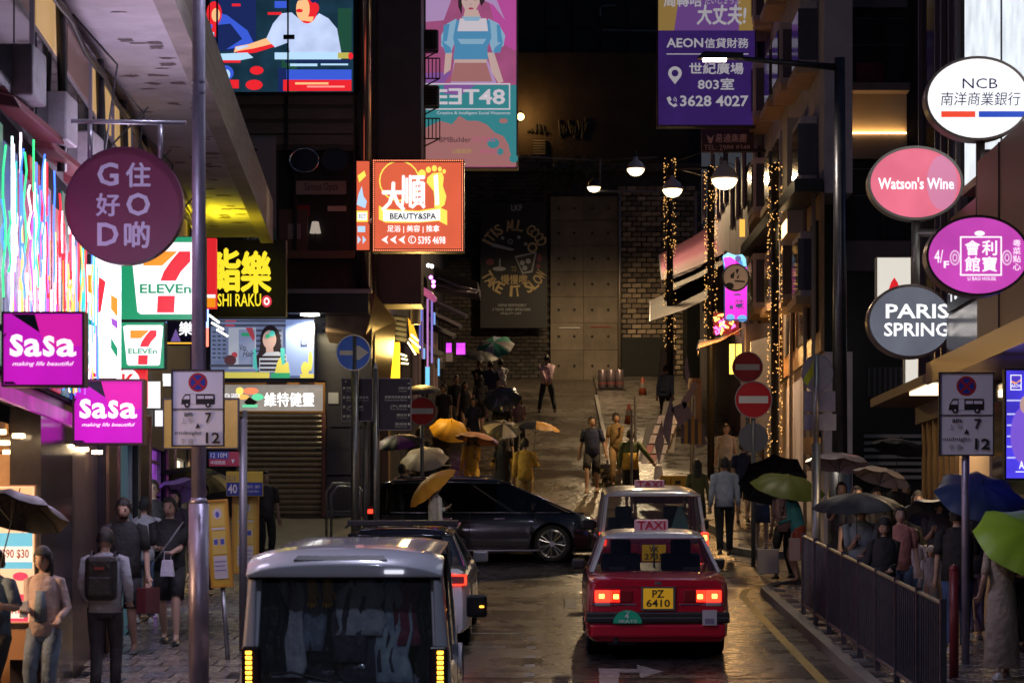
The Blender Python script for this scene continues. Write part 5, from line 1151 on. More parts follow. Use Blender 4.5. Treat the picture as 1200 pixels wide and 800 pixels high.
# LED video screen
sc = Sign('video_screen', 'large video screen showing a seated man in a white shirt reaching across a table', 'screen', 53.2, 245, -60, 415, 109, .3, E('screen_dark', (.01, .035, .06), .9, lit=True, var=.3), M('screen_frame', (.02, .02, .03), .4), 1)
SWt = E('screen_shirt', (.55, .66, .95), 1.0, lit=True, var=.15); SRd = E('screen_red', (.85, .02, .03), 1.0); SSk = E('screen_skin', (1, .55, .25), 1.0); SBl = E('screen_blue', (.05, .12, .75), .9); SDk = E('screen_navy', (.015, .03, .15), .7); SCy = E('screen_cyan', (.5, .75, 1), 1.0)
def ell(cx_, cy_, a, b): return circ(cx_, cy_, a, b)
sc.art([(SDk, rect(250, 0, 300, 60)), (SDk, rect(360, 0, 372, 20)), (E('screen_green', (.02, .10, .06), .7), rect(330, 66, 348, 108)), (E('screen_green', (.02, .10, .06), .7), rect(396, 10, 412, 60)),
        (SBl, [(258, 16), (266, 18), (290, 36), (297, 50), (280, 56), (250, 60), (246, 30)]), (SDk, [(250, 30), (270, 28), (284, 46), (262, 60), (248, 58)]), (SRd, ell(251, 16, 9, 14)), (SSk, ell(253, 18, 5, 8)), (SRd, [(250, 28), (256, 28), (254, 44), (246, 42)]), (SWt, rect(243, 38, 251, 62)),
        (SWt, [(330, 16), (342, 15), (352, 24), (364, 26), (374, 16), (385, 22), (395, 34), (400, 62), (384, 66), (340, 66), (338, 50), (322, 56), (311, 48), (320, 28)]),
        (SRd, [(311, 46), (322, 55), (300, 62), (282, 64), (274, 60), (292, 54)]), (SSk, [(312, 45), (318, 52), (298, 57), (280, 60), (274, 62), (276, 55), (292, 52)]), (SWt, [(276, 56), (290, 53), (292, 55), (278, 59)]),
        (SRd, ell(360, 12, 12, 16)), (SSk, ell(355, 11, 8, 14)), (SRd, ell(370, 10, 4, 6)), (SDk, [(344, -6), (372, -8), (374, 2), (366, 4), (362, -1), (346, 2)]), (SRd, ell(351, 13, 4, 2.2)), (SSk, [(355, 20), (368, 20), (366, 26), (357, 25)]),
        (SCy, [(243, 64), (290, 62), (297, 68), (282, 71), (243, 71)]), (SRd, rect(243, 71, 282, 74)), (SCy, rect(322, 62, 400, 70)), (YL_, rect(396, 62, 410, 69)), (SRd, ell(411, 66, 3, 4)), (SDk, rect(334, 71, 410, 74)), (SCy, rect(340, 75, 372, 78)), (SCy, rect(376, 75, 408, 77)), (SBl, rect(330, 82, 412, 94)), (SDk, rect(326, 80, 336, 108)),
        (SRd, rect(332, 94, 412, 107)), (SSk, rect(346, 97, 385, 99.5)), (E('screen_pink', (1, .35, .3), 1), rect(360, 101, 404, 103)), (SRd, rect(256, 94, 280, 104)), (SBl, ell(264, 86, 10, 9)), (SCy, ell(266, 88, 4, 6)), (SRd, ell(301, 83, 8, 5)), (SRd, ell(298, 100, 10, 6)), (SDk, rect(243, 74, 262, 80)), (SRd, rect(272, 5, 282, 8)), (SRd, rect(314, 15, 330, 18)), (SBl, rect(322, 2, 336, 10))], off=.01)
for x in (337, 254): MB(sc.root.location.copy()).bb((x - CX) * 53.05 / F, (x + 1.6 - CX) * 53.05 / F, 52.95, 53.05, W(0, 108, 53).z, W(0, -60, 53).z).build('mounting_bar', BLK, sc.root)
MB(sc.root.location.copy()).bb(W(332, 0, 52.9).x, W(345, 0, 52.9).x, 52.9, 52.95, W(0, 47, 53).z, W(0, 42, 53).z).build('bracket_box', BLK, sc.root)
# spa sign and its reflection in the corner column
OR = E('spa_orange', (.78, .13, .06), .95, lit=True, var=.05)
def bulbs(s, x0, y0, x1, y1, n1, n2):
    m = MB()
    P = [(x0 + (x1 - x0) * i / n1, y0) for i in range(n1)] + [(x0 + (x1 - x0) * i / n1, y1) for i in range(n1)] + [(x0, y0 + (y1 - y0) * i / n2) for i in range(n2)] + [(x1, y0 + (y1 - y0) * i / n2) for i in range(n2 + 1)]
    for p in P:
        a = s.L(p); m.ball((a[0], -.03, a[1]), .016, 5, 3)
    tag(m.build('border_bulbs', E('tiny_red_bulb', (1, .25, .12), 1.6), s.root), kind='stuff')
sp_ = Sign('spa_sign', 'bright orange BEAUTY and SPA sign with a yellow footprint and a bulb border', 'sign', 50, 436, 187, 544, 295, .35, OR, M('black_sign_box', (.03, .01, .01), .4), 3.4)
SY = E('spa_yellow', (1, .85, .12), 1.05)
foot = [(501, 208), (507, 203), (518, 202), (520, 208), (519, 218), (523, 230), (521, 240), (516, 244), (509, 243), (509, 232), (508, 224), (500, 214)]
sp_.art([(SY, circ(468, 212, 24)), (OR, circ(468, 212, 22.4)), (SY, foot), (TXW, [(508, 206), (513, 204), (515, 240), (510, 241)]), (SY, circ(494.5, 204, 4.5, 5.2)), (SY, circ(502, 199, 3, 3.6)), (SY, circ(509, 197.5, 3, 3.6)), (SY, circ(515.5, 198.5, 2.3, 3)), (SY, circ(520.5, 201, 2, 2.6)),
         (SY, [(444, 241), (452, 245), (490, 247), (515, 243), (524, 247), (524, 264), (514, 259), (490, 261), (452, 261), (444, 257)]), (TXW, [(449, 246), (490, 248.5), (516, 245), (516, 258), (490, 260), (449, 259)]),
         (TXW, rect(488.5, 214, 498, 240)), (OR, rect(490, 215.5, 496.5, 238.5)), (TXW, [(447, 281), (455, 276), (453, 281), (455, 286)]), (TXW, [(457, 281), (465, 276), (463, 281), (465, 286)]), (TXW, [(467, 281), (475, 276), (473, 281), (475, 286)]), (TXW, circ(483, 281, 4.6)), (OR, circ(483, 281, 3.6))])
sp_.text('大', 448, 214, 474, 247, TXW, bold=.05); sp_.text('順', 470, 206, 498, 244, TXW, bold=.04, off=.03)
for i, t_ in enumerate('養生館'): sp_.text(t_, 491, 217 + i * 7, 496, 223 + i * 7, TXW)
sp_.text('BEAUTY&SPA', 457, 250, 511, 257, TXD, bold=.02, off=.04)
sp_.text('足浴 | 美容 | 推拿', 454, 264, 515, 273, TXW, bold=.02); sp_.text('5395 4698', 490, 277, 522, 286, TXW, bold=.03); sp_.text('(', 481, 278, 484, 284, TXW)
bulbs(sp_, 438, 188.5, 542, 293.5, 44, 42)
MB(sp_.root.location.copy()).tube([Vector((sp_.root.location.x - .6, 50.2, sp_.root.location.z)), Vector((-3.85, 53.4, sp_.root.location.z))], .06, 8).build('bracket', DKM, sp_.root)
sq = Sign('spa_sign_reflection', 'narrow slice of orange sign with blue white lettering against the steel corner column', 'sign', 52.6, 417, 188, 434, 294, .1, OR, BLK, 1)  # mirror image in the polished column, modelled as a lit panel
sq.art([(SY, [(419, 206), (427, 200), (429, 206), (421, 214)]), (SCy, [(420, 228), (424, 218), (426, 230), (430, 236), (428, 244), (418, 240)]), (SY, rect(418, 247, 431, 260)), (TXW, rect(419, 249, 430, 258)), (SCy, rect(419, 265, 428, 272)), (SCy, [(419, 276), (423, 281), (419, 286)]), (SCy, [(425, 276), (429, 281), (425, 286)])]); sq.text('ECT', 421, 251, 429, 256, TXD)
# pop billboard
pb = Sign('pop_billboard', 'tall pink billboard showing a woman in a blue puff sleeve top and the letters MEET48', 'billboard', 58, 497, -30, 607, 198, .3, E('pop_pink', (.42, .10, .24), .7, lit=True, var=.12), M('pale_grey_frame', (.3, .27, .28), .5, .4), 2)
c = lambda n, v, s=.65: E('pop_' + n, v, s)
BLU = c('blue', (.10, .34, .60)); BL2 = c('pale_blue', (.32, .55, .75)); LIL = c('lilac', (.55, .35, .65)); MAG = c('magenta', (.62, .10, .42)); SK = c('skin', (.72, .50, .46)); HRB = c('hair', (.05, .03, .035), .5); TEA = c('teal', (.05, .30, .34)); PNK = c('salmon', (.48, .20, .20)); WH = c('white', (.8, .72, .8)); PP = c('purple', (.30, .12, .42))
pb.art([(LIL, [(499, -30), (540, -30), (520, 24), (499, 26)]), (MAG, [(563, -30), (605, -30), (605, 60), (585, 50), (575, 10)]), (LIL, [(565, 0), (578, 6), (592, 24), (586, 10), (578, -10)]),
        (PP, [(499, 86), (530, 84), (520, 98), (499, 98)]), (LIL, [(532, 72), (572, 72), (582, 98), (528, 98)]), (SK, [(522, 62), (530, 62), (528, 82), (520, 88)]), (SK, [(571, 62), (579, 62), (590, 96), (584, 98), (576, 84)]),
        (BL2, [(535, 22), (524, 28), (517, 42), (517, 54), (528, 64), (532, 52)]), (BL2, [(572, 22), (584, 28), (592, 42), (590, 54), (578, 64), (574, 52)]), (BLU, [(517, 48), (528, 56), (529, 62), (522, 63)]), (BLU, [(590, 48), (580, 56), (578, 62), (586, 62)]), (BLU, [(520, 30), (527, 28), (524, 48), (519, 50)]), (BLU, [(586, 30), (582, 29), (583, 50), (589, 50)]),
        (BLU, [(535, 24), (574, 24), (576, 45), (571, 56), (572, 70), (531, 70), (533, 56), (531, 44)]), (BL2, [(536, 46), (570, 46), (566, 52), (540, 52)]), (WH, [(539, 22), (570, 22), (572, 37), (536, 37)]), (SK, [(532, 70), (571, 70), (570, 74), (533, 74)]),
        (PNK, [(533, 74), (570, 74), (577, 96), (528, 96)]), (SK, [(545, 12), (560, 12), (564, 23), (542, 23)]), (BL2, [(541, 20), (564, 20), (561, 25), (545, 25)]), (HRB, [(536, -24), (566, -24), (568, 2), (564, 8), (560, -4), (542, -4), (541, 18), (537, 8)]), (SK, [(541, -10), (562, -10), (562, 4), (556, 15), (551, 18), (546, 14), (541, 4)]),
        (c('lip', (.5, .06, .12)), circ(552, 10.5, 3, 1.3)), (HRB, circ(546, 0, 2.2, .9)), (HRB, circ(557, 0, 2.2, .9)), (c('nose', (.6, .38, .35)), circ(551.5, 5.5, 1.3, .9)), (HRB, [(544, -3.2), (548.5, -3.8), (548.5, -3), (544, -2.4)]), (HRB, [(555, -3.8), (559.5, -3.2), (559.5, -2.4), (555, -3)]),
        (TEA, [(499, 100), (605, 100), (605, 190), (598, 180), (596, 170), (590, 160), (580, 156), (570, 146), (560, 142), (548, 142), (538, 136), (530, 146), (516, 142), (499, 150)]), (PP, [(520, 98), (560, 98), (540, 112), (520, 110)]),
        (PNK, [(499, 150), (516, 142), (530, 146), (538, 136), (548, 142), (560, 142), (570, 146), (580, 156), (590, 160), (596, 170), (598, 180), (605, 190), (605, 195), (499, 195)]), (TEA, circ(578, 168, 7, 6)), (TEA, circ(586, 178, 4)), (TEA, circ(602, 186, 5)), (PNK, circ(590, 142, 5, 3))] +
       [(WH, rect(499, 98, 598, 99.6)), (WH, rect(596.4, 99.6, 598, 129)), (WH, rect(499, 127.4, 596.4, 129))], off=.008)
pb.text('MEƎT48', 487, 104, 592, 123, WH, off=.08, bold=.04); pb.text('Creative & Intelligent Social Metaverse', 512, 131, 598, 135.5, WH, off=.08)
pb.text('BMBuilder', 515, 161, 552, 167, HRB, off=.09); pb.text('P.C.CHAN', 555, 161, 580, 167, c('rose', (.6, .12, .3)), off=.09); pb.text('LABUBUM', 531, 175, 552, 180, c('yel', (.5, .4, .1)), off=.09); pb.text('VIDEOLIN', 562, 175, 584, 180, c('rose', (.6, .12, .3)), off=.09)
MB(pb.root.location.copy()).tube([pb.root.location + Vector((-.9, .2, -1.5)), Vector((-3.9, 58.3, pb.root.location.z - 1.5))], .08, 8).build('bracket', DKM, pb.root)
# purple finance billboard
fb = Sign('finance_billboard', 'tall purple billboard with an address, room 803 and phone number 3628 4027', 'billboard', 62, 770, -20, 886, 148, .4, E('aeon_purple', (.030, .012, .10), .85, lit=True, var=.15), M('dark_violet_frame', (.04, .03, .06), .5), 1.4)
PT = E('dim_white_print', (.55, .53, .58), .55)
fb.art([(E('aeon_gold', (.27, .17, .05), .8), rect(771, -19, 885, 36)), (E('aeon_violet', (.12, .05, .20), .9), [(798, -19), (864, -19), (866, 36), (790, 36)]), (PT, rect(781, 63, 877, 64.2)),
        (PT, circ(791, 86, 8)), (PT, [(784, 90), (798, 90), (791, 99)]), (E('aeon_purple2', (.03, .012, .10), .8), circ(791, 86, 4)), (PT, [(781, 115), (785, 113), (787, 117), (785, 119), (789, 123), (792, 121), (794, 124), (790, 126), (784, 122)]), (PT, band(788, 118, 4, 5, -20, 60)), (PT, band(788, 118, 1.6, 2.6, -20, 60))])
fb.text('AEON', 781, 45, 824, 56, PT, off=.05, bold=.03); fb.text('信貸財務', 826, 45, 877, 56.5, PT, off=.05, bold=.02); fb.text('世紀廣場', 808, 74, 871, 87, PT, off=.05, bold=.03); fb.text('803室', 818, 92, 860, 105, PT, off=.05, bold=.03)
fb.text('3628 4027', 797, 112, 877, 125, PT, off=.05, bold=.04); fb.text('周轉咭', 778, -6, 822, 8, PT, off=.05, bold=.03); fb.text('だいじょうぶ', 826, -2, 868, 5, PT, off=.05); fb.text('大丈夫!', 817, 6, 874, 29, PT, off=.06, bold=.05, shear=.1)
MB(fb.root.location.copy()).tube([fb.root.location + Vector((1, .2, 1)), Vector((5.4, 62.3, fb.root.location.z + 1))], .09, 8).build('bracket', DKM, fb.root)
tl = Sign('telephone_board', 'small brown board with gold characters and TEL: 2988 8348 below the purple billboard', 'sign', 63, 822, 151, 884, 178, .15, M('dark_brown_board', (.06, .035, .03), .5), M('brown_edge', (.2, .12, .08)), .8)
tl.text('易通集團', 838, 157, 875, 167, M('gold_lettering', (.75, .55, .38), .5), bold=.02, shear=.1); tl.text('TEL: 2988 8348', 825, 170, 879, 176, M('gold_lettering', (.75, .55, .38), .5)); tl.art([(M('gold_lettering', (.75, .55, .38)), [(828, 158), (833, 162), (837, 158), (834, 168), (831, 168)])])
# magenta bar sign + round wooden sign
mg = Sign('magenta_bar_sign', 'glowing magenta vertical sign topped with a blue cat-like shape', 'sign', 57, 849, 312, 876, 375, .2, E('bar_magenta', (.62, .02, .60), 1.0, lit=True), E('dark_blue_edge', (.03, .06, .25), .5), 1)
mg.art([(E('bar_blue', (.1, .35, .75), .9), circ(856, 372, 5, 4)), (E('bar_blue', (.1, .35, .75), .9), circ(870, 373, 6, 4)), (NAVY, rect(855, 358, 859, 362)), (NAVY, circ(866, 358, 4, 2)), (NAVY, circ(864, 345, 5, 1))]); mg.text('味', 862, 350, 872, 363, NAVY, bold=.01)
o = mg.root.location.copy(); m = MB(o); pts = [W(*p, 57) for p in ((847, 300), (853, 296), (862, 299), (870, 298), (874, 303), (875, 312), (849, 313))]; m.prism([(p.x, p.z) for p in pts], 57, 57.2); m.build('head_panel', E('bar_blue', (.1, .35, .75), .9), mg.root)
m = MB(o); pts = [W(*p, 56.98) for p in ((848, 302), (856, 301), (866, 308), (868, 312), (850, 312.5))]; m.prism([(p.x, p.z) for p in pts], 56.96, 56.99); m.build('head_print', E('bar_magenta', (.62, .02, .60), 1.0), mg.root)
MB(o).tube([W(865, 303, 56.95), W(865, 303, 56.9)], .07, 10).build('eye_print', NAVY, mg.root)
rw = Sign('round_wooden_sign', 'round tan bar sign with a black plant emblem hung over the magenta one', 'sign', 56, 846.5, 309, 878, 341, .12, E('dim_tan_face', (.30, .18, .11), .5), BLK, 1.6, 'oval')
rw.art([(BLK, [(856, 322), (861, 318), (860, 326), (856, 326)]), (BLK, [(862, 316), (866, 315), (864, 322)]), (BLK, [(861, 328), (873, 329), (873, 331), (861, 330)]), (BLK, circ(855, 335, 5, 4)), (BLK, [(863, 325), (867, 321), (865, 327)])])
yo = Sign('yellow_hexagon_sign', 'small glowing yellow hexagonal sign above the magenta one', 'sign', 66, 867, 257, 873, 277, .1, E('hex_yellow', (1, .5, .08), 1.2), None, 0)
# poster on end wall
po = Sign('black_drinks_poster', 'large black poster on the end wall, gold slogan curved round a cocktail glass', 'poster', 91.4, 563, 237, 641, 384, .12, M('poster_black', (.012, .014, .018), .5), BLK, 1)
G1 = M('poster_gold', (.60, .46, .22), .6); G2 = M('poster_grey', (.45, .48, .48), .6); G3 = M('poster_red', (.25, .07, .09), .6)
def arc_text(s, t, cx_, cy_, r, a0, a1, h, mat, inner=False):
    n = len(t)
    for i, ch in enumerate(t):
        if ch == ' ': continue
        a = a0 + (a1 - a0) * (i + .5) / n; x = cx_ + r * math.cos(R(a)); y = cy_ - r * math.sin(R(a)); w = h * .62 if ch not in "I'" else h * .25
        s.text(ch, x - w / 2, y - h / 2, x + w / 2, y + h / 2, mat, off=.02, bold=.06, rot=R(a - 90) if not inner else R(a + 90))
arc_text(po, "IT'S ALL GOOD", 603, 300, 36, 158, 22, 13, G1); arc_text(po, 'TAKE IT SLOW', 602, 305, 36, 204, 338, 13, G1, True)
po.text('LKF', 599, 240, 612, 247, G2, off=.02, bold=.03); po.text('TO', 599, 312, 605, 318, G1, off=.02); po.text('慢慢嚟', 587, 322, 618, 333, G1, off=.02, bold=.02)
po.text('DRINK RESPONSIBLY', 584, 356, 617, 359, G2, off=.02); po.text('& TRAVEL SAFELY AFTER DARK', 577, 361, 622, 364, G2, off=.02); po.text('ENJOY LKF', 587, 366, 611, 369, G2, off=.02)
po.art([(G2, [(603, 300), (629, 295), (624, 319), (612, 321)]), (BLK, [(605, 302), (627, 297), (622.5, 317), (613, 319)]), (G2, circ(612, 308, 3)), (G2, circ(619, 306, 3)), (G2, circ(615, 314, 3)), (G1, circ(624, 290, 6)), (BLK, circ(624, 290, 3.6)), (G2, [(575, 284), (603, 292), (600, 294), (577, 289)]), (G2, circ(585, 315, 8, 2.5)), (G2, rect(585, 303, 586.5, 315)), (G3, circ(574, 307, 5, 4)), (G3, circ(632, 302, 3, 5)), (G3, circ(631, 312, 2.5, 3)), (G2, circ(598, 283, 3, 3)), (BLK, circ(598, 283, 2)), (G2, circ(589, 279, 2)), (G2, circ(608, 278, 2)), (G2, circ(616, 286, 2))], off=.006)
# stencilled text at pier "1/F" and "IT'S"
pt = Sign('floor_notice', 'grey hoarding lettered with a floor notice 1/F beside the canopy end', 'sign', 53.4, 288, 162, 323, 286, .03, M('hoarding_grey', (.30, .29, .31), .6), None, 0)
pt.art([(M('hoarding_teal', (.09, .22, .24)), rect(288, 268, 323, 286))]); pt.text("i", 300, 198, 303, 206, TXG); pt.text('E', 304, 208, 309, 216, TXG); pt.text('1/F', 290, 278, 303, 285, TXG); pt.art([(TXD, circ(297, 176, 5, 2))])

# ================================================================ bus stop plates, left
def stop_panel(label, px, Y, x0, y0, x1, y1, tilt, zb):
    s = Sign('bus_stop_panel', label, 'bus stop', Y, x0, y0, x1, y1, .06, M('yellow_panel_face', (.55, .36, .04), .4, var=.1, vs=3), M('orange_frame', (.5, .25, .03), .4), 2.4)
    s.root.rotation_euler = (0, tilt, 0)
    w, h = x1 - x0, y1 - y0; P = lambda u, v: (x0 + w * u, y0 + h * v)
    LM = M('timetable_paper', (.55, .52, .50), .5); BL = M('timetable_blue', (.08, .10, .35), .5); OG = M('timetable_ochre', (.62, .46, .10), .5)
    s.art([(OG, rect(*P(.2, .06), *P(.8, .30))), (LM, circ(*P(.5, .16), w * .2, h * .06)), (BL, circ(*P(.5, .17), w * .09, h * .035)), (LM, rect(*P(.2, .32), *P(.8, .345))), (OG, rect(*P(.2, .36), *P(.8, .62))), (LM, rect(*P(.25, .44), *P(.46, .52))), (LM, rect(*P(.54, .44), *P(.75, .52))), (BL, rect(*P(.27, .45), *P(.44, .51))), (BL, rect(*P(.56, .45), *P(.73, .51))), (LM, rect(*P(.2, .64), *P(.8, .90))), (BL, rect(*P(.24, .70), *P(.76, .71))), (BL, rect(*P(.24, .75), *P(.70, .76))), (BL, rect(*P(.24, .80), *P(.74, .81)))])
    o = s.root.location.copy()
    hh = (o.z - s.h / 2) - (G(Y) + .12)
    MB().tube([(0, .04, -s.h / 2), (0, .04, -s.h / 2 - hh - .02)], .028, 10).build('post', GALV, s.root, smooth=True)
    return s
s = stop_panel('leaning yellow bus stop panel right of the thick lamp post', 0, 29, 244, 585, 270, 688, R(-4), 0)
s = stop_panel('upright yellow and brown bus stop panel under the route 40 plate', 0, 31.5, 272, 580, 303, 672, 0, 0)
rp = Sign('route_plate', 'yellow and blue bus route plate numbered 40', 'sign', 31.4, 265, 552, 308, 581, .04, M('route_yellow', (.55, .40, .04), .4), None, 0)
rp.art([(M('route_blue', (.02, .05, .30), .4), rect(265.5, 565, 307.5, 580.5))]); rp.text('40', 267, 567, 278, 578, WHT, off=.02, bold=.03); rp.text('往 銅鑼灣 · 灣仔', 282, 568, 305, 572, WHT, off=.02); rp.text('12.13', 267, 557, 276, 563, M('route_blue', (.02, .05, .30)), off=.02); rp.text('CAUSEWAY BAY', 282, 574, 304, 577, WHT, off=.02)
MB().tube([(0, .03, .9), (0, .03, -.35)], .03, 8).build('post', GALV, rp.root, smooth=True)
rp2 = Sign('route_plate', 'small red and blue route plate reading 12 10M behind the minibus sign', 'sign', 32.5, 245, 529, 281, 546, .03, M('route_red', (.40, .02, .06), .4), None, 0)
rp2.art([(M('route_blue', (.02, .05, .30)), rect(245, 529, 268, 537.5)), (WHT, [(271, 538), (275, 538), (273, 543)])]); rp2.text('12 10M', 247, 530.5, 266, 536, WHT, off=.02); rp2.text('中環碼頭', 247, 539.5, 264, 544, WHT, off=.02)
ybk = Sign('yellow_bus_sign_back', 'large yellow bus stop sign board behind the left minibus restriction sign', 'sign', 30, 191, 466, 280, 526, .06, M('yellow_back', (.42, .27, .04), .45, var=.15, vs=2), BLK, 1.5)
for x in (277,): MB(ybk.root.location.copy()).tube([(W(285, 0, 30.1).x, 30.1, G(30)), (W(285, 0, 30.1).x, 30.1, W(0, 490, 30).z)], .048, 12).build('post', M('pale_post', (.2, .19, .21), .45, .5), ybk.root, smooth=True)

# ================================================================ posters board bottom left
pbd = Sign('promotion_board', 'brightly lit cosmetics promotion board behind the umbrella at the lower left', 'poster', 24.3, -12, 568, 42, 730, .06, E('board_cream', (1, .62, .38), .85, lit=True), M('wood_board_edge', (.35, .18, .08)), 1.5)
pbd.art([(E('pb_tan', (1, .5, .25), .9), rect(-8, 571, 38, 583)), (E('pb_blue', (.15, .55, .75), .8), rect(-8, 624, 38, 666)), (E('pb_white', (1, .85, .7), 1), rect(-8, 640, 38, 658)), (E('pb_red', (.85, .06, .12), .9), rect(-8, 696, 33, 728)), (E('pb_white', (1, .85, .7), 1), rect(0, 705, 28, 724)), (E('pb_red', (.85, .06, .12), .9), circ(24, 675, 9, 5))])
pbd.text('$90 $30', 2, 643, 34, 655, M('pb_text', (.4, .1, .1)), bold=.02); pbd.text('特價', 8, 583, 28, 595, M('pb_text', (.4, .1, .1)), bold=.02); pbd.text('$77.7', 3, 709, 25, 720, RED, bold=.02)
MB().bb(-.2, .2, .0, .3, -1.0, -.72).build('stand', M('wood_board_edge', (.35, .18, .08)), pbd.root)
# step / ramp at far bottom left
# ================================================================ railing along the right kerb
RL = thing('pedestrian_railing', 'dark steel pedestrian railing along the right kerb', 'railing', (3.6, 30, G(30) + .1)); r0 = RL.location.copy()
RM = M('dull_violet_steel', (.11, .10, .13), .4, .6, var=.25, vs=8)
def rlx(y): return 3.62 - (y - 23.6) * .012
for i in range(9):
    y = 23.6 + i * 1.45; z = G(y) + .12
    MB(r0).bb(rlx(y) - .03, rlx(y) + .03, y - .03, y + .03, z, z + 1.13).build('post', RM, RL)
    if i < 8:
        y2 = y + 1.45; z2 = G(y2) + .12
        for h in (1.08, .14): MB(r0).tube([(rlx(y), y, z + h), (rlx(y2), y2, z2 + h)], .024, 8).build('rail', RM, RL)
        for k in range(1, 10):
            yy = y + 1.45 * k / 10; zz = G(yy) + .12; MB(r0).tube([(rlx(yy), yy, zz + .14), (rlx(yy), yy, zz + 1.08)], .012, 5).build('bar', RM, RL)
rp_ = thing('red_bollard', 'dark red post standing at the near end of the right railing', 'bollard', (W(1118, 700, 27.2).x, 27.2, G(27.2) + .12)); MB().tube([(0, 0, 0), (0, 0, 1.15)], .05, 12).build('post', M('dark_red_paint', (.18, .02, .025), .4), rp_, smooth=True); MB().ball((0, 0, 1.16), .055, 10, 6).build('cap', M('dark_red_paint', (.18, .02, .025)), rp_, smooth=True)
# barrier loops by the shutter
for i, (x, Y) in enumerate(((402, 50.6), (408, 50.2))):
    t = thing('hoop_barrier', ('left' if i == 0 else 'right') + ' steel hoop barrier in front of the shutter, half behind the sign posts', 'barrier', (W(x, 600, Y).x, Y, G(Y) + .12))
    MB().tube([(-.33, 0, 0), (-.33, 0, .95), (-.2, 0, 1.1), (.2, 0, 1.1), (.33, 0, .95), (.33, 0, 0)], .025, 8).build('hoop', GALV, t, smooth=True)
    MB().tube([(-.33, 0, .55), (.33, 0, .55)], .02, 6).build('crossbar', GALV, t)

# ================================================================ hill street clutter
kg = []
for i in range(3):
    Y = 86; a = W(706 + i * 10, 461, Y); t = thing('beer_keg', '%s of three metal beer kegs on a low trolley by the end wall' % ('leftmost', 'middle', 'rightmost')[i], 'keg', (a.x, Y, G(Y) + .16), group='beer kegs on the trolley')
    MB().loft([(0, 0, 0, .13, .13), (0, 0, .03, .145, .145), (0, 0, .28, .145, .145), (0, 0, .3, .152, .152), (0, 0, .34, .145, .145), (0, 0, .62, .145, .145), (0, 0, .64, .13, .13)], 16).build('body', M('dull_keg_steel', (.28, .22, .24), .35, .6, var=.15, vs=6), t, smooth=True)
    MB().loft([(0, 0, .14, .147, .147), (0, 0, .22, .147, .147)], 16).build('red_band', M('keg_red', (.25, .08, .09)), t)
a = W(716, 461, 86); t = thing('keg_trolley', 'low black trolley carrying the beer kegs', 'trolley', (a.x, 86, G(86)))
MB().box(0, 0, .11, 1.0, .45, .06).build('deck', BLK, t)
for sx in (-.4, .4): MB().tube([(sx, -.2, .06), (sx, -.14, .06)], .06, 10).build('wheel', M('pale_wheel', (.4, .4, .4)), t)
for (px, py, Y, lab) in ((753, 468, 84, 'orange traffic cone near the pull-up banner'), (737, 492, 74, 'small red cone standing behind the walking trio')):
    a = W(px, py, Y); t = thing('traffic_cone', lab, 'traffic cone', (a.x, Y, G(Y)))
    MB().loft([(0, 0, .02, .16, .16), (0, 0, .7, .035, .035)], 12).build('cone', M('cone_orange', (.28, .05, .02), .5), t, smooth=True); MB().box(0, 0, .012, .38, .38, .024).build('base', M('cone_orange', (.6, .08, .03)), t); MB().loft([(0, 0, .35, .105, .105), (0, 0, .5, .075, .075)], 12).build('reflective_band', M('dull_white_band', (.2, .18, .17)), t)
bn = Sign('pull_up_banner', 'tall white pull-up banner with a red block at the top of the lane', 'banner', 78, 772, 408, 790, 466, .04, M('banner_white', (.45, .42, .45), .6), GREY, .6, rz=0)
bn.root.rotation_euler = (0, R(5), 0); bn.art([(M('banner_red', (.45, .06, .08)), rect(781, 415, 788, 421)), (TXD, rect(777, 410, 788, 412))])
# newspaper stall
ns = thing('newspaper_stall', 'cluttered newspaper stall with clipped magazines and hanging sheets at the foot of the lane', 'stall', (2.2, 56, G(56) + .05)); n5 = ns.location.copy()
for (x, y, h) in ((1.75, 55.2, 2.2), (3.1, 55.3, 2.5), (1.9, 57.2, 2.3), (3.15, 57.3, 2.6)): MB(n5).tube([(x, y, G(y)), (x, y, G(y) + h)], .03, 8).build('pole', GALV, ns)
rnd = random.Random(31); MG = [M('magazine_%d' % i, c_, .5, var=.4, vs=20) for i, c_ in enumerate(((.10, .09, .12), (.14, .12, .14), (.07, .065, .09), (.12, .02, .03), (.08, .07, .07)))]
m = MB(n5)   # slanted racks
for (x0, y0, x1, y1, Y) in ((748, 495, 770, 540, 58), (768, 470, 790, 530, 58.6)):
    P4 = [W(x0, y1, Y), W(x1, y1, Y), W(x1 + 6, y0, Y + .9), W(x0 + 10, y0, Y + .9)]
    m.hexa([p + Vector((0, .05, 0)) for p in P4] + P4)
rk = m.build('rack', M('rack_grey', (.03, .03, .035)), ns)
for r_ in range(5):
    for c_ in range(3):
        u0 = (751 + c_ * 8.5) + r_ * 4.5; v0 = 543 - r_ * 11.5; Yq = 57.9 + r_ * .2
        a = W(u0, v0, Yq); b = W(u0 + 7.5, v0, Yq); c1 = W(u0 + 10.5, v0 - 10, Yq + .18); d1 = W(u0 + 3, v0 - 10, Yq + .18)
        mm = MB(n5); off_ = Vector((0, -.02, .01)); mm.hexa([a, b, c1, d1, a + off_, b + off_, c1 + off_, d1 + off_]); mm.build('magazine', MG[rnd.randrange(5)], ns)
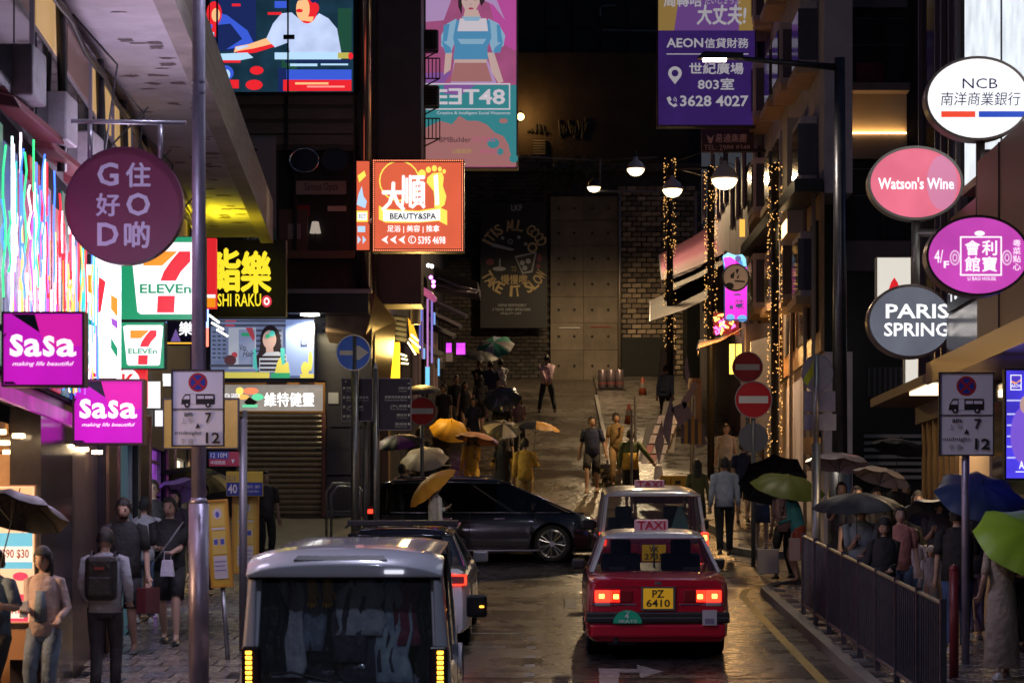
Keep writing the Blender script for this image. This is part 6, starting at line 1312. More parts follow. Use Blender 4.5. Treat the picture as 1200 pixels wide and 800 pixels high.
for (P_, col_) in (([(779, 490), (786, 465), (790, 480), (784, 525), (776, 505)], (.26, .24, .34)), ([(798, 470), (814, 446), (818, 452), (802, 480)], (.42, .36, .38)), ([(802, 430), (805, 415), (808, 440), (805, 456)], (.30, .27, .33)), ([(786, 478), (803, 470), (830, 520), (818, 525), (796, 500)], (.25, .23, .32)), ([(767, 520), (776, 490), (778, 520), (772, 545)], (.38, .34, .38))):
    mm = MB(n5); pts = [W(p[0], p[1], 55.4) for p in P_]; mm.prism([(p.x, p.z) for p in pts], 55.38, 55.4); mm.build('hanging_sheet', M('sheet_%d' % P_[0][0], col_, .7, var=.25, vs=9), ns)
a = W(806, 443, 57.5); b = W(822, 515, 57.5); MB(n5).bb(a.x, b.x, 57.5, 57.6, b.z, a.z).build('cream_board', M('cream_board', (.22, .16, .10), .6), ns)
for i in range(7):
    a = W(798 + i * 4, 488 + abs(i - 3) * 3, 54.6); b = W(802 + i * 4, 520, 54.6); MB(n5).bb(a.x, b.x, 54.6, 54.63, b.z, a.z).build('hanging_magazine', M('yellow_magazine', (.5, .3, .05), .5) if i % 2 else MG[i % 5], ns)
m = MB(n5); m.bb(1.75, 3.0, 54.3, 55, G(54) + .35, G(54) + .75); m.build('counter', M('black_plastic', (.03, .03, .03), .25, bump=.8, bs=14), ns, bevel=.03)
YBX = M('yellow_box', (.75, .42, .02), .45, var=.1, vs=4)
for i, (x0, x1) in enumerate(((774, 786), (786.5, 809))):
    a = W(x0, 557, 53.6); b = W(x1, 577, 53.6); tt = thing('yellow_crate', ('smaller' if i == 0 else 'larger') + ' bright yellow crate under the newspaper stall, above the silver taxi', 'crate', (a.x, 53.6, b.z))
    w = b.x - a.x; h = a.z - b.z; MB().bb(0, w, 0, .4, 0, h).build('box', YBX, tt, bevel=.01); MB().bb(w * .2, w * .5, -.006, -.002, h * .5, h * .7).build('label', M('black_label', (.05, .03, .02)), tt)
m = MB(n5); rnd = random.Random(6)
for i in range(90): 
    c_ = Vector((rnd.uniform(1.0, 1.9), rnd.uniform(59, 62), 0)); c_.z = G(c_.y) + rnd.uniform(.0, .3); s_ = rnd.uniform(.05, .16)
    m.add([c_ + Vector((rnd.uniform(-s_, s_), rnd.uniform(-s_, s_), rnd.uniform(-s_, s_))) for q in range(4)], [(0, 1, 2, 3)])
gb = thing('litter_pile', 'pile of black bags and crumpled sheeting beside the kerb behind the walking trio', 'rubbish', (1.4, 60.5, G(60.5))); m.off = gb.location.copy(); tag(m.build('sheeting', M('crumpled_plastic', (.25, .22, .2), .2, var=.5, vs=5), gb), kind='stuff')
MB().ball((0, 0, .2), .33, 12, 8, sc=(1.3, 1, .7)).build('bag', M('black_bag', (.02, .02, .02), .25, bump=.8, bs=9), gb, smooth=True)
# dark roadside things on the left of the lane: parked cart / barrier
ct = thing('folded_cart', 'black wire delivery cart standing by the left kerb in the crowd', 'cart', (-2.6, 55.5, G(55.5)))
MB().box(0, 0, .55, .9, .5, .5).build('basket', M('cart_black', (.03, .03, .035), .5), ct, bevel=.02); MB().tube([(-.4, -.25, .3), (-.45, -.25, .95), (.45, -.25, .95), (.4, -.25, .3)], .02, 6).build('handle', GALV, ct)
for sx in (-.35, .35): MB().tube([(sx, -.27, .12), (sx, -.22, .12)], .12, 12).build('wheel', BLK, ct)
# ================================================================ PEOPLE
SKIN = [M('skin_light', (.52, .34, .25), .5), M('skin_tan', (.42, .26, .18), .5)]
EYE = M('eye_dark', (.02, .015, .015), .3); LIP = M('lip', (.38, .14, .12), .5)
HAIRB = M('black_hair', (.018, .015, .015), .38, bump=.5, bs=90); HAIRBR = M('brown_hair', (.06, .035, .025), .4, bump=.5, bs=90)
def cloth(name, col, rough=.8): return M(name, col, rough, var=.22, vs=5, bump=1.0, bs=11)
SQ = []
def ik(a, b, l1, l2, pole):
    d = b - a; L = min(d.length, (l1 + l2) * .995); u = d.normalized()
    x = (l1 * l1 - l2 * l2 + L * L) / (2 * L); h = math.sqrt(max(0, l1 * l1 - x * x))
    p = (pole - u * pole.dot(u)).normalized()
    return a + u * x + p * h, a + u * L
def head_mesh(m, c, k, yaw, pitch, n=14, r=11):
    """head with nose, brow, chin and ears; +Y is the face direction before yaw"""
    Rm = Matrix.Rotation(yaw, 3, 'Z') @ Matrix.Rotation(-pitch, 3, 'X')
    vs = []; fs = []; ms = []
    H = .118 * k; Wd = .078 * k; D = .098 * k
    for i in range(r + 1):
        f = math.pi * i / r
        for j in range(n):
            t = 2 * math.pi * j / n; sx, sy, sz = math.sin(f) * math.cos(t), math.sin(f) * math.sin(t), math.cos(f)
            x, y, z = Wd * sx, D * sy, H * sz
            if sz < -.1: q = (-sz - .1); x *= 1 - .26 * q; y *= (1 - .28 * q) if sy > 0 else (1 - .55 * q); 
            if sy > .3 and sz < -.35: y += .010 * k
            if sy > .93 and abs(sx) < .25 and -.42 < sz < .15: y += .020 * k * (1 if sz < -.02 else .5)
            if sy > .6 and abs(sx) < .6 and -.02 < sz < .3: y -= .006 * k
            vs.append(Rm @ Vector((x, y, z)) + c)
    for i in range(r):
        for j in range(n): fs.append((i * n + j, (i + 1) * n + j, (i + 1) * n + (j + 1) % n, i * n + (j + 1) % n))
    m.add(vs, fs, 0)
    for sx in (-1, 1):
        def put(cc, a, b, d, mi):
            b0 = len(m.v); mm = MB().ball((0, 0, 0), 1, 6, 4, sc=(a, b, d)); m.add([Rm @ (Vector(v) + Vector(cc)) + c for v in mm.v], mm.f, mi)
        put((sx * .079 * k, -.005 * k, -.005 * k), .010 * k, .018 * k, .030 * k, 0)
        put((sx * .031 * k, .087 * k, .008 * k), .016 * k, .008 * k, .009 * k, 1)
        put((sx * .032 * k, .086 * k, .034 * k), .021 * k, .010 * k, .005 * k, 1)
    put((0, .088 * k, -.055 * k), .024 * k, .009 * k, .008 * k, 2)
def person(label, px, Y, yaw, h=1.7, sex='m', top=None, sleeve='short', bot=None, bottom='trousers', legs='stand', la=None, ra=None, hair='short', hmat=None, hyaw=0, hpitch=0, skin=0, shoes=None, wide=1., lean=0., dz=None, group=None, x=None, zadd=0., cap=None, belt=None):
    """yaw: 0 looks up the lane (away), 180 looks at the camera. la / ra: wrist targets (x,y,z) in body metres"""
    X = (px - CX) * Y / F if x is None else x
    z = G(Y) + (.13 if dz is None else dz) + zadd
    k = h / 1.72
    t = thing('person', label, 'person', (X, Y, z), R(yaw), group)
    male = sex == 'm'
    V = lambda a, b, c_: Vector((a, b, c_)) * k
    hw = (.095 if male else .09); sw = (.183 if male else .158) * (1 + (wide - 1) * .6)
    if legs == 'stand': ank = [V(-.10, -.02, .085), V(.10, .03, .085)]
    elif legs == 'wide': ank = [V(-.24, 0, .085), V(.24, 0, .085)]
    elif legs == 'walk': ank = [V(-.08, -.30, .13), V(.09, .26, .085)]
    elif legs == 'walk2': ank = [V(-.09, .26, .085), V(.08, -.32, .14)]
    elif legs == 'step': ank = [V(-.08, -.16, .10), V(.09, .14, .085)]
    elif legs == 'step2': ank = [V(-.09, .14, .085), V(.08, -.18, .11)]
    hipz = .93 if legs in ('stand', 'step', 'step2') else .90
    hips = [V(-hw, 0, hipz), V(hw, 0, hipz)]
    kn = []
    for i in (0, 1):
        a, b = ik(hips[i], ank[i], .455 * k, .44 * k, Vector((0, 1, 0))); kn.append(a); ank[i] = b
    fl = math.sin(lean)
    sh = [V(-sw, fl * .5, 1.40), V(sw, fl * .5, 1.40)]
    la = la or (-.25, .02, .86); ra = ra or (.25, .02, .86)
    el = []; wr = []
    for i, tg in enumerate((la, ra)):
        tv = Vector(tg) * k; s_ = -1 if i == 0 else 1
        a, b = ik(sh[i], tv, .285 * k, .25 * k, Vector((s_ * .22, -1, -.3))); el.append(a); wr.append(b)
    neck = V(0, fl * .55, 1.47); head = V(0, fl * .62 + .012 + .03 * (hpitch > .1), 1.605)
    # --- skinned body
    P = [V(0, 0, hipz + .03), V(0, fl * .15, 1.08), V(0, fl * .35, 1.25), V(0, fl * .5, 1.40), neck, head - V(0, 0, .02)]
    Rr = [.105, .095, .105, .07, .050, .05]; Ed = [(0, 1), (1, 2), (2, 3), (3, 4), (4, 5)]
    def add(p, r, par): P.append(p); Rr.append(r); Ed.append((par, len(P) - 1)); return len(P) - 1
    for i in (0, 1):
        a = add(hips[i], .085, 0); b = add(kn[i], .057, a); add(kn[i].lerp(ank[i], .35), .056, b); c_ = add(ank[i], .036, len(P) - 1)
        add(ank[i] + V(0, .12, -.045), .032, c_)
    for i in (0, 1):
        a = add(sh[i] - V(0, 0, .02), .040, 3); b = add(el[i], .040, a); c_ = add(wr[i], .027, b)
        d = (wr[i] - el[i]).normalized()
        side = d.cross(Vector((0, 1, 0)) if abs(d.y) < .8 else Vector((0, 0, 1))).normalized()
        nrm = side.cross(d).normalized()
        palm = add(wr[i] + d * .055 * k, .030, c_)
        for q, (o_, L_) in enumerate(((-.030, .060), (-.010, .072), (.010, .068), (.028, .052))):
            b0 = add(wr[i] + d * .095 * k + side * o_ * k, .0095, palm); add(P[b0] + d * L_ * .5 * k + nrm * .012 * k, .0085, b0); add(P[-1] + d * L_ * .35 * k + nrm * .022 * k, .007, len(P) - 1)
        b0 = add(wr[i] + d * .045 * k + side * (-.034 * k), .011, palm); add(P[b0] + d * .035 * k - side * .018 * k + nrm * .012 * k, .0095, b0)
    me = bpy.data.meshes.new('skel'); me.from_pydata([tuple(p) for p in P], Ed, [])
    tmp = bpy.data.objects.new('skel', me); COL.objects.link(tmp)
    md = tmp.modifiers.new('s', 'SKIN'); 
    for i, r_ in enumerate(Rr):
        sv = me.skin_vertices[0].data[i]; sv.radius = (r_ * k, r_ * k); sv.use_root = (i == 0)
    ms = tmp.modifiers.new('u', 'SUBSURF'); ms.levels = 1; ms.render_levels = 1
    hm = MB(); head_mesh(hm, head, k, R(hyaw), hpitch)
    body = bpy.data.objects.new('body', bpy.data.meshes.new('body')); COL.objects.link(body); body.parent = t
    SQ.append((tmp, body, hm, [SKIN[skin], EYE, LIP]))
    # --- clothes
    top = top or cloth('grey_cloth', (.2, .2, .2)); bot = bot or cloth('dark_trousers', (.03, .03, .035))
    tw = 1.0 if male else .9
    f = lambda z_: fl * max(0, z_ - .93)
    if bottom == 'dress': hem = .40
    elif bottom == 'longdress': hem = .14
    else: hem = .86
    m = MB()
    rings = []
    if bottom in ('dress', 'longdress'):
        rings += [(0, 0, hem * k, .21 * k, .19 * k), (0, 0, .70 * k, .185 * k, .155 * k)]
        if bottom == 'longdress': rings.insert(0, (0, 0, (hem - .01) * k, .20 * k, .18 * k))
        rings += [(0, 0, .92 * k, .165 * k, .125 * k), (0, f(1.06) * k, 1.08 * k, .135 * k, .10 * k)]
    else:
        rings += [(0, 0, (hem - .005) * k, .16 * tw * wide * k, .12 * wide * k), (0, 0, hem * k, .178 * tw * wide * k, .132 * wide * k), (0, f(1.05) * k, 1.06 * k, .165 * tw * wide * k, .122 * wide * k)]
    rings += [(0, f(1.27) * k, 1.27 * k, .182 * tw * wide * k, .125 * wide * k), (0, f(1.38) * k, 1.38 * k, .176 * tw * wide * k, .105 * k), (0, f(1.44) * k, 1.435 * k, .145 * tw * k, .082 * k), (0, f(1.48) * k, 1.478 * k, .062 * k, .060 * k)]
    m.loft(rings, 14)
    for i in (0, 1):
        s_ = -1 if i == 0 else 1
        st = sh[i] - V(s_ * .05, 0, -.005)
        aw = 1.0 if male else .80
        if sleeve == 'long': m.tube([st, sh[i], el[i], el[i].lerp(wr[i], .5), wr[i] - (wr[i] - el[i]).normalized() * .012], [.060 * k * aw, .066 * k * aw, .054 * k * aw, .047 * k * aw, .039 * k], 10)
        elif sleeve == 'short': m.tube([st, sh[i], sh[i].lerp(el[i], .5), sh[i].lerp(el[i], .85)], [.056 * k * aw, .064 * k * aw, .062 * k * aw, .060 * k * aw], 10)
    m.build('dress' if 'dress' in bottom else 'shirt', top, t, smooth=True)
    if bottom in ('trousers', 'shorts'):
        m = MB(); m.loft([(0, 0, .80 * k, .12 * k, .10 * k), (0, 0, .86 * k, .162 * tw * k, .118 * k), (0, 0, .95 * k, .165 * tw * k, .122 * k), (0, 0, 1.02 * k, .150 * tw * k, .108 * k)], 14)
        for i in (0, 1):
            hp = hips[i] - V(0, 0, .02)
            if bottom == 'trousers': m.tube([hp, hp.lerp(kn[i], .5), kn[i], kn[i].lerp(ank[i], .5), ank[i].lerp(kn[i], .04)], [.092 * k, .088 * k, .072 * k, .062 * k, .056 * k], 10)
            else: m.tube([hp, hp.lerp(kn[i], .5), hp.lerp(kn[i], .92)], [.094 * k, .098 * k, .092 * k], 10)
        m.build(bottom, bot, t, smooth=True)
    elif bottom == 'skirt':
        MB().loft([(0, 0, .52 * k, .19 * k, .17 * k), (0, 0, .80 * k, .175 * k, .14 * k), (0, 0, .95 * k, .155 * k, .12 * k), (0, 0, 1.02 * k, .13 * k, .10 * k)], 14).build('skirt', bot, t, smooth=True)
    shm = shoes or M('black_shoe', (.03, .03, .03), .4)
    for i in (0, 1):
        a = ank[i]; m = MB(); n_ = 10; vs = []
        for (yy, w_, z1) in ((-.065, .030, .05), (-.03, .04, .075), (.04, .043, .065), (.12, .045, .045), (.165, .03, .03)):
            for (dx, dzz) in ((-1, 0), (-.95, .5), (-.4, 1), (.4, 1), (.95, .5), (1, 0)): vs.append(a + V(dx * w_, yy, -.085 + dzz * z1))
        fs = [(r_ * 6 + c_, r_ * 6 + (c_ + 1) % 6, (r_ + 1) * 6 + (c_ + 1) % 6, (r_ + 1) * 6 + c_) for r_ in range(4) for c_ in range(6)] + [tuple(range(6))[::-1], tuple(24 + q for q in range(6))]
        m.add(vs, fs).build('shoe', shm, t, smooth=False)
    # --- hair
    hmt = hmat or HAIRB
    Rm = Matrix.Rotation(R(hyaw), 3, 'Z') @ Matrix.Rotation(-hpitch, 3, 'X')
    m = MB(); vs = []; n_, r_ = 14, 9; H, Wd, D = .136 * k, .093 * k, .113 * k
    low = 2.05 if hair == 'short' else 2.25
    for i in range(r_ + 1):
        for j in range(n_):
            t_ = 2 * math.pi * j / n_; front = math.sin(t_)
            lim = low if front < .25 else (1.0 if hair == 'short' else 1.12) if front > .55 else 1.6
            fz_ = min(lim, math.pi * .82) * i / r_
            jit = 1 + .045 * math.sin(j * 5.1 + i * 2.3 + len(label))
            vs.append(Rm @ Vector((Wd * jit * math.sin(fz_) * math.cos(t_), D * jit * math.sin(fz_) * math.sin(t_) - .008 * k, H * math.cos(fz_) + .004 * k)) + head)
    fs = [(i * n_ + j, (i + 1) * n_ + j, (i + 1) * n_ + (j + 1) % n_, i * n_ + (j + 1) % n_) for i in range(r_) for j in range(n_)]
    m.add(vs, fs)
    if hair in ('long', 'bob'):
        L_ = .30 if hair == 'long' else .13
        hy = Rm @ Vector((0, -1, 0)); hx_ = Rm @ Vector((1, 0, 0))
        prof = [(-.02, .085, .055), (-.09, .092, .06), (-.09 - L_ * .5, .088, .05), (-.09 - L_, .06, .03)]
        rings = []
        for (dz_, a_, b_) in prof:
            c_ = head + hy * (.045 if dz_ > -.1 else .075) * k + Vector((0, 0, dz_ * k)); rings.append([c_ + hx_ * a_ * k * math.cos(q * math.pi / 5) + hy * b_ * k * math.sin(q * math.pi / 5) for q in range(10)])
        b0 = []; [b0.extend(r__) for r__ in rings]
        m.add(b0, [(i * 10 + j, i * 10 + (j + 1) % 10, (i + 1) * 10 + (j + 1) % 10, (i + 1) * 10 + j) for i in range(3) for j in range(10)] + [tuple(range(30, 40)), tuple(range(9, -1, -1))])
        for s_ in (-1, 1):
            p = head + hx_ * s_ * .078 * k + hy * .02 * k
            m.tube([p + Vector((0, 0, .05 * k)), p + Vector((0, 0, -.06 * k)) - hy * .0, p + Vector((0, 0, -(.10 + L_ * .7) * k))], [.022 * k, .028 * k, .014 * k], 6)
    if hair == 'bun': m.ball(head + Rm @ Vector((0, -.10 * k, .06 * k)), .042 * k, 8, 6)
    if not cap: m.build('hair', hmt, t, smooth=True)
    else:
        m.build('hair', hmt, t, smooth=True)
        mm = MB(); mm.v = []; 
        vs = [Rm @ Vector((.097 * k * math.sin(f_) * math.cos(t_), .115 * k * math.sin(f_) * math.sin(t_) - .006 * k, .138 * k * math.cos(f_) + .006 * k)) + head for f_ in lin(0.01, 1.4, 6) for t_ in [2 * math.pi * j / 14 for j in range(14)]]
        mm.add(vs, [(i * 14 + j, (i + 1) * 14 + j, (i + 1) * 14 + (j + 1) % 14, i * 14 + (j + 1) % 14) for i in range(5) for j in range(14)])
        br = [Rm @ Vector((.10 * k * math.cos(t_) * q, .115 * k * math.sin(t_) * q, .02 * k - .012 * (q - 1))) + head for q in (1, 1.45) for t_ in [2 * math.pi * j / 14 for j in range(14)]]
        if cap[1] == 'bucket': mm.add(br, [(j, (j + 1) % 14, 14 + (j + 1) % 14, 14 + j) for j in range(14)])
        mm.build('hat', cap[0], t, smooth=True)
    if belt: MB().loft([(0, 0, .985 * k, .169 * tw * k, .126 * k), (0, 0, 1.015 * k, .167 * tw * k, .124 * k)], 14).build('belt', belt, t)
    Rz = Matrix.Rotation(R(yaw), 3, 'Z'); loc = Vector((X, Y, z))
    t_info = dict(t=t, k=k, lh=loc + Rz @ (wr[0] + (wr[0] - el[0]).normalized() * .08 * k), rh=loc + Rz @ (wr[1] + (wr[1] - el[1]).normalized() * .08 * k), loc=loc, Rz=Rz, sh=sh, el=el, wr=wr, head=loc + Rz @ head)
    return t_info
def finish_people():
    dg = bpy.context.evaluated_depsgraph_get(); dg.update()
    for tmp, body, hm, mats in SQ:
        me = bpy.data.meshes.new_from_object(tmp.evaluated_get(dg))
        bm = bmesh.new(); bm.from_mesh(me); bm.normal_update()
        me.materials.clear(); [me.materials.append(m_) for m_ in mats]
        vv = [bm.verts.new(v) for v in hm.v]
        for f, mi in zip(hm.f, hm.m):
            try:
                ff = bm.faces.new([vv[i] for i in f]); ff.material_index = mi
            except ValueError: pass
        for f in bm.faces: f.smooth = True
        bm.to_mesh(me); bm.free()
        old = body.data; body.data = me; bpy.data.meshes.remove(old)
    for tmp, *_ in SQ:
        d = tmp.data; bpy.data.objects.remove(tmp); bpy.data.meshes.remove(d)
# umbrella ---------------------------------------------------------
def umbrella(label, hand, apex, Rr, mats, handle=None, depth=.32, group=None, open_n=8, frame=None):
    hand = Vector(hand); apex = Vector(apex); ax = (apex - hand).normalized()
    t = thing('umbrella', label, 'umbrella', apex, group=group)
    q = Vector((0, 0, 1)).rotation_difference(ax); t.rotation_mode = 'QUATERNION'; t.rotation_quaternion = q
    L = (apex - hand).length; n = 8
    if not isinstance(mats, (list, tuple)): mats = [mats]
    m = MB(); sub = 3; rad = [0.0, .3, .62, .85, 1.0]; hz = [0, -.05, -.30, -.62, -1.0]
    vs = []; N = n * sub; th = .004
    for layer in (0, 1):
        for a, z in zip(rad, hz):
            for j in range(N):
                u = (j % sub) / sub; sag = 1 - .10 * math.sin(math.pi * u) * a; an = 2 * math.pi * j / N
                vs.append((Rr * a * sag * math.cos(an), Rr * a * sag * math.sin(an), depth * Rr * z - .05 * Rr * math.sin(math.pi * u) * a - .02 - layer * th))
    K = len(rad); fs = []; mi = []
    m.v = vs
    for i in range(K - 1):
        for j in range(N):
            a, b, c_, d = i * N + j, (i + 1) * N + j, (i + 1) * N + (j + 1) % N, i * N + (j + 1) % N
            o = K * N; m.f.append((a, b, c_, d)); m.m.append((j // sub) % len(mats)); m.f.append((o + d, o + c_, o + b, o + a)); m.m.append((j // sub) % len(mats))
    m.build('canopy', list(mats), t, smooth=True)
    fr = frame or DKM
    m = MB(); near = apex.y < 35
    for j in range(n):
        if near: m = MB()
        an = 2 * math.pi * j / n; m.tube([(Rr * a * .99 * math.cos(an), Rr * a * .99 * math.sin(an), depth * Rr * z - .035) for a, z in zip(rad, hz)], .004, 4)
        m.tube([(Rr * .5 * math.cos(an), Rr * .5 * math.sin(an), -depth * Rr * .2 - .035), (0, 0, -.28 * Rr / .5)], .003, 4)
        if near: m.build('rib', fr, t)
    if not near: tag(m.build('ribs', fr, t), kind='stuff')
    MB().tube([(0, 0, .05), (0, 0, -L + .03)], .006, 8).build('shaft', fr, t)
    MB().tube([(0, 0, -L + .06), (0, 0, -L - .05), (0, .02, -L - .08), (0, .05, -L - .08)], .012, 8).build('handle', handle or BLK, t, smooth=True)
    return t
def bag(label, p, w, h, d, mat, top=.0, strap=None, cat='bag', name='shopping_bag', rz=0):
    t = thing(name, label, cat, p, rz)
    m = MB().hexa([(-w / 2, -d / 2, -h), (w / 2, -d / 2, -h), (w / 2, d / 2, -h), (-w / 2, d / 2, -h), (-w / 2 * (1 - top), -d / 2 * (1 - top * 2), 0), (w / 2 * (1 - top), -d / 2 * (1 - top * 2), 0), (w / 2 * (1 - top), d / 2 * (1 - top * 2), 0), (-w / 2 * (1 - top), d / 2 * (1 - top * 2), 0)])
    m.build('bag_body', mat, t, bevel=.01)
    MB().tube([(-w * .25, 0, -.01), (-w * .2, 0, .10), (w * .2, 0, .10), (w * .25, 0, -.01)], .006, 6).build('handle', strap or mat, t)
    return t
BK = cloth('black_cloth', (.02, .02, .022)); NV = cloth('navy_cloth', (.02, .028, .075)); WTC = cloth('white_cloth', (.55, .55, .6)); LBL = cloth('light_blue_cloth', (.28, .36, .44))
BEI = cloth('beige_cloth', (.42, .34, .28)); DEN = cloth('blue_denim', (.10, .16, .26)); CHA = cloth('charcoal_cloth', (.045, .042, .05)); YLC = cloth('yellow_cloth', (.85, .52, .08)); OLV = cloth('olive_cloth', (.12, .12, .04))
PNKC = cloth('pink_cloth', (.55, .30, .28)); TEAL = cloth('teal_cloth', (.07, .36, .36)); GRN = cloth('green_knit', (.10, .12, .04)); RDC = cloth('red_cloth', (.50, .04, .04)); CRM = cloth('cream_cloth', (.50, .42, .32))
UB = M('black_umbrella_cloth', (.02, .02, .024), .5, bump=.1); UN = M('navy_umbrella_cloth', (.02, .04, .12), .45); UY = M('yellow_umbrella_cloth', (.75, .42, .03), .5); UO = M('orange_yellow_umbrella', (.75, .36, .05), .5)
WSH = M('white_shoe', (.55, .55, .55), .5)
def hand_of(P, side): return P['rh'] if side == 'r' else P['lh']

# ---- left pavement
A = person('woman in beige cardigan and grey blue wide trousers looking at a phone, lower left', 52, 23.4, 172, 1.60, 'f', cloth('beige_cardigan', (.45, .34, .32)), 'long', cloth('grey_blue_trousers', (.12, .16, .22)), 'trousers', 'stand', la=(-.20, .16, 1.02), ra=(.10, .28, 1.10), hair='long', hyaw=-8, hpitch=.25)
ph = thing('mobile_phone', 'pale mobile phone in the hand of the woman in the beige cardigan', 'phone', A['rh'] + Vector((.0, -.01, .03))); MB().box(0, 0, 0, .075, .01, .15).build('body', WHT, ph, bevel=.004)
m = MB(); m.loft([(0, .035, 1.30 * A['k'], .07, .10), (0, .04, 1.0 * A['k'], .075, .115)], 10); m.build('inner_top', cloth('blue_grey_inner', (.12, .17, .22)), A['t'], smooth=True)
P = person('person at the left edge holding a black umbrella, mostly out of frame', -6, 22.8, 150, 1.62, 'm', cloth('blue_grey_shirt', (.10, .15, .22)), 'short', BK, 'trousers', 'stand', ra=(-.30, .25, 1.18), la=(-.30, .3, 1.2))
umbrella('black umbrella at the lower left edge in front of the promotion board', P['lh'], W(22, 578, 22.7), .50, UB)
B = person('man in pale shirt seen from behind with a black backpack', 123, 25.6, 3, 1.66, 'm', cloth('pale_grey_shirt', (.42, .44, .50)), 'long', CHA, 'trousers', 'step', la=(-.22, .15, 1.0), ra=(.24, .12, .98), hpitch=.35, wide=1.02)
bp = thing('backpack', 'black backpack worn by the man in the pale shirt', 'backpack', B['loc'] + Vector((0, -.21, 1.17)))
MB().box(0, 0, 0, .31, .18, .44).build('body', M('black_nylon', (.018, .018, .022), .5, bump=.5, bs=20), bp, bevel=.05); MB().box(0, -.10, -.08, .24, .05, .2).build('pocket', M('black_nylon', (.018, .018, .022)), bp, bevel=.02); MB().box(0, -.125, .1, .1, .01, .03).build('logo_patch', M('dark_red_patch', (.2, .03, .03)), bp)
for s_ in (-1, 1): MB().tube([(s_ * .11, .08, .2), (s_ * .12, .12, .27), (s_ * .12, .24, .26), (s_ * .13, .31, .1), (s_ * .14, .25, -.15)], .016, 6, flat=.5).build('strap', M('black_nylon', (.018, .018, .022)), bp)
C = person('bearded man in black T-shirt behind the backpack man, facing the camera, carrying a briefcase', 146, 29.6, 178, 1.80, 'm', BK, 'short', BK, 'shorts', 'step', la=(-.27, .06, .88), wide=1.1, hpitch=.3, shoes=M('grey_shoe', (.2, .2, .2)))
MB().loft([(0, .055, 1.50 * C['k'], .05, .045), (0, .062, 1.56 * C['k'], .06, .05)], 10).build('beard', HAIRB, C['t'], smooth=True)
b_ = bag('dark red briefcase carried by the bearded man in black', C['lh'] + Vector((0, 0, -.06)), .40, .30, .12, M('dark_red_leather', (.10, .02, .025), .4), name='briefcase'); b_.rotation_euler = (0, 0, R(75))
D = person('man in black T-shirt and shorts walking towards the camera holding a small plastic bag', 199, 30.9, 182, 1.76, 'm', BK, 'short', BK, 'shorts', 'step2', la=(-.06, .30, 1.08), ra=(.10, .30, 1.12), hair='short', hyaw=-12, hpitch=.1, wide=1.08)
bag('small white knotted plastic bag held by the walking man in black', D['lh'] + Vector((-.02, -.02, -.07)), .17, .2, .1, M('thin_white_plastic', (.55, .52, .6), .3, bump=.8, bs=12), .25, name='plastic_bag')
st_ = MB(); st_.tube([(-.17, .09, 1.44 * D['k']), (-.02, .145, 1.22 * D['k']), (.17, .10, .98 * D['k'])], .012, 6); st_.build('bag_strap', GREY, D['t'])
Pq = person('tall man in black behind the two men in black T-shirts, head above the crowd', 179, 35.5, 178, 1.82, 'm', BK, 'short', CHA, 'trousers', 'stand', wide=1.1)
st_ = MB(); st_.tube([(.15, .09, 1.46 * Pq['k']), (.0, .145, 1.2 * Pq['k']), (-.17, .10, .98 * Pq['k'])], .014, 6); st_.build('bag_strap', GREY, Pq['t'])
person('person in a white T-shirt and dark cap walking away between the men in black', 168, 33.8, 4, 1.66, 'm', WTC, 'short', DEN, 'trousers', 'step', cap=(M('black_cap', (.02, .02, .025)), 'cap'), shoes=WSH)
P = person('pedestrian under the lilac umbrella in the shadow of the shop fronts', 205, 37.8, 170, 1.6, 'f', CHA, 'short', CHA, 'trousers', 'stand', ra=(.12, .22, 1.2), hair='long')
umbrella('lilac umbrella behind the men in black on the left pavement', P['lh'], W(196, 566, 38), .55, M('lilac_umbrella_cloth', (.42, .34, .65), .45), group=None)
P = person('pedestrian under the wide black umbrella behind the lamp post', 238, 38.5, 175, 1.68, 'm', BK, 'short', BK, 'trousers', 'stand', ra=(.12, .22, 1.2))
umbrella('wide black umbrella behind the thick lamp post', P['rh'], W(228, 548, 38.4), .62, UB)
person('dark figure walking past the shop windows beside the plum column', 215, 41.5, 185, 1.7, 'm', CHA, 'long', BK, 'trousers', 'walk')
P = person('man in dark clothes standing in front of the shutter next to the yellow bus panel', 311, 47.5, 200, 1.72, 'm', CHA, 'short', BK, 'trousers', 'stand', dz=.0)
person('woman with patterned top behind the men in black near the lit shelves', 156, 38.8, 170, 1.62, 'f', cloth('pale_print_cloth', (.4, .35, .38)), 'short', CHA, 'skirt', 'stand', hair='long')

# ---- crossing and left of the lane
P = person('person in white shirt crossing in front of the black car, holding a tilted yellow umbrella', 510, 45.2, -60, 1.62, 'f', cloth('bright_white_shirt', (.7, .7, .72)), 'long', CHA, 'trousers', 'walk', la=(-.10, .26, 1.22), hair='bun', dz=0, x=W(510, 0, 45.2).x)
umbrella('half seen orange yellow umbrella in front of the black car', P['lh'], P['lh'] + Vector((-.42, -.12, .50)), .52, UO, depth=.4)
def crowd(label, px, Y, yaw, h, **k): return person(label, px, Y, yaw, h, **k)
P = crowd('woman in a red and black top seen from behind under a purple umbrella', 471, 50.6, 0, 1.60, sex='f', top=cloth('black_vest', (.02, .02, .022)), sleeve='none', bot=BK, bottom='skirt', hair='bun', ra=(.05, .24, 1.25), dz=.0, skin=1)
MB().loft([(0, -.01, 1.30 * P['k'], .17, .12), (0, 0, 1.43 * P['k'], .13, .09)], 12).build('red_shoulder_cloth', RDC, P['t'], smooth=True)
umbrella('purple and black umbrella at the left of the crowd', P['rh'], W(466, 509, 50.6), .50, [M('purple_umbrella_cloth', (.16, .03, .16), .5), UB])
P = crowd('person hidden under a cream umbrella beside the red topped woman', 500, 51.8, 10, 1.60, sex='f', top=CHA, bot=CHA, ra=(.05, .24, 1.25), dz=.0, hair='long')
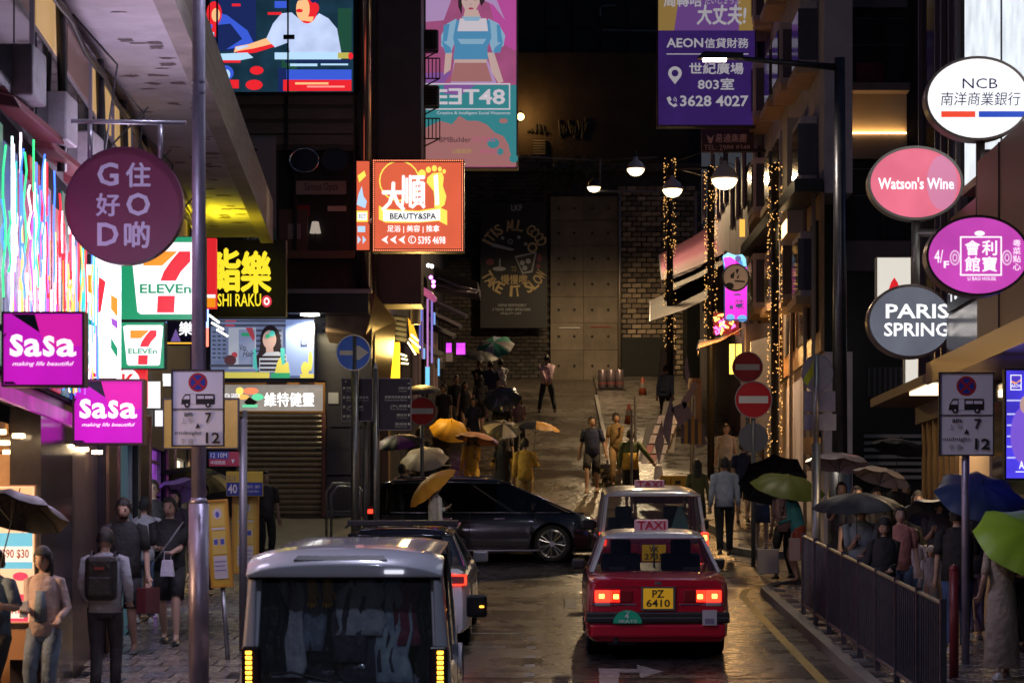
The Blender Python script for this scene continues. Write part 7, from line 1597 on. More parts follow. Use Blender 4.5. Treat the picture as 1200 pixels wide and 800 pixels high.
umbrella('cream white umbrella tilted towards the camera behind the left no entry sign', P['rh'], P['rh'] + Vector((-.05, -.30, .52)), .50, M('cream_umbrella_cloth', (.50, .42, .32), .5), depth=.4)
P = crowd('woman in a long yellow outfit walking towards the camera under a pink umbrella', 553, 55.5, 178, 1.62, sex='f', top=YLC, sleeve='long', bot=YLC, bottom='trousers', hair='long', hmat=HAIRBR, la=(-.10, .2, 1.22), legs='step', dz=.02, belt=M('tan_belt', (.3, .15, .05)))
umbrella('salmon pink umbrella with one purple panel over the yellow dressed woman', P['lh'], W(561, 506, 55.3), .50, [M('salmon_umbrella_cloth', (.60, .28, .18), .5)] * 3 + [M('purple_panel_cloth', (.16, .05, .25), .5)])
P = crowd('person in a long black dress and mustard sleeves seen from behind', 589, 54.4, 5, 1.66, sex='f', top=cloth('black_long_dress', (.018, .018, .02)), sleeve='short', bottom='longdress', hair='long', la=(-.2, .2, 1.1), dz=.02)
for i in (0, 1): MB().tube([P['sh'][i].lerp(P['el'][i], .5), P['el'][i], P['wr'][i]], [.05, .048, .04], 8).build('sleeve', YLC, P['t'], smooth=True)
P = crowd('man in a yellow shirt and cream trousers seen from behind under a half black umbrella', 615, 54.0, 6, 1.70, top=YLC, sleeve='long', bot=cloth('cream_yellow_trousers', (.58, .40, .14)), ra=(.20, .15, 1.22), legs='step', dz=0)
umbrella('umbrella with yellow and black halves held by the yellow shirted man', P['rh'], W(629, 492, 54.2), .52, [UO, UO, UB, UB, UB, UB, UO, UO][::1])
P = crowd('woman in grey under a black and white umbrella behind the black dress', 590, 58, 178, 1.6, sex='f', top=CHA, bot=BK, hair='long', ra=(.05, .24, 1.25), dz=.02)
umbrella('small grey umbrella just left of the half yellow one', P['rh'], W(590, 495, 57.5), .45, [M('grey_umbrella_cloth', (.22, .2, .2), .5), UB])
P = crowd('person carrying a white tote and a vivid yellow umbrella near the left no entry sign', 518, 57, 0, 1.66, top=CHA, bot=cloth('black_shorts', (.02, .02, .02)), bottom='shorts', la=(-.24, .05, .95), ra=(.12, .1, 1.3), legs='step', dz=.02)
umbrella('vivid yellow folded-edge umbrella tilted to the right above the left no entry sign', P['rh'], P['rh'] + Vector((.10, -.30, .42)), .46, UY, depth=.5)
bag('large pale tote bag on the arm of the yellow umbrella holder', P['lh'] + Vector((-.05, -.05, 0)), .40, .55, .08, M('pale_tote', (.40, .37, .40), .7), name='tote_bag')
P = crowd('person under a grey blue umbrella behind the right wayfinding board', 492, 56, 0, 1.7, top=CHA, bot=BK, ra=(.12, .15, 1.25), dz=.02)
umbrella('grey blue umbrella rising behind the left no entry sign', P['rh'], W(492, 450, 56), .46, M('slate_umbrella_cloth', (.09, .11, .17), .5))
for (lab, px, Y, yaw, h, kw) in (
    ('woman in a dark dress walking down the left side of the lane', 555, 65, 178, 1.58, dict(sex='f', top=NV, bottom='dress', hair='long', legs='step')),
    ('bare legged woman further up the left kerb in dark shorts', 563, 72, 10, 1.62, dict(sex='f', top=CHA, bot=BK, bottom='shorts', hair='long', legs='walk')),
    ('woman in dark top holding something under the blue sheen umbrella', 608, 66, 190, 1.55, dict(sex='f', top=cloth('dusty_rose_cloth', (.28, .2, .22)), bot=CHA, hair='long', la=(-.1, .25, 1.1))),
    ('man in navy shirt and shorts beside the green umbrella, back to camera', 575, 76, 5, 1.76, dict(top=NV, bot=BK, bottom='shorts')),
    ('person in white top below the green and white umbrella', 587, 78, 8, 1.68, dict(top=WTC, bot=NV, bottom='trousers', ra=(.05, .24, 1.25))),
    ('dark clothed person under the flat black umbrella up the lane', 562, 77, 170, 1.7, dict(top=BK, bot=BK, bottom='shorts', ra=(.05, .24, 1.25))),
    ('dark figure standing by the LIVE board', 520, 68, 150, 1.68, dict(top=CHA, bot=BK)),
    ('second dark figure near the magenta panels', 535, 71, 190, 1.7, dict(top=BK, bot=CHA, legs='step')),
    ('woman with bare arms between the bar fronts and the umbrellas', 545, 70, 200, 1.6, dict(sex='f', top=BK, sleeve='none', bottom='dress', hair='long')),
    ('figure in black standing under the blue sheen umbrella', 588, 64, 5, 1.62, dict(top=BK, bot=BK, ra=(.15, .1, 1.15)))):
    Q = crowd(lab, px, Y, yaw, h, dz=.02, **kw)
    if px == 587: umbrella('green and white umbrella farthest up the lane', Q['rh'], W(578, 400, 77.6), .62, [M('green_umbrella_cloth', (.02, .22, .14), .5), M('pale_blue_umbrella_cloth', (.35, .42, .5), .5), M('green_umbrella_cloth', (.02, .22, .14)), M('grey_panel_cloth', (.18, .17, .18))])
    if px == 562: umbrella('flat black umbrella just below the green and white one', Q['rh'], W(562, 411, 76.5), .60, UB, depth=.22)
    if px == 588: umbrella('large black umbrella with a blue sheen in the middle of the left crowd', Q['rh'], W(587, 459, 63.5), .50, M('sheen_umbrella_cloth', (.025, .035, .06), .2), depth=.45)
person('security guard in a pink shirt and dark trousers standing with hands behind his back', 641, 79, 2, 1.76, 'm', cloth('pink_work_shirt', (.80, .56, .62)), 'long', cloth('dark_teal_trousers', (.02, .03, .04)), 'trousers', 'wide', la=(-.05, -.20, .93), ra=(.05, -.22, .90), dz=0, belt=BLK, skin=1)
# ---- trio
P1 = person('young man in navy T-shirt and shorts walking down, leftmost of the trio', 694, 58.2, 172, 1.74, 'm', NV, 'short', BK, 'shorts', 'walk', la=(-.33, .05, .84), ra=(.30, -.05, .86), hyaw=10, dz=0, shoes=M('tan_shoe', (.35, .25, .15)), skin=1)
P2 = person('person in an olive top and khaki trousers in the middle of the trio', 722, 59.5, 185, 1.70, 'f', cloth('khaki_top', (.22, .15, .06)), 'short', cloth('khaki_trousers', (.28, .18, .08)), 'trousers', 'step', la=(-.05, .25, 1.3), dz=0, hair='bun', skin=1)
P3 = person('man in an olive and yellow colour block shirt and black shorts, rightmost of the trio', 739, 55.6, -4, 1.72, 'm', GRN, 'long', BK, 'shorts', 'step', ra=(.48, .12, 1.02), dz=0, skin=1)
kk = P3['k']; MB().loft([(0, 0, .853 * kk, .182 * kk, .136 * kk), (0, 0, 1.06 * kk, .169 * kk, .127 * kk), (0, 0, 1.22 * kk, .186 * kk, .130 * kk)], 14).build('yellow_shirt_panel', cloth('mustard_cloth', (.55, .33, .04)), P3['t'], smooth=True)
bag('white plastic bag swinging from the hand of the colour block shirt man', P3['rh'] + Vector((.08, 0, -.02)), .22, .30, .12, M('white_bag_plastic', (.55, .5, .5), .3, bump=.7, bs=12), .3, name='plastic_bag')
# ---- right of the lane
person('man in a light blue shirt and dark trousers walking away up the right pavement', 849, 48.3, -3, 1.84, 'm', cloth('sky_blue_shirt', (.40, .46, .58)), 'long', BK, 'trousers', 'step', dz=.13, skin=1)
person('woman with very long black hair and olive top left of the blue shirt man', 817, 50.8, 0, 1.66, 'f', OLV, 'long', BK, 'skirt', 'stand', hair='long', dz=0)
person('woman in a white top with shoulder bag walking down the right pavement', 851, 56.5, 182, 1.62, 'f', cloth('white_top_cloth', (.6, .55, .5)), 'short', CHA, 'skirt', 'step', hair='long', dz=.13)
person('person in navy vest walking away beside the lower no entry sign post', 871, 52.5, 4, 1.68, 'm', NV, 'short', BK, 'shorts', 'step2', dz=.13)
person('person in pale T-shirt and blue shorts walking away behind the black umbrella', 892, 49.5, -6, 1.66, 'f', cloth('off_white_tee', (.5, .46, .48)), 'short', cloth('blue_shorts', (.07, .1, .2)), 'skirt', 'step', hair='bun', dz=.13, shoes=WSH)
person('man in a blue shirt leaning beside the white pull-up banner', 779, 73, -30, 1.74, 'm', cloth('denim_blue_shirt', (.15, .22, .36)), 'long', BK, 'trousers', 'step', dz=.13, lean=.15)
PA = person('woman in pale pink with black trousers sharing the olive umbrella, white carrier bag in hand', 919, 42.0, 150, 1.56, 'f', cloth('pale_pink_blouse', (.48, .33, .30)), 'short', BK, 'trousers', 'step', la=(-.12, .25, 1.1), hpitch=.3, lean=.1)
PB_ = person('woman in a teal cardigan and orange skirt bending under the olive umbrella', 936, 41.0, 60, 1.58, 'f', TEAL, 'long', cloth('orange_skirt_cloth', (.55, .10, .04)), 'skirt', 'stand', la=(-.05, .35, 1.05), ra=(.05, .24, 1.25), hair='bob', lean=.25, hpitch=.4)
umbrella('olive green umbrella over the teal cardigan woman', PB_['rh'], W(926, 557, 41), .62, M('olive_umbrella_cloth', (.14, .17, .02), .5))
umbrella('black umbrella overlapping the olive one on its left', PA['lh'], W(903, 552, 42.5), .58, UB)
bag('large white paper carrier bag hanging low in front of the pale pink woman', W(900, 643, 41.6), .34, .40, .12, M('white_paper_bag', (.85, .82, .78), .6), name='carrier_bag')
bag('pale pink paper bag between the two women under the olive umbrella', W(931, 630, 40.6), .18, .36, .1, M('pale_pink_paper', (.55, .42, .42), .6), name='carrier_bag')
# ---- right pavement behind the railing
E1 = person('man in light blue T-shirt under the big black umbrella behind the railing', 1010, 31.2, 178, 1.72, 'm', cloth('pale_blue_tee', (.30, .40, .46)), 'short', DEN, 'trousers', 'step', la=(.02, .28, 1.06), ra=(.10, .25, 1.22))
umbrella('big black umbrella low over the man in light blue behind the railing', E1['rh'], W(1003, 576, 30.8), .54, UB, depth=.3)
person('woman in black with long hair looking down behind the railing', 1036, 29.8, 176, 1.58, 'f', BK, 'long', BK, 'trousers', 'step', la=(-.06, .24, 1.05), hair='long', hpitch=.5)
person('woman in salmon pink top behind the long haired woman in black', 1055, 32.3, 180, 1.60, 'f', cloth('salmon_top', (.50, .22, .18)), 'short', DEN, 'trousers', 'step', hair='bun', ra=(.1, .2, .95))
E2 = person('child in a white bucket hat and clear raincoat walking towards the camera', 1091, 33.0, 182, 1.06, 'f', cloth('raincoat_white', (.50, .50, .52)), 'long', DEN, 'dress', 'step', cap=(cloth('white_hat_cloth', (.60, .58, .58)), 'bucket'), shoes=WSH)
person('girl in a white T-shirt beside the child in the raincoat', 1072, 33.4, 175, 1.25, 'f', cloth('white_tee_pink', (.52, .45, .48)), 'short', DEN, 'shorts', 'step', hair='long')
E3 = person('man in black T-shirt and jeans walking away under a navy umbrella', 1122, 29.6, -8, 1.72, 'm', BK, 'short', cloth('dark_blue_jeans', (.05, .09, .2)), 'trousers', 'walk', ra=(.16, .2, 1.28), shoes=WSH, wide=1.08)
umbrella('navy umbrella above the man in black near the right sign post', E3['rh'], W(1152, 566, 29.4), .54, UN, depth=.3)
person('person in lilac trousers half hidden behind the man in black with the navy umbrella', 1142, 31.5, 0, 1.62, 'f', CHA, 'short', cloth('lilac_trousers', (.30, .24, .40)), 'trousers', 'step', hair='long', shoes=WSH)
E4 = person('woman in a long beige dress at the right edge walking away under the green umbrella', 1174, 27.0, 4, 1.62, 'f', cloth('beige_long_dress', (.40, .32, .26)), 'short', BK, 'longdress', 'step', la=(-.22, .1, .95), ra=(.16, .1, 1.2), hair='long', hmat=HAIRBR, shoes=WSH)
umbrella('bright lime green umbrella tilted at the right edge', E4['rh'], E4['rh'] + Vector((.14, -.38, .46)), .56, M('lime_umbrella_cloth', (.32, .55, .03), .45), depth=.35)
person('dark clothed person at the far right behind the lime umbrella', 1196, 30.2, 4, 1.68, 'm', BK, 'short', BK, 'trousers', 'step')
UC = M('clear_umbrella_film', (.82, .74, .76), .12, trans=1)
def crowd2(label, px, Y, h, ul=None, up=None, um=None, r_=.52, **k):
    Q = person(label, px, Y, 178, h, ra=(.12, .2, 1.22) if ul else None, **k)
    if ul: umbrella(ul, Q['rh'], W(up[0], up[1], Y - .1), r_, um, depth=.32)
    return Q
crowd2('person with dark hair under the clear umbrella beside the street lamp base', 986, 39.5, 1.66, 'transparent umbrella behind the street lamp column', (985, 530), M('milky_clear_film', (.42, .36, .38), .2), .54, top=CHA, bot=BK)
crowd2('man with short hair looking out left of the cream umbrella, back row', 1004, 36.5, 1.70, top=CHA, bot=BK)
crowd2('woman with fringe under the cream umbrella, back row', 1027, 38.2, 1.62, 'cream umbrella in the back row behind the railing', (1036, 548), M('beige_umbrella_cloth', (.48, .42, .38), .5), .44, sex='f', top=CHA, bot=BK, hair='bob')
crowd2('man behind the cream umbrella under the high black umbrella', 1048, 40.5, 1.74, 'high black umbrella in front of the white louvre shutter', (1056, 514), UB, .46, top=BK, bot=BK)
Q = crowd2('woman in a black top carrying a patterned bag right of the cream umbrella', 1076, 35.8, 1.66, sex='f', top=BK, bot=BK, hair='long')
bag('checked shoulder bag of the woman in black in the back row', Q['lh'] + Vector((-.05, -.05, .15)), .26, .22, .1, M('checked_bag', (.4, .36, .34), .6, var=.5, vs=30), name='shoulder_bag')
crowd2('dark silhouette far back in the crowd under the louvre', 1062, 41.2, 1.6, top=CHA, bot=BK)
crowd2('person with a dark umbrella below the navy umbrella', 1100, 34.5, 1.64, 'small black umbrella tucked under the right minibus sign', (1098, 590), UN, .46, top=CHA, bot=BK)
# ================================================================ VEHICLES
TYRE = M('tyre_rubber', (.018, .018, .018), .7); RIM = M('alloy_rim', (.55, .55, .57), .25, .9)
TAIL = E('tail_light_red', (1, .035, .015), 3.0, lit=True); TAILC = E('tail_light_core', (1, .30, .06), 6); TAILD = M('unlit_red_lens', (.25, .01, .015), .15, coat=1)
AMB = E('amber_led', (1, .45, .03), 7)
CG = M('clear_car_glass', (.80, .82, .84), .04, trans=1); TG = M('tinted_car_glass', (.12, .12, .13), .04, trans=1)
INT = M('car_interior', (.03, .028, .03), .8)
def car(name, label, loc, L, Wd, H, belt, paint, roofp, rz=0, rx=None, gh=(0.15, .75, 2.9, 3.7), wheels=(.95, 3.55), wr=.31, zb=.2, cat='taxi', gl=None, tum=.14, deck=None, hood=None, rim=RIM, tail_round=.06, seats=True, roofh=.09, arc=0., pillar=.07, sidegl=None, spokes=0, rear_drop=0.):
    """gh: y of rear glass base, rear roof edge, front roof edge, windscreen base. car faces +Y, rear bumper at y=0"""
    t = thing(name, label, cat, loc, rz, rx=math.atan(SL) if rx is None else rx)
    deck = deck or belt; hood = hood or belt - .12; gl = gl or CG; sidegl = sidegl or gl
    hwid = Wd / 2
    def bot(y):
        z = zb
        for w in wheels:
            d = abs(y - w)
            if d < wr + .07: z = max(z, wr + math.sqrt(max(0, (wr + .065) ** 2 - d * d)) * .98)
        return z
    def topz(y):
        if y < gh[0]: return deck - .05 * (1 - y / max(gh[0], .01)) ** 2
        if y > gh[3]:
            u = (y - gh[3]) / (L - gh[3]); return belt - (belt - hood) * min(1, u * 1.2) - .16 * u ** 3
        return belt
    def plan(y):
        a = min(1, y / .35); b = min(1, (L - y) / .6)
        return hwid * (1 - tail_round * (1 - a) ** 2 * 1.5) * (1 - .16 * (1 - b) ** 2)
    ys = [0, .03, .12, .3] + [i * .5 + .5 for i in range(int((L - .9) / .5))] + [L - .35, L - .15, L - .05, L]
    for w in wheels:
        for q in range(-6, 7): ys.append(w + math.sin(q * math.pi / 12) * (wr + .069))
        ys += [w - wr - .09, w + wr + .09]
    ys = sorted(set(round(y, 3) for y in ys if 0 <= y <= L))
    m = MB(); vs = []; N = 0
    for y in ys:
        p = plan(y); zt = topz(y); z0 = bot(y); e = 0
        if y == 0 or y == L: z0 = .32; 
        mid = .48 * zt + .1
        prof = [(p * .3, z0), (p * .93, z0), (p * .985, z0 + .05), (p, mid), (p * .985, zt - .13), (p * .955, zt - .035), (p * .88, zt), (p * .45, zt + .012)]
        if z0 > zb + .02: prof = [(p * .3, z0), (p * .99, z0), (p * .995, z0 + .01)] + prof[3:]
        prof = [(x_, max(z_, z0 + .001 * i)) for i, (x_, z_) in enumerate(prof)]
        ring = [(x_, y, z_) for x_, z_ in prof] + [(-x_, y, z_) for x_, z_ in prof[::-1]]
        N = len(ring); vs += ring
    K = len(ys)
    fs = [(i * N + j, i * N + (j + 1) % N, (i + 1) * N + (j + 1) % N, (i + 1) * N + j) for i in range(K - 1) for j in range(N)] + [tuple(range(N))[::-1], tuple((K - 1) * N + j for j in range(N))]
    m.add(vs, [f[::-1] for f in fs])
    b = m.build('body', paint, t, smooth=True)
    es = b.modifiers.new('e', 'EDGE_SPLIT'); es.split_angle = R(38)
    # wheel wells / underside
    MB().bb(-hwid * .8, hwid * .8, .25, L - .3, zb + .04, belt - .25).build('underbody', BLK, t) if False else None
    MB().bb(-hwid * .86, hwid * .86, .12, L - .3, zb - .02, zb + .06).build('underbody', BLK, t)
    for w in wheels: MB().tube([(-hwid + .04, w, wr), (hwid - .04, w, wr)], wr + .06, 24).build('wheel_arch_liner', M('arch_liner', (.006, .006, .006), .95, spec=.1), t)
    for w in wheels:
        for s_ in (-1, 1):
            wt = MB(); c0 = (s_ * (hwid - .21), w, wr); c1 = (s_ * (hwid - .015), w, wr)
            wt.tube([c0, (s_ * (hwid - .20), w, wr), (s_ * (hwid - .04), w, wr), c1], [wr * .9, wr, wr, wr * .93], 28)
            wo = wt.build('wheel', TYRE, t, smooth=True); em = wo.modifiers.new('e', 'EDGE_SPLIT'); em.split_angle = R(40)
            r_ = MB(); x1 = s_ * (hwid - .012)
            r_.tube([(x1, w, wr), (x1 + s_ * .004, w, wr)], wr * .66, 24)
            if spokes:
                r_ = MB()
                for ring_ in (.70, .76): r_.tube([(x1, w + wr * ring_ * math.cos(a * math.pi / 12), wr + wr * ring_ * math.sin(a * math.pi / 12)) for a in range(25)], .012, 6)
                for a in range(spokes):
                    for d in (-.09, .09):
                        an = 2 * math.pi * a / spokes + d; r_.tube([(x1 + s_ * .012, w + .05 * math.cos(an), wr + .05 * math.sin(an)), (x1 + s_ * .004, w + wr * .72 * math.cos(an + d * .8), wr + wr * .72 * math.sin(an + d * .8))], [.016, .026], 6)
                r_.tube([(x1, w, wr), (x1 + s_ * .02, w, wr)], .055, 12)
            r_.build('rim', rim, wo, smooth=False)
    # greenhouse
    y0, y1, y2, y3 = gh; wb = hwid * .93; wt_ = hwid * (1 - tum) * .93; zt = H - roofh
    rc = {}; 
    def bc(s_, y, yt, u): return Vector((s_ * (wb + (wt_ - wb) * u), y + (yt - y) * u, (deck if y == y0 else belt) * (1 - u) + zt * u))
    for s_ in (-1, 1):
        for (yb, yt, wdt) in ((y0, y1, pillar * 1.3), (y3, y2, pillar)):
            sy = 1 if yb == y0 else -1
            p = [bc(s_, yb, yt, 0), bc(s_, yb, yt, 1)]
            a, b_ = p; inn = Vector((-s_ * .05, 0, 0)); fw = Vector((0, sy * wdt * 1.6, 0)); fw2 = Vector((0, sy * wdt * 1.3, 0))
            MB().hexa([a, a + inn, a + inn + fw, a + fw, b_, b_ + inn, b_ + inn + fw2, b_ + fw2]).build('pillar', roofp, t, bevel=.01)
        nd = 2 if L < 4.6 else 2
        for q in (.38, .70) if (y3 - y0) > 2.6 else (.52,):
            a = Vector((s_ * wb, y0 + (y3 - y0) * q, belt - .01)); b_ = Vector((s_ * wt_, y1 + (y2 - y1) * q, zt)); w_ = Vector((0, .07, 0)); inn = Vector((-s_ * .045, 0, 0))
            MB().hexa([a, a + inn, a + inn + w_, a + w_, b_, b_ + inn, b_ + inn + w_, b_ + w_]).build('pillar', roofp, t, bevel=.01)
    # roof: crowned slab
    m = MB(); ny, nx = 9, 9; vs = []
    for lay in (1, 0):
        for i in range(ny):
            v = i / (ny - 1); y = (y1 - .02) + (y2 - y1 + .04) * v
            for j in range(nx):
                u = -1 + 2 * j / (nx - 1); ed = max(abs(u) ** 4, abs(2 * v - 1) ** 6)
                z = zt + ((roofh * (1 - ed * .85) + arc * (1 - (2 * v - 1) ** 2)) if lay else -.012); vs.append((u * wt_ * 1.0, y - (rear_drop if 0 else 0), z))
    o = ny * nx
    for i in range(ny - 1):
        for j in range(nx - 1):
            a = i * nx + j; m.f.append((a, a + 1, a + nx + 1, a + nx)); m.f.append((o + a, o + a + nx, o + a + nx + 1, o + a + 1)); m.m += [0, 0]
    for j in range(nx - 1):
        m.f.append((j, o + j, o + j + 1, j + 1)); a = (ny - 1) * nx + j; m.f.append((a, a + 1, o + a + 1, o + a)); m.m += [0, 0]
    for i in range(ny - 1):
        a = i * nx; m.f.append((a, a + nx, o + a + nx, o + a)); a = i * nx + nx - 1; m.f.append((a, o + a, o + a + nx, a + nx)); m.m += [0, 0]
    m.v = vs; m.build('roof', roofp, t, smooth=True)
    # glass
    def pane(nm, q, mat, th=.004):
        mm = MB(); c = [Vector(x_) for x_ in q]; n = (c[1] - c[0]).cross(c[3] - c[0]).normalized() * th; mm.hexa([p - n for p in c] + [p + n for p in c]); return mm.build(nm, mat, t)
    e = .03
    pane('rear_window', [(-wb + .05, y0 + .01, deck + .01), (wb - .05, y0 + .01, deck + .01), (wt_ - .05, y1 + .01, zt + .005), (-wt_ + .05, y1 + .01, zt + .005)], gl)
    pane('windscreen', [(wb - .05, y3 - .01, belt + .01), (-wb + .05, y3 - .01, belt + .01), (-wt_ + .05, y2 - .01, zt), (wt_ - .05, y2 - .01, zt)], CG)
    for s_ in (-1, 1):
        q = [(s_ * (wb - .02), y0 + .12, belt), (s_ * (wb - .02), y3 - .12, belt), (s_ * (wt_ - .02), y2 - .05, zt), (s_ * (wt_ - .02), y1 + .08, zt)]
        if s_ > 0: q = q[::-1]
        pane('side_window', q, sidegl)
    # seats
    if seats:
        for x_ in (-.38, .38):
            MB().box(x_, y2 - .35, belt - .05, .5, .14, .5).build('seat_back', INT, t, bevel=.04); MB().box(x_, y2 - .38, belt + .28, .26, .1, .2).build('headrest', INT, t, bevel=.04)
        MB().box(0, y0 + .7 if y0 > .4 else .9, belt - .15, 1.25, .16, .35).build('rear_seat', INT, t, bevel=.04)
        MB().box(0, y3 - .1, belt - .02, Wd * .8, .5, .05).build('dashboard', INT, t)
    return t
def plate(t, y, z, l1, l2=None, w=.32, h=.2, mat=None, frame=CHR):
    MB().bb(-w / 2 - .025, w / 2 + .025, y - .012, y + .02, z - h / 2 - .02, z + h / 2 + .02).build('plate_frame', frame, t)
    MB().bb(-w / 2, w / 2, y - .018, y - .0121, z - h / 2, z + h / 2).build('number_plate', mat or M('yellow_plate', (.75, .45, .02), .4, em=(.8, .42, .02), es=.25), t)
    if l2:
        text(t, l1, (-w * .2, z + h * .04, w * .2, z + h * .42), TXD, y=y - .02, bold=.03); text(t, l2, (-w * .4, z - h * .42, w * .4, z - h * .04), TXD, y=y - .02, bold=.03)
    else: text(t, l1, (-w * .43, z - h * .35, w * .43, z + h * .35), TXD, y=y - .02, bold=.03)
def bx(t, nm, x0, x1, y0, y1, z0, z1, mat, bevel=.008): return MB().bb(x0, x1, y0, y1, z0, z1).build(nm, mat, t, bevel=bevel)
def mirror(t, s_, x, y, z, mat=BLK, w=.2, h=.15):
    MB().bb(s_ * x, s_ * (x + w), y, y + .09, z, z + h).build('wing_mirror', mat, t, bevel=.025)
REDP = M('taxi_red_paint', (.50, .006, .03), .22, coat=1.0); SILV = M('taxi_silver_paint', (.60, .60, .62), .3, .4, coat=.6)
# --- red taxi (saloon)
Y1 = 30.2; tx = car('red_taxi', 'red saloon taxi with silver roof seen from behind, nearest taxi, plate PZ 6410', ((771 - CX) * Y1 / F, Y1, G(Y1) + .006), 4.65, 1.70, 1.44, .93, REDP, SILV, gh=(.80, 1.45, 2.65, 3.35), wheels=(1.0, 3.68), zb=.22, deck=.99, tum=.20, roofh=.075)
bx(tx, 'bumper_strip', -.845, .845, -.045, .10, .445, .575, M('black_bumper_rubber', (.025, .022, .025), .45), .02)
bx(tx, 'lower_bumper', -.80, .80, -.03, .12, .26, .44, REDP, .04)
bx(tx, 'bumper_highlight', -.83, .83, -.05, -.044, .50, .512, CHR, 0)
for s_ in (-1, 1):
    f = lambda a, b, nm, mt, z0=.69, z1=.83, y=-.012: bx(tx, nm, min(s_ * a, s_ * b), max(s_ * a, s_ * b), y, .03, z0, z1, mt, .01)
    f(.56, .745, 'tail_light', TAIL); f(.63, .70, 'tail_light_glow', TAILC, .73, .79, -.016); f(.30, .555, 'reflector', TAILD); f(.44, .555, 'tail_light', TAIL); f(.46, .53, 'tail_light_glow', TAILC, .725, .785, -.016)
    f(.25, .80, 'chrome_strip', CHR, .655, .672); f(.56, .745, 'clear_lens', M('clear_lens', (.4, .36, .36), .15, coat=1), .64, .685)
    mirror(tx, s_, .82, 3.0, .88, w=.17, h=.13)
    MB().tube([(s_ * .1, 2.2, 1.45), (s_ * .1, 2.2, 1.46)], .01, 4).build('roof_screw', BLK, tx)
bx(tx, 'boot_seam', -.66, .66, -.003, .002, .865, .872, BLK, 0)
plate(tx, -.02, .735, 'PZ', '6410', .35, .24)
mirror_ = MB().prism([(-.36 + .17 * math.cos(a * math.pi / 12), .445 + .155 * math.sin(a * math.pi / 12)) for a in range(13)], -.062, -.051).build('seats_sticker', M('green_sticker', (.01, .22, .14), .5, em=(.01, .3, .18), es=.12), tx)
text(tx, '4', (-.395, .50, -.345, .565), WHT, y=-.066, bold=.03); text(tx, 'SEATS', (-.47, .452, -.25, .487), WHT, y=-.066, bold=.02); text(tx, 'TAXI', (-.39, .572, -.335, .59), WHT, y=-.066)
bx(tx, 'licence_disc', .52, .69, -.062, -.051, .42, .60, M('pale_sticker', (.5, .5, .55), .5), 0); bx(tx, 'licence_print', .55, .66, -.065, -.062, .44, .50, M('sticker_print', (.2, .2, .3)), 0)
bx(tx, 'emblem', -.04, .04, -.006, .0, .895, .93, CHR, .01)
MB().tube([(-.5, .0, .24), (-.5, -.04, .235)], .03, 10).build('exhaust_pipe', DKM, tx); bx(tx, 'muffler', -.6, -.25, .1, .5, .16, .26, DKM, .03)
def taxi_sign(t, y, z, lit=True, w=.42):
    s = bx(t, 'roof_sign', -w / 2, w / 2, y, y + .12, z - .03, z + .12, E('taxi_sign_face', (.45, .22, .30), .22), .012); text(t, 'TAXI', (-w * .42, z + .0, w * .42, z + .105), M('taxi_letter_red', (.45, .01, .03), .4), y=y - .006, bold=.04); return s
taxi_sign(tx, 2.05, 1.44)
MB().tube([(0, 1.12, 1.02), (0, 1.14, 1.12), (.0, 1.3, 1.3)], .012, 5).build('brake_light_stalk', BLK, tx)
for s_ in (-1, 1): bx(tx, 'parcel_speaker', s_ * .45 - .1, s_ * .45 + .1, .95, 1.1, .98, 1.03, INT, .01)
# --- silver/red hybrid taxi
Y2 = 38.0; t2 = car('silver_taxi', 'taller silver and red taxi in front of the nearest one, showing a TAXI roof sign', ((766 - CX) * Y2 / F, Y2, G(Y2) + .006), 4.4, 1.70, 1.72, 1.0, M('taxi_red_paint', (.42, .008, .035)), SILV, gh=(.05, .38, 3.0, 3.9), wheels=(.75, 3.45), zb=.22, tum=.10, roofh=.09, pillar=.06)
for s_ in (-1, 1):
    bx(t2, 'tail_light', min(s_ * .70, s_ * .81), max(s_ * .70, s_ * .81), -.01, .08, .90, 1.10, TAIL, .015)
    bx(t2, 'tail_light_glow', min(s_ * .73, s_ * .79), max(s_ * .73, s_ * .79), -.014, -.0, .98, 1.06, TAILC, 0)
    mirror(t2, s_, .82, 3.3, .98)
plate(t2, -.02, .80, 'VX', '2735', .35, .24); bx(t2, 'bumper', -.83, .83, -.04, .1, .25, .5, M('taxi_red_paint', (.42, .008, .035)), .03)
bx(t2, 'tailgate_band', -.68, .68, -.012, .03, .94, .99, CHR, .008)
taxi_sign(t2, 1.7, 1.70, w=.46)
MB().prism([(.27, 1.02), (.40, 1.42), (.46, 1.45), (.60, 1.03)], .95, 1.0).build('hanging_towel', M('turquoise_towel', (.2, .45, .42), .8, bump=.5), t2)
bx(t2, 'shelf_load', -.45, .2, .6, 1.0, 1.0, 1.18, INT, .03)
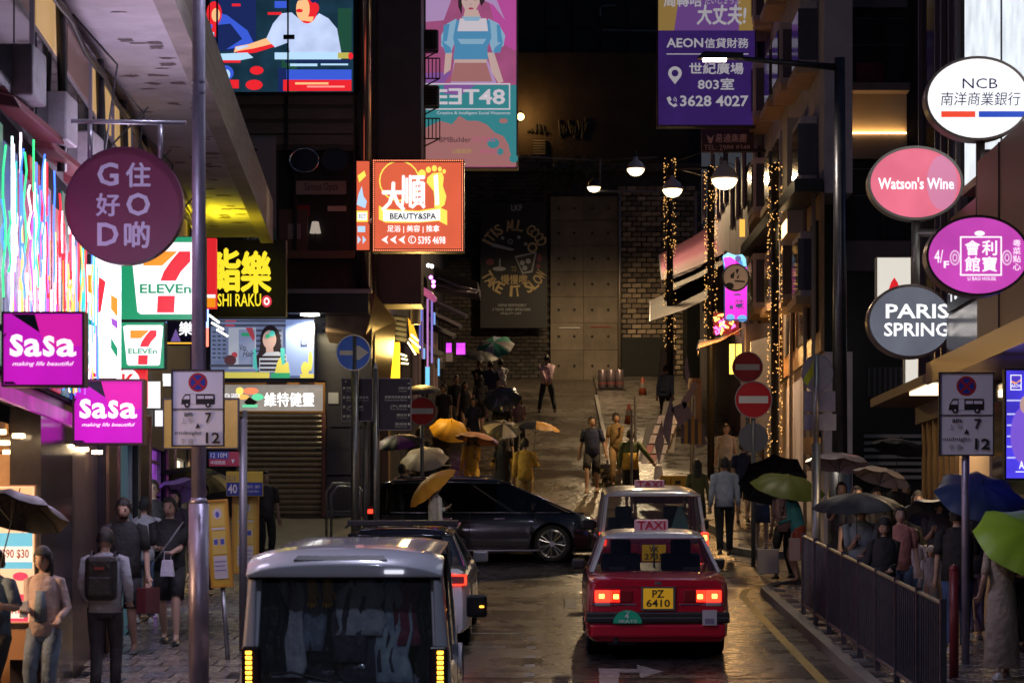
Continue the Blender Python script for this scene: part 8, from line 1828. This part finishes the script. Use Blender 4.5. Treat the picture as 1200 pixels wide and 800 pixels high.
# --- black people carrier crossing, heading right
Y3 = 48.2; Lm = 4.62
mp_ = car('black_people_carrier', 'long black people carrier crossing from left to right across the junction', ((428 - CX) * Y3 / F, Y3 + .86, G(Y3) + .01), Lm, 1.74, 1.56, .93, M('black_car_paint', (.008, .008, .012), .18, coat=1.0), M('black_roof_paint', (.010, .010, .013), .15, coat=1.0), rz=R(-91.5), rx=0, arc=.07, gh=(.02, .26, 2.75, 3.98), wheels=(.78, 3.54), wr=.345, zb=.2, tum=.14, cat='car', gl=TG, sidegl=M('deep_tinted_glass', (.30, .30, .32), .03, trans=1), spokes=7, hood=.80, seats=True, pillar=.05, tail_round=.3)
for s_ in (-1, 1):
    bx(mp_, 'tail_light', min(s_ * .62, s_ * .86), max(s_ * .62, s_ * .86), .0, .22, .88, 1.06, TAILD, .03); bx(mp_, 'tail_light_glow', min(s_ * .80, s_ * .868), max(s_ * .80, s_ * .868), .03, .2, .91, 1.0, TAIL, .02)
    m = MB(); m.hexa([(s_ * .868, 3.92, .72), (s_ * .80, 3.95, .72), (s_ * .62, 4.55, .66), (s_ * .74, 4.5, .64), (s_ * .85, 3.98, .80), (s_ * .80, 4.0, .80), (s_ * .60, 4.50, .77), (s_ * .72, 4.46, .78)]); m.build('headlight', M('headlight_glass', (.5, .52, .6), .08, .6, coat=1, em=(.8, .85, 1), es=.25), mp_, bevel=.01)
    bx(mp_, 'door_seam', s_ * .868 - .003, s_ * .868 + .004, 1.98, 1.99, .3, .92, BLK, 0)
    for y in (1.45, 2.45): bx(mp_, 'door_handle', min(s_ * .865, s_ * .885), max(s_ * .865, s_ * .885), y, y + .2, .80, .83, CHR, .005)
    bx(mp_, 'belt_trim', min(s_ * .84, s_ * .852), max(s_ * .84, s_ * .852), .5, 3.7, .928, .935, M('dull_chrome', (.3, .3, .32), .3, .8), 0)
    bx(mp_, 'sill_trim', min(s_ * .86, s_ * .88), max(s_ * .86, s_ * .88), 1.15, 3.3, .21, .235, M('dull_chrome', (.3, .3, .32), .3, .8), 0)
    mirror(mp_, s_, .86, 3.15, .95, M('black_car_paint', (.008, .008, .012)))
    MB().tube([(s_ * .70, .6, 1.58), (s_ * .70, 2.4, 1.61)], .012, 6).build('roof_rail', CHR, mp_)
bx(mp_, 'fog_light', .62, .74, 4.45, 4.56, .40, .46, CHR, .01)
# --- white car ahead of the van
Y4 = 31.5; wc = car('white_car', 'white saloon car with a black roof between the van and the junction', ((462 - CX) * Y4 / F, Y4, G(Y4) + .006), 4.7, 1.85, 1.42, .90, M('white_car_paint', (.80, .80, .82), .25, coat=1), M('black_glass_roof', (.015, .015, .02), .1, coat=1), gh=(.25, 1.35, 2.5, 3.7), wheels=(.95, 3.8), wr=.33, zb=.2, deck=1.0, tum=.22, cat='car')
for s_ in (-1, 1):
    bx(wc, 'tail_light', min(s_ * .52, s_ * .90), max(s_ * .52, s_ * .90), -.012, .14, .78, .93, TAILD, .03)
    for (a, b, z0, z1) in ((.60, .88, .905, .925), (.60, .88, .79, .81), (.865, .895, .80, .92)): bx(wc, 'tail_light_glow', min(s_ * a, s_ * b), max(s_ * a, s_ * b), -.02, .10, z0, z1, TAIL if z0 > .9 else TAIL, 0)
    mirror(wc, s_, .88, 3.1, .88, M('grey_mirror', (.25, .25, .28), .3)); 
bx(wc, 'plate_recess', -.26, .26, -.03, -.0, .56, .68, BLK)
for x_ in (-.72, .72): MB().tube([(x_, 1.5, 1.42), (x_, 2.6, 1.43)], .015, 6).build('roof_rail', CHR, wc)
MB().bb(-.72, .72, 1.85, 2.0, 1.43, 1.50).build('roof_rack_bar', BLK, wc, bevel=.01)
# --- van with clothes
Y5 = 21.5; VP = M('pearl_white_van_paint', (.72, .74, .84), .28, coat=1)
vn = car('white_van', 'pale blue white van with clothes in plastic hanging behind its big rear window, nearest vehicle', ((405 - CX) * Y5 / F, Y5, G(Y5) + .006), 4.7, 1.72, 1.80, .62, VP, VP, gh=(.0, .16, 3.0, 4.0), wheels=(.75, 3.6), wr=.32, zb=.2, tum=.06, roofh=.09, pillar=.075, cat='van', seats=False, gl=M('van_rear_glass', (.85, .87, .9), .03, trans=1), sidegl=TG)
m = MB(); 
sp = [(-.80, -.12, 1.66), (.80, -.12, 1.66), (.78, .35, 1.79), (-.78, .35, 1.79)]
vs = []
for i in range(13):
    x = -.82 + 1.64 * i / 12; u = abs(x / .82); d = .05 * u ** 2 + .05 * u ** 6
    vs += [(x, -.10 + .04 * u ** 6, 1.595), (x, -.13 + .05 * u ** 6, 1.71 - d), (x, .05, 1.80 - d), (x, .40, 1.845 - d), (x, .3, 1.68)]
m.add(vs, [(i * 5 + j, i * 5 + (j + 1) % 5, i * 5 + 5 + (j + 1) % 5, i * 5 + 5 + j) for i in range(12) for j in range(5)] + [(0, 4, 3, 2, 1), (60, 61, 62, 63, 64)])
sp_o = m.build('rear_spoiler', VP, vn, bevel=.02, smooth=True)
MB().tube([(.05, -.03, .68), (-.45, -.035, .80), (-.62, -.035, .78)], .012, 6).build('wiper', BLK, vn)
MB().bb(-.80, .80, -.028, -.02, 1.575, 1.60).build('window_gasket', BLK, vn)
m = MB(); m.hexa([(-.42, -.06, 1.71), (.36, -.06, 1.71), (.33, -.01, 1.74), (-.39, -.01, 1.74), (-.42, -.07, 1.742), (.36, -.07, 1.742), (.33, -.01, 1.775), (-.39, -.01, 1.775)]); m.build('spoiler_slot', BLK, vn)
bx(vn, 'high_brake_light', .34, .50, -.135, -.12, 1.63, 1.66, M('clear_brake_lens', (.6, .6, .65), .2, em=(.9, .9, 1), es=.9), .004)
for s_ in (-1, 1):
    m = MB(); m.hexa([(s_ * .765, -.05, .60), (s_ * .90, .0, .60), (s_ * .90, .3, .60), (s_ * .765, .16, .60), (s_ * .735, -.03, 1.66), (s_ * .80, .0, 1.66), (s_ * .81, .3, 1.68), (s_ * .735, .16, 1.66)]); m.build('rear_pillar_cover', VP, vn, bevel=.035)
    bx(vn, 'tail_light', min(s_ * .70, s_ * .862), max(s_ * .70, s_ * .862), -.07, .12, .60, 1.02, M('smoked_lens', (.03, .015, .02), .12, coat=1), .02)
    for i in range(9): bx(vn, 'amber_led', min(s_ * .775, s_ * .825), max(s_ * .775, s_ * .825), -.078, -.068, .62 + i * .042, .645 + i * .042, AMB, 0)
    mirror(vn, s_, .90, 3.55, .95, BLK, .20, .22); bx(vn, 'mirror_repeater', min(s_ * 1.03, s_ * 1.07), max(s_ * 1.03, s_ * 1.07), 3.54, 3.549, 1.05, 1.065, AMB, 0) if s_ > 0 else None
    bx(vn, 'door_seam', s_ * .862 - .003, s_ * .862 + .002, 2.2, 2.212, .3, 1.0, BLK, 0)
bx(vn, 'window_trim', -.76, .76, -.01, .01, .62, .66, BLK, 0)
bx(vn, 'bumper', -.84, .84, -.05, .1, .25, .46, VP, .04)
bx(vn, 'inner_floor', -.8, .8, .1, 3.2, .50, .54, INT, 0); bx(vn, 'inner_bulkhead', -.8, .8, 1.5, 1.55, .54, 1.70, M('black_felt', (.006, .006, .007), .9), 0)
MB().tube([(-.75, .55, 1.62), (.75, .55, 1.62)], .015, 8).build('hanging_rail', CHR, vn)
vl = vn.location.copy(); rnd = random.Random(17)
PL = M('glossy_bagged_cloth', (.30, .32, .40), .18, coat=.8, bump=.9, bs=9, var=.5, vs=7)
GAR = [('white shirt', (.85, .88, .95), -.52, .14, .95), ('clear plastic sheet', (.35, .4, .5), -.36, .16, .7), ('dark jacket', (.02, .02, .03), -.22, .14, .8), ('white laundered shirt bag', (.80, .9, 1), .10, .2, .55), ('grey checked coat', (.08, .08, .12), .24, .15, .9), ('pale blue long dress', (.6, .75, .95), .38, .15, 1.0), ('burgundy jacket', (.35, .06, .12), .58, .2, .65), ('black suit', (.015, .015, .02), .70, .1, .95), ('charcoal coat', (.03, .03, .045), -.66, .12, .9), ('dark striped shirt', (.10, .09, .12), .0, .14, .8)]
for i, (nm, c_, x_, w_, l_) in enumerate(GAR):
    y_ = .30 + rnd.uniform(0, .12); g = thing('hanging_garment', nm + ' hanging in the back of the van', 'garment', vl + Vector((x_, y_, 1.60 + SL * .3)))
    mt = M('garment_%d' % i, c_, .3, coat=.5, bump=.9, bs=10, var=.35, vs=6)
    m = MB(); n_ = 9; vs = []
    for q in range(n_):
        v_ = q / (n_ - 1); ww = w_ * (.35 + .65 * min(1, v_ * 5)) * (1 + .08 * math.sin(q * 2 + i)); dx = .02 * math.sin(q * 1.3 + i * 2)
        for s2 in range(9): u = -1 + s2 / 4; vs.append((u * ww + dx, .02 * math.sin(s2 * 2.1 + i + q * .3) - .02, -.03 - l_ * .9 * v_))
    for q in range(n_ - 1):
        for s2 in range(8): a = q * 9 + s2; m.f.append((a, a + 9, a + 10, a + 1)); m.m.append(0)
    m.v = vs; o_ = m.build('cloth', mt, g, smooth=True); sol = o_.modifiers.new('s', 'SOLIDIFY'); sol.thickness = .03; sol.offset = 0
    MB().tube([(-w_ * .6, 0, -.04), (0, 0, .0), (w_ * .6, 0, -.04)], .006, 5).build('hanger', CHR, g)
# yellow gloves
for i, x_ in enumerate((-.30, -.17)):
    g = thing('yellow_glove', ('left' if i == 0 else 'right') + ' yellow rubber glove hanging at the top of the van window', 'glove', vl + Vector((x_, .22, 1.60)))
    m = MB(); m.loft([(0, 0, -.20, .035, .02), (0, 0, -.12, .045, .022), (0, 0, -.02, .04, .02), (0, 0, .0, .042, .022)], 10)
    for q in range(4): m.tube([(-.033 + q * .021, 0, -.19), (-.036 + q * .024, 0, -.19 - (.07, .085, .08, .065)[q])], [.013, .009], 6)
    m.tube([(.04, 0, -.12), (.062, 0, -.17), (.064, 0, -.20)], [.013, .012, .009], 6)
    m.build('glove', M('ochre_glove', (.85, .45, .02), .5), g, smooth=True)
bn_ = thing('laundry_bundle', 'pile of bagged laundry at the bottom of the van load space', 'laundry', vl + Vector((-.12, .45, .75))); 
for q in range(5): MB().ball((rnd.uniform(-.45, .45), rnd.uniform(0, .2), rnd.uniform(-.02, .12)), .2, 12, 8, sc=(1.2, .8, .7)).build('bundle', M('dark_bagged_bundle', (.06, .055, .08), .2, coat=.6, bump=1, bs=9, var=.6, vs=8), bn_, smooth=True)
# ================================================================ finish
finish_text(); finish_people()
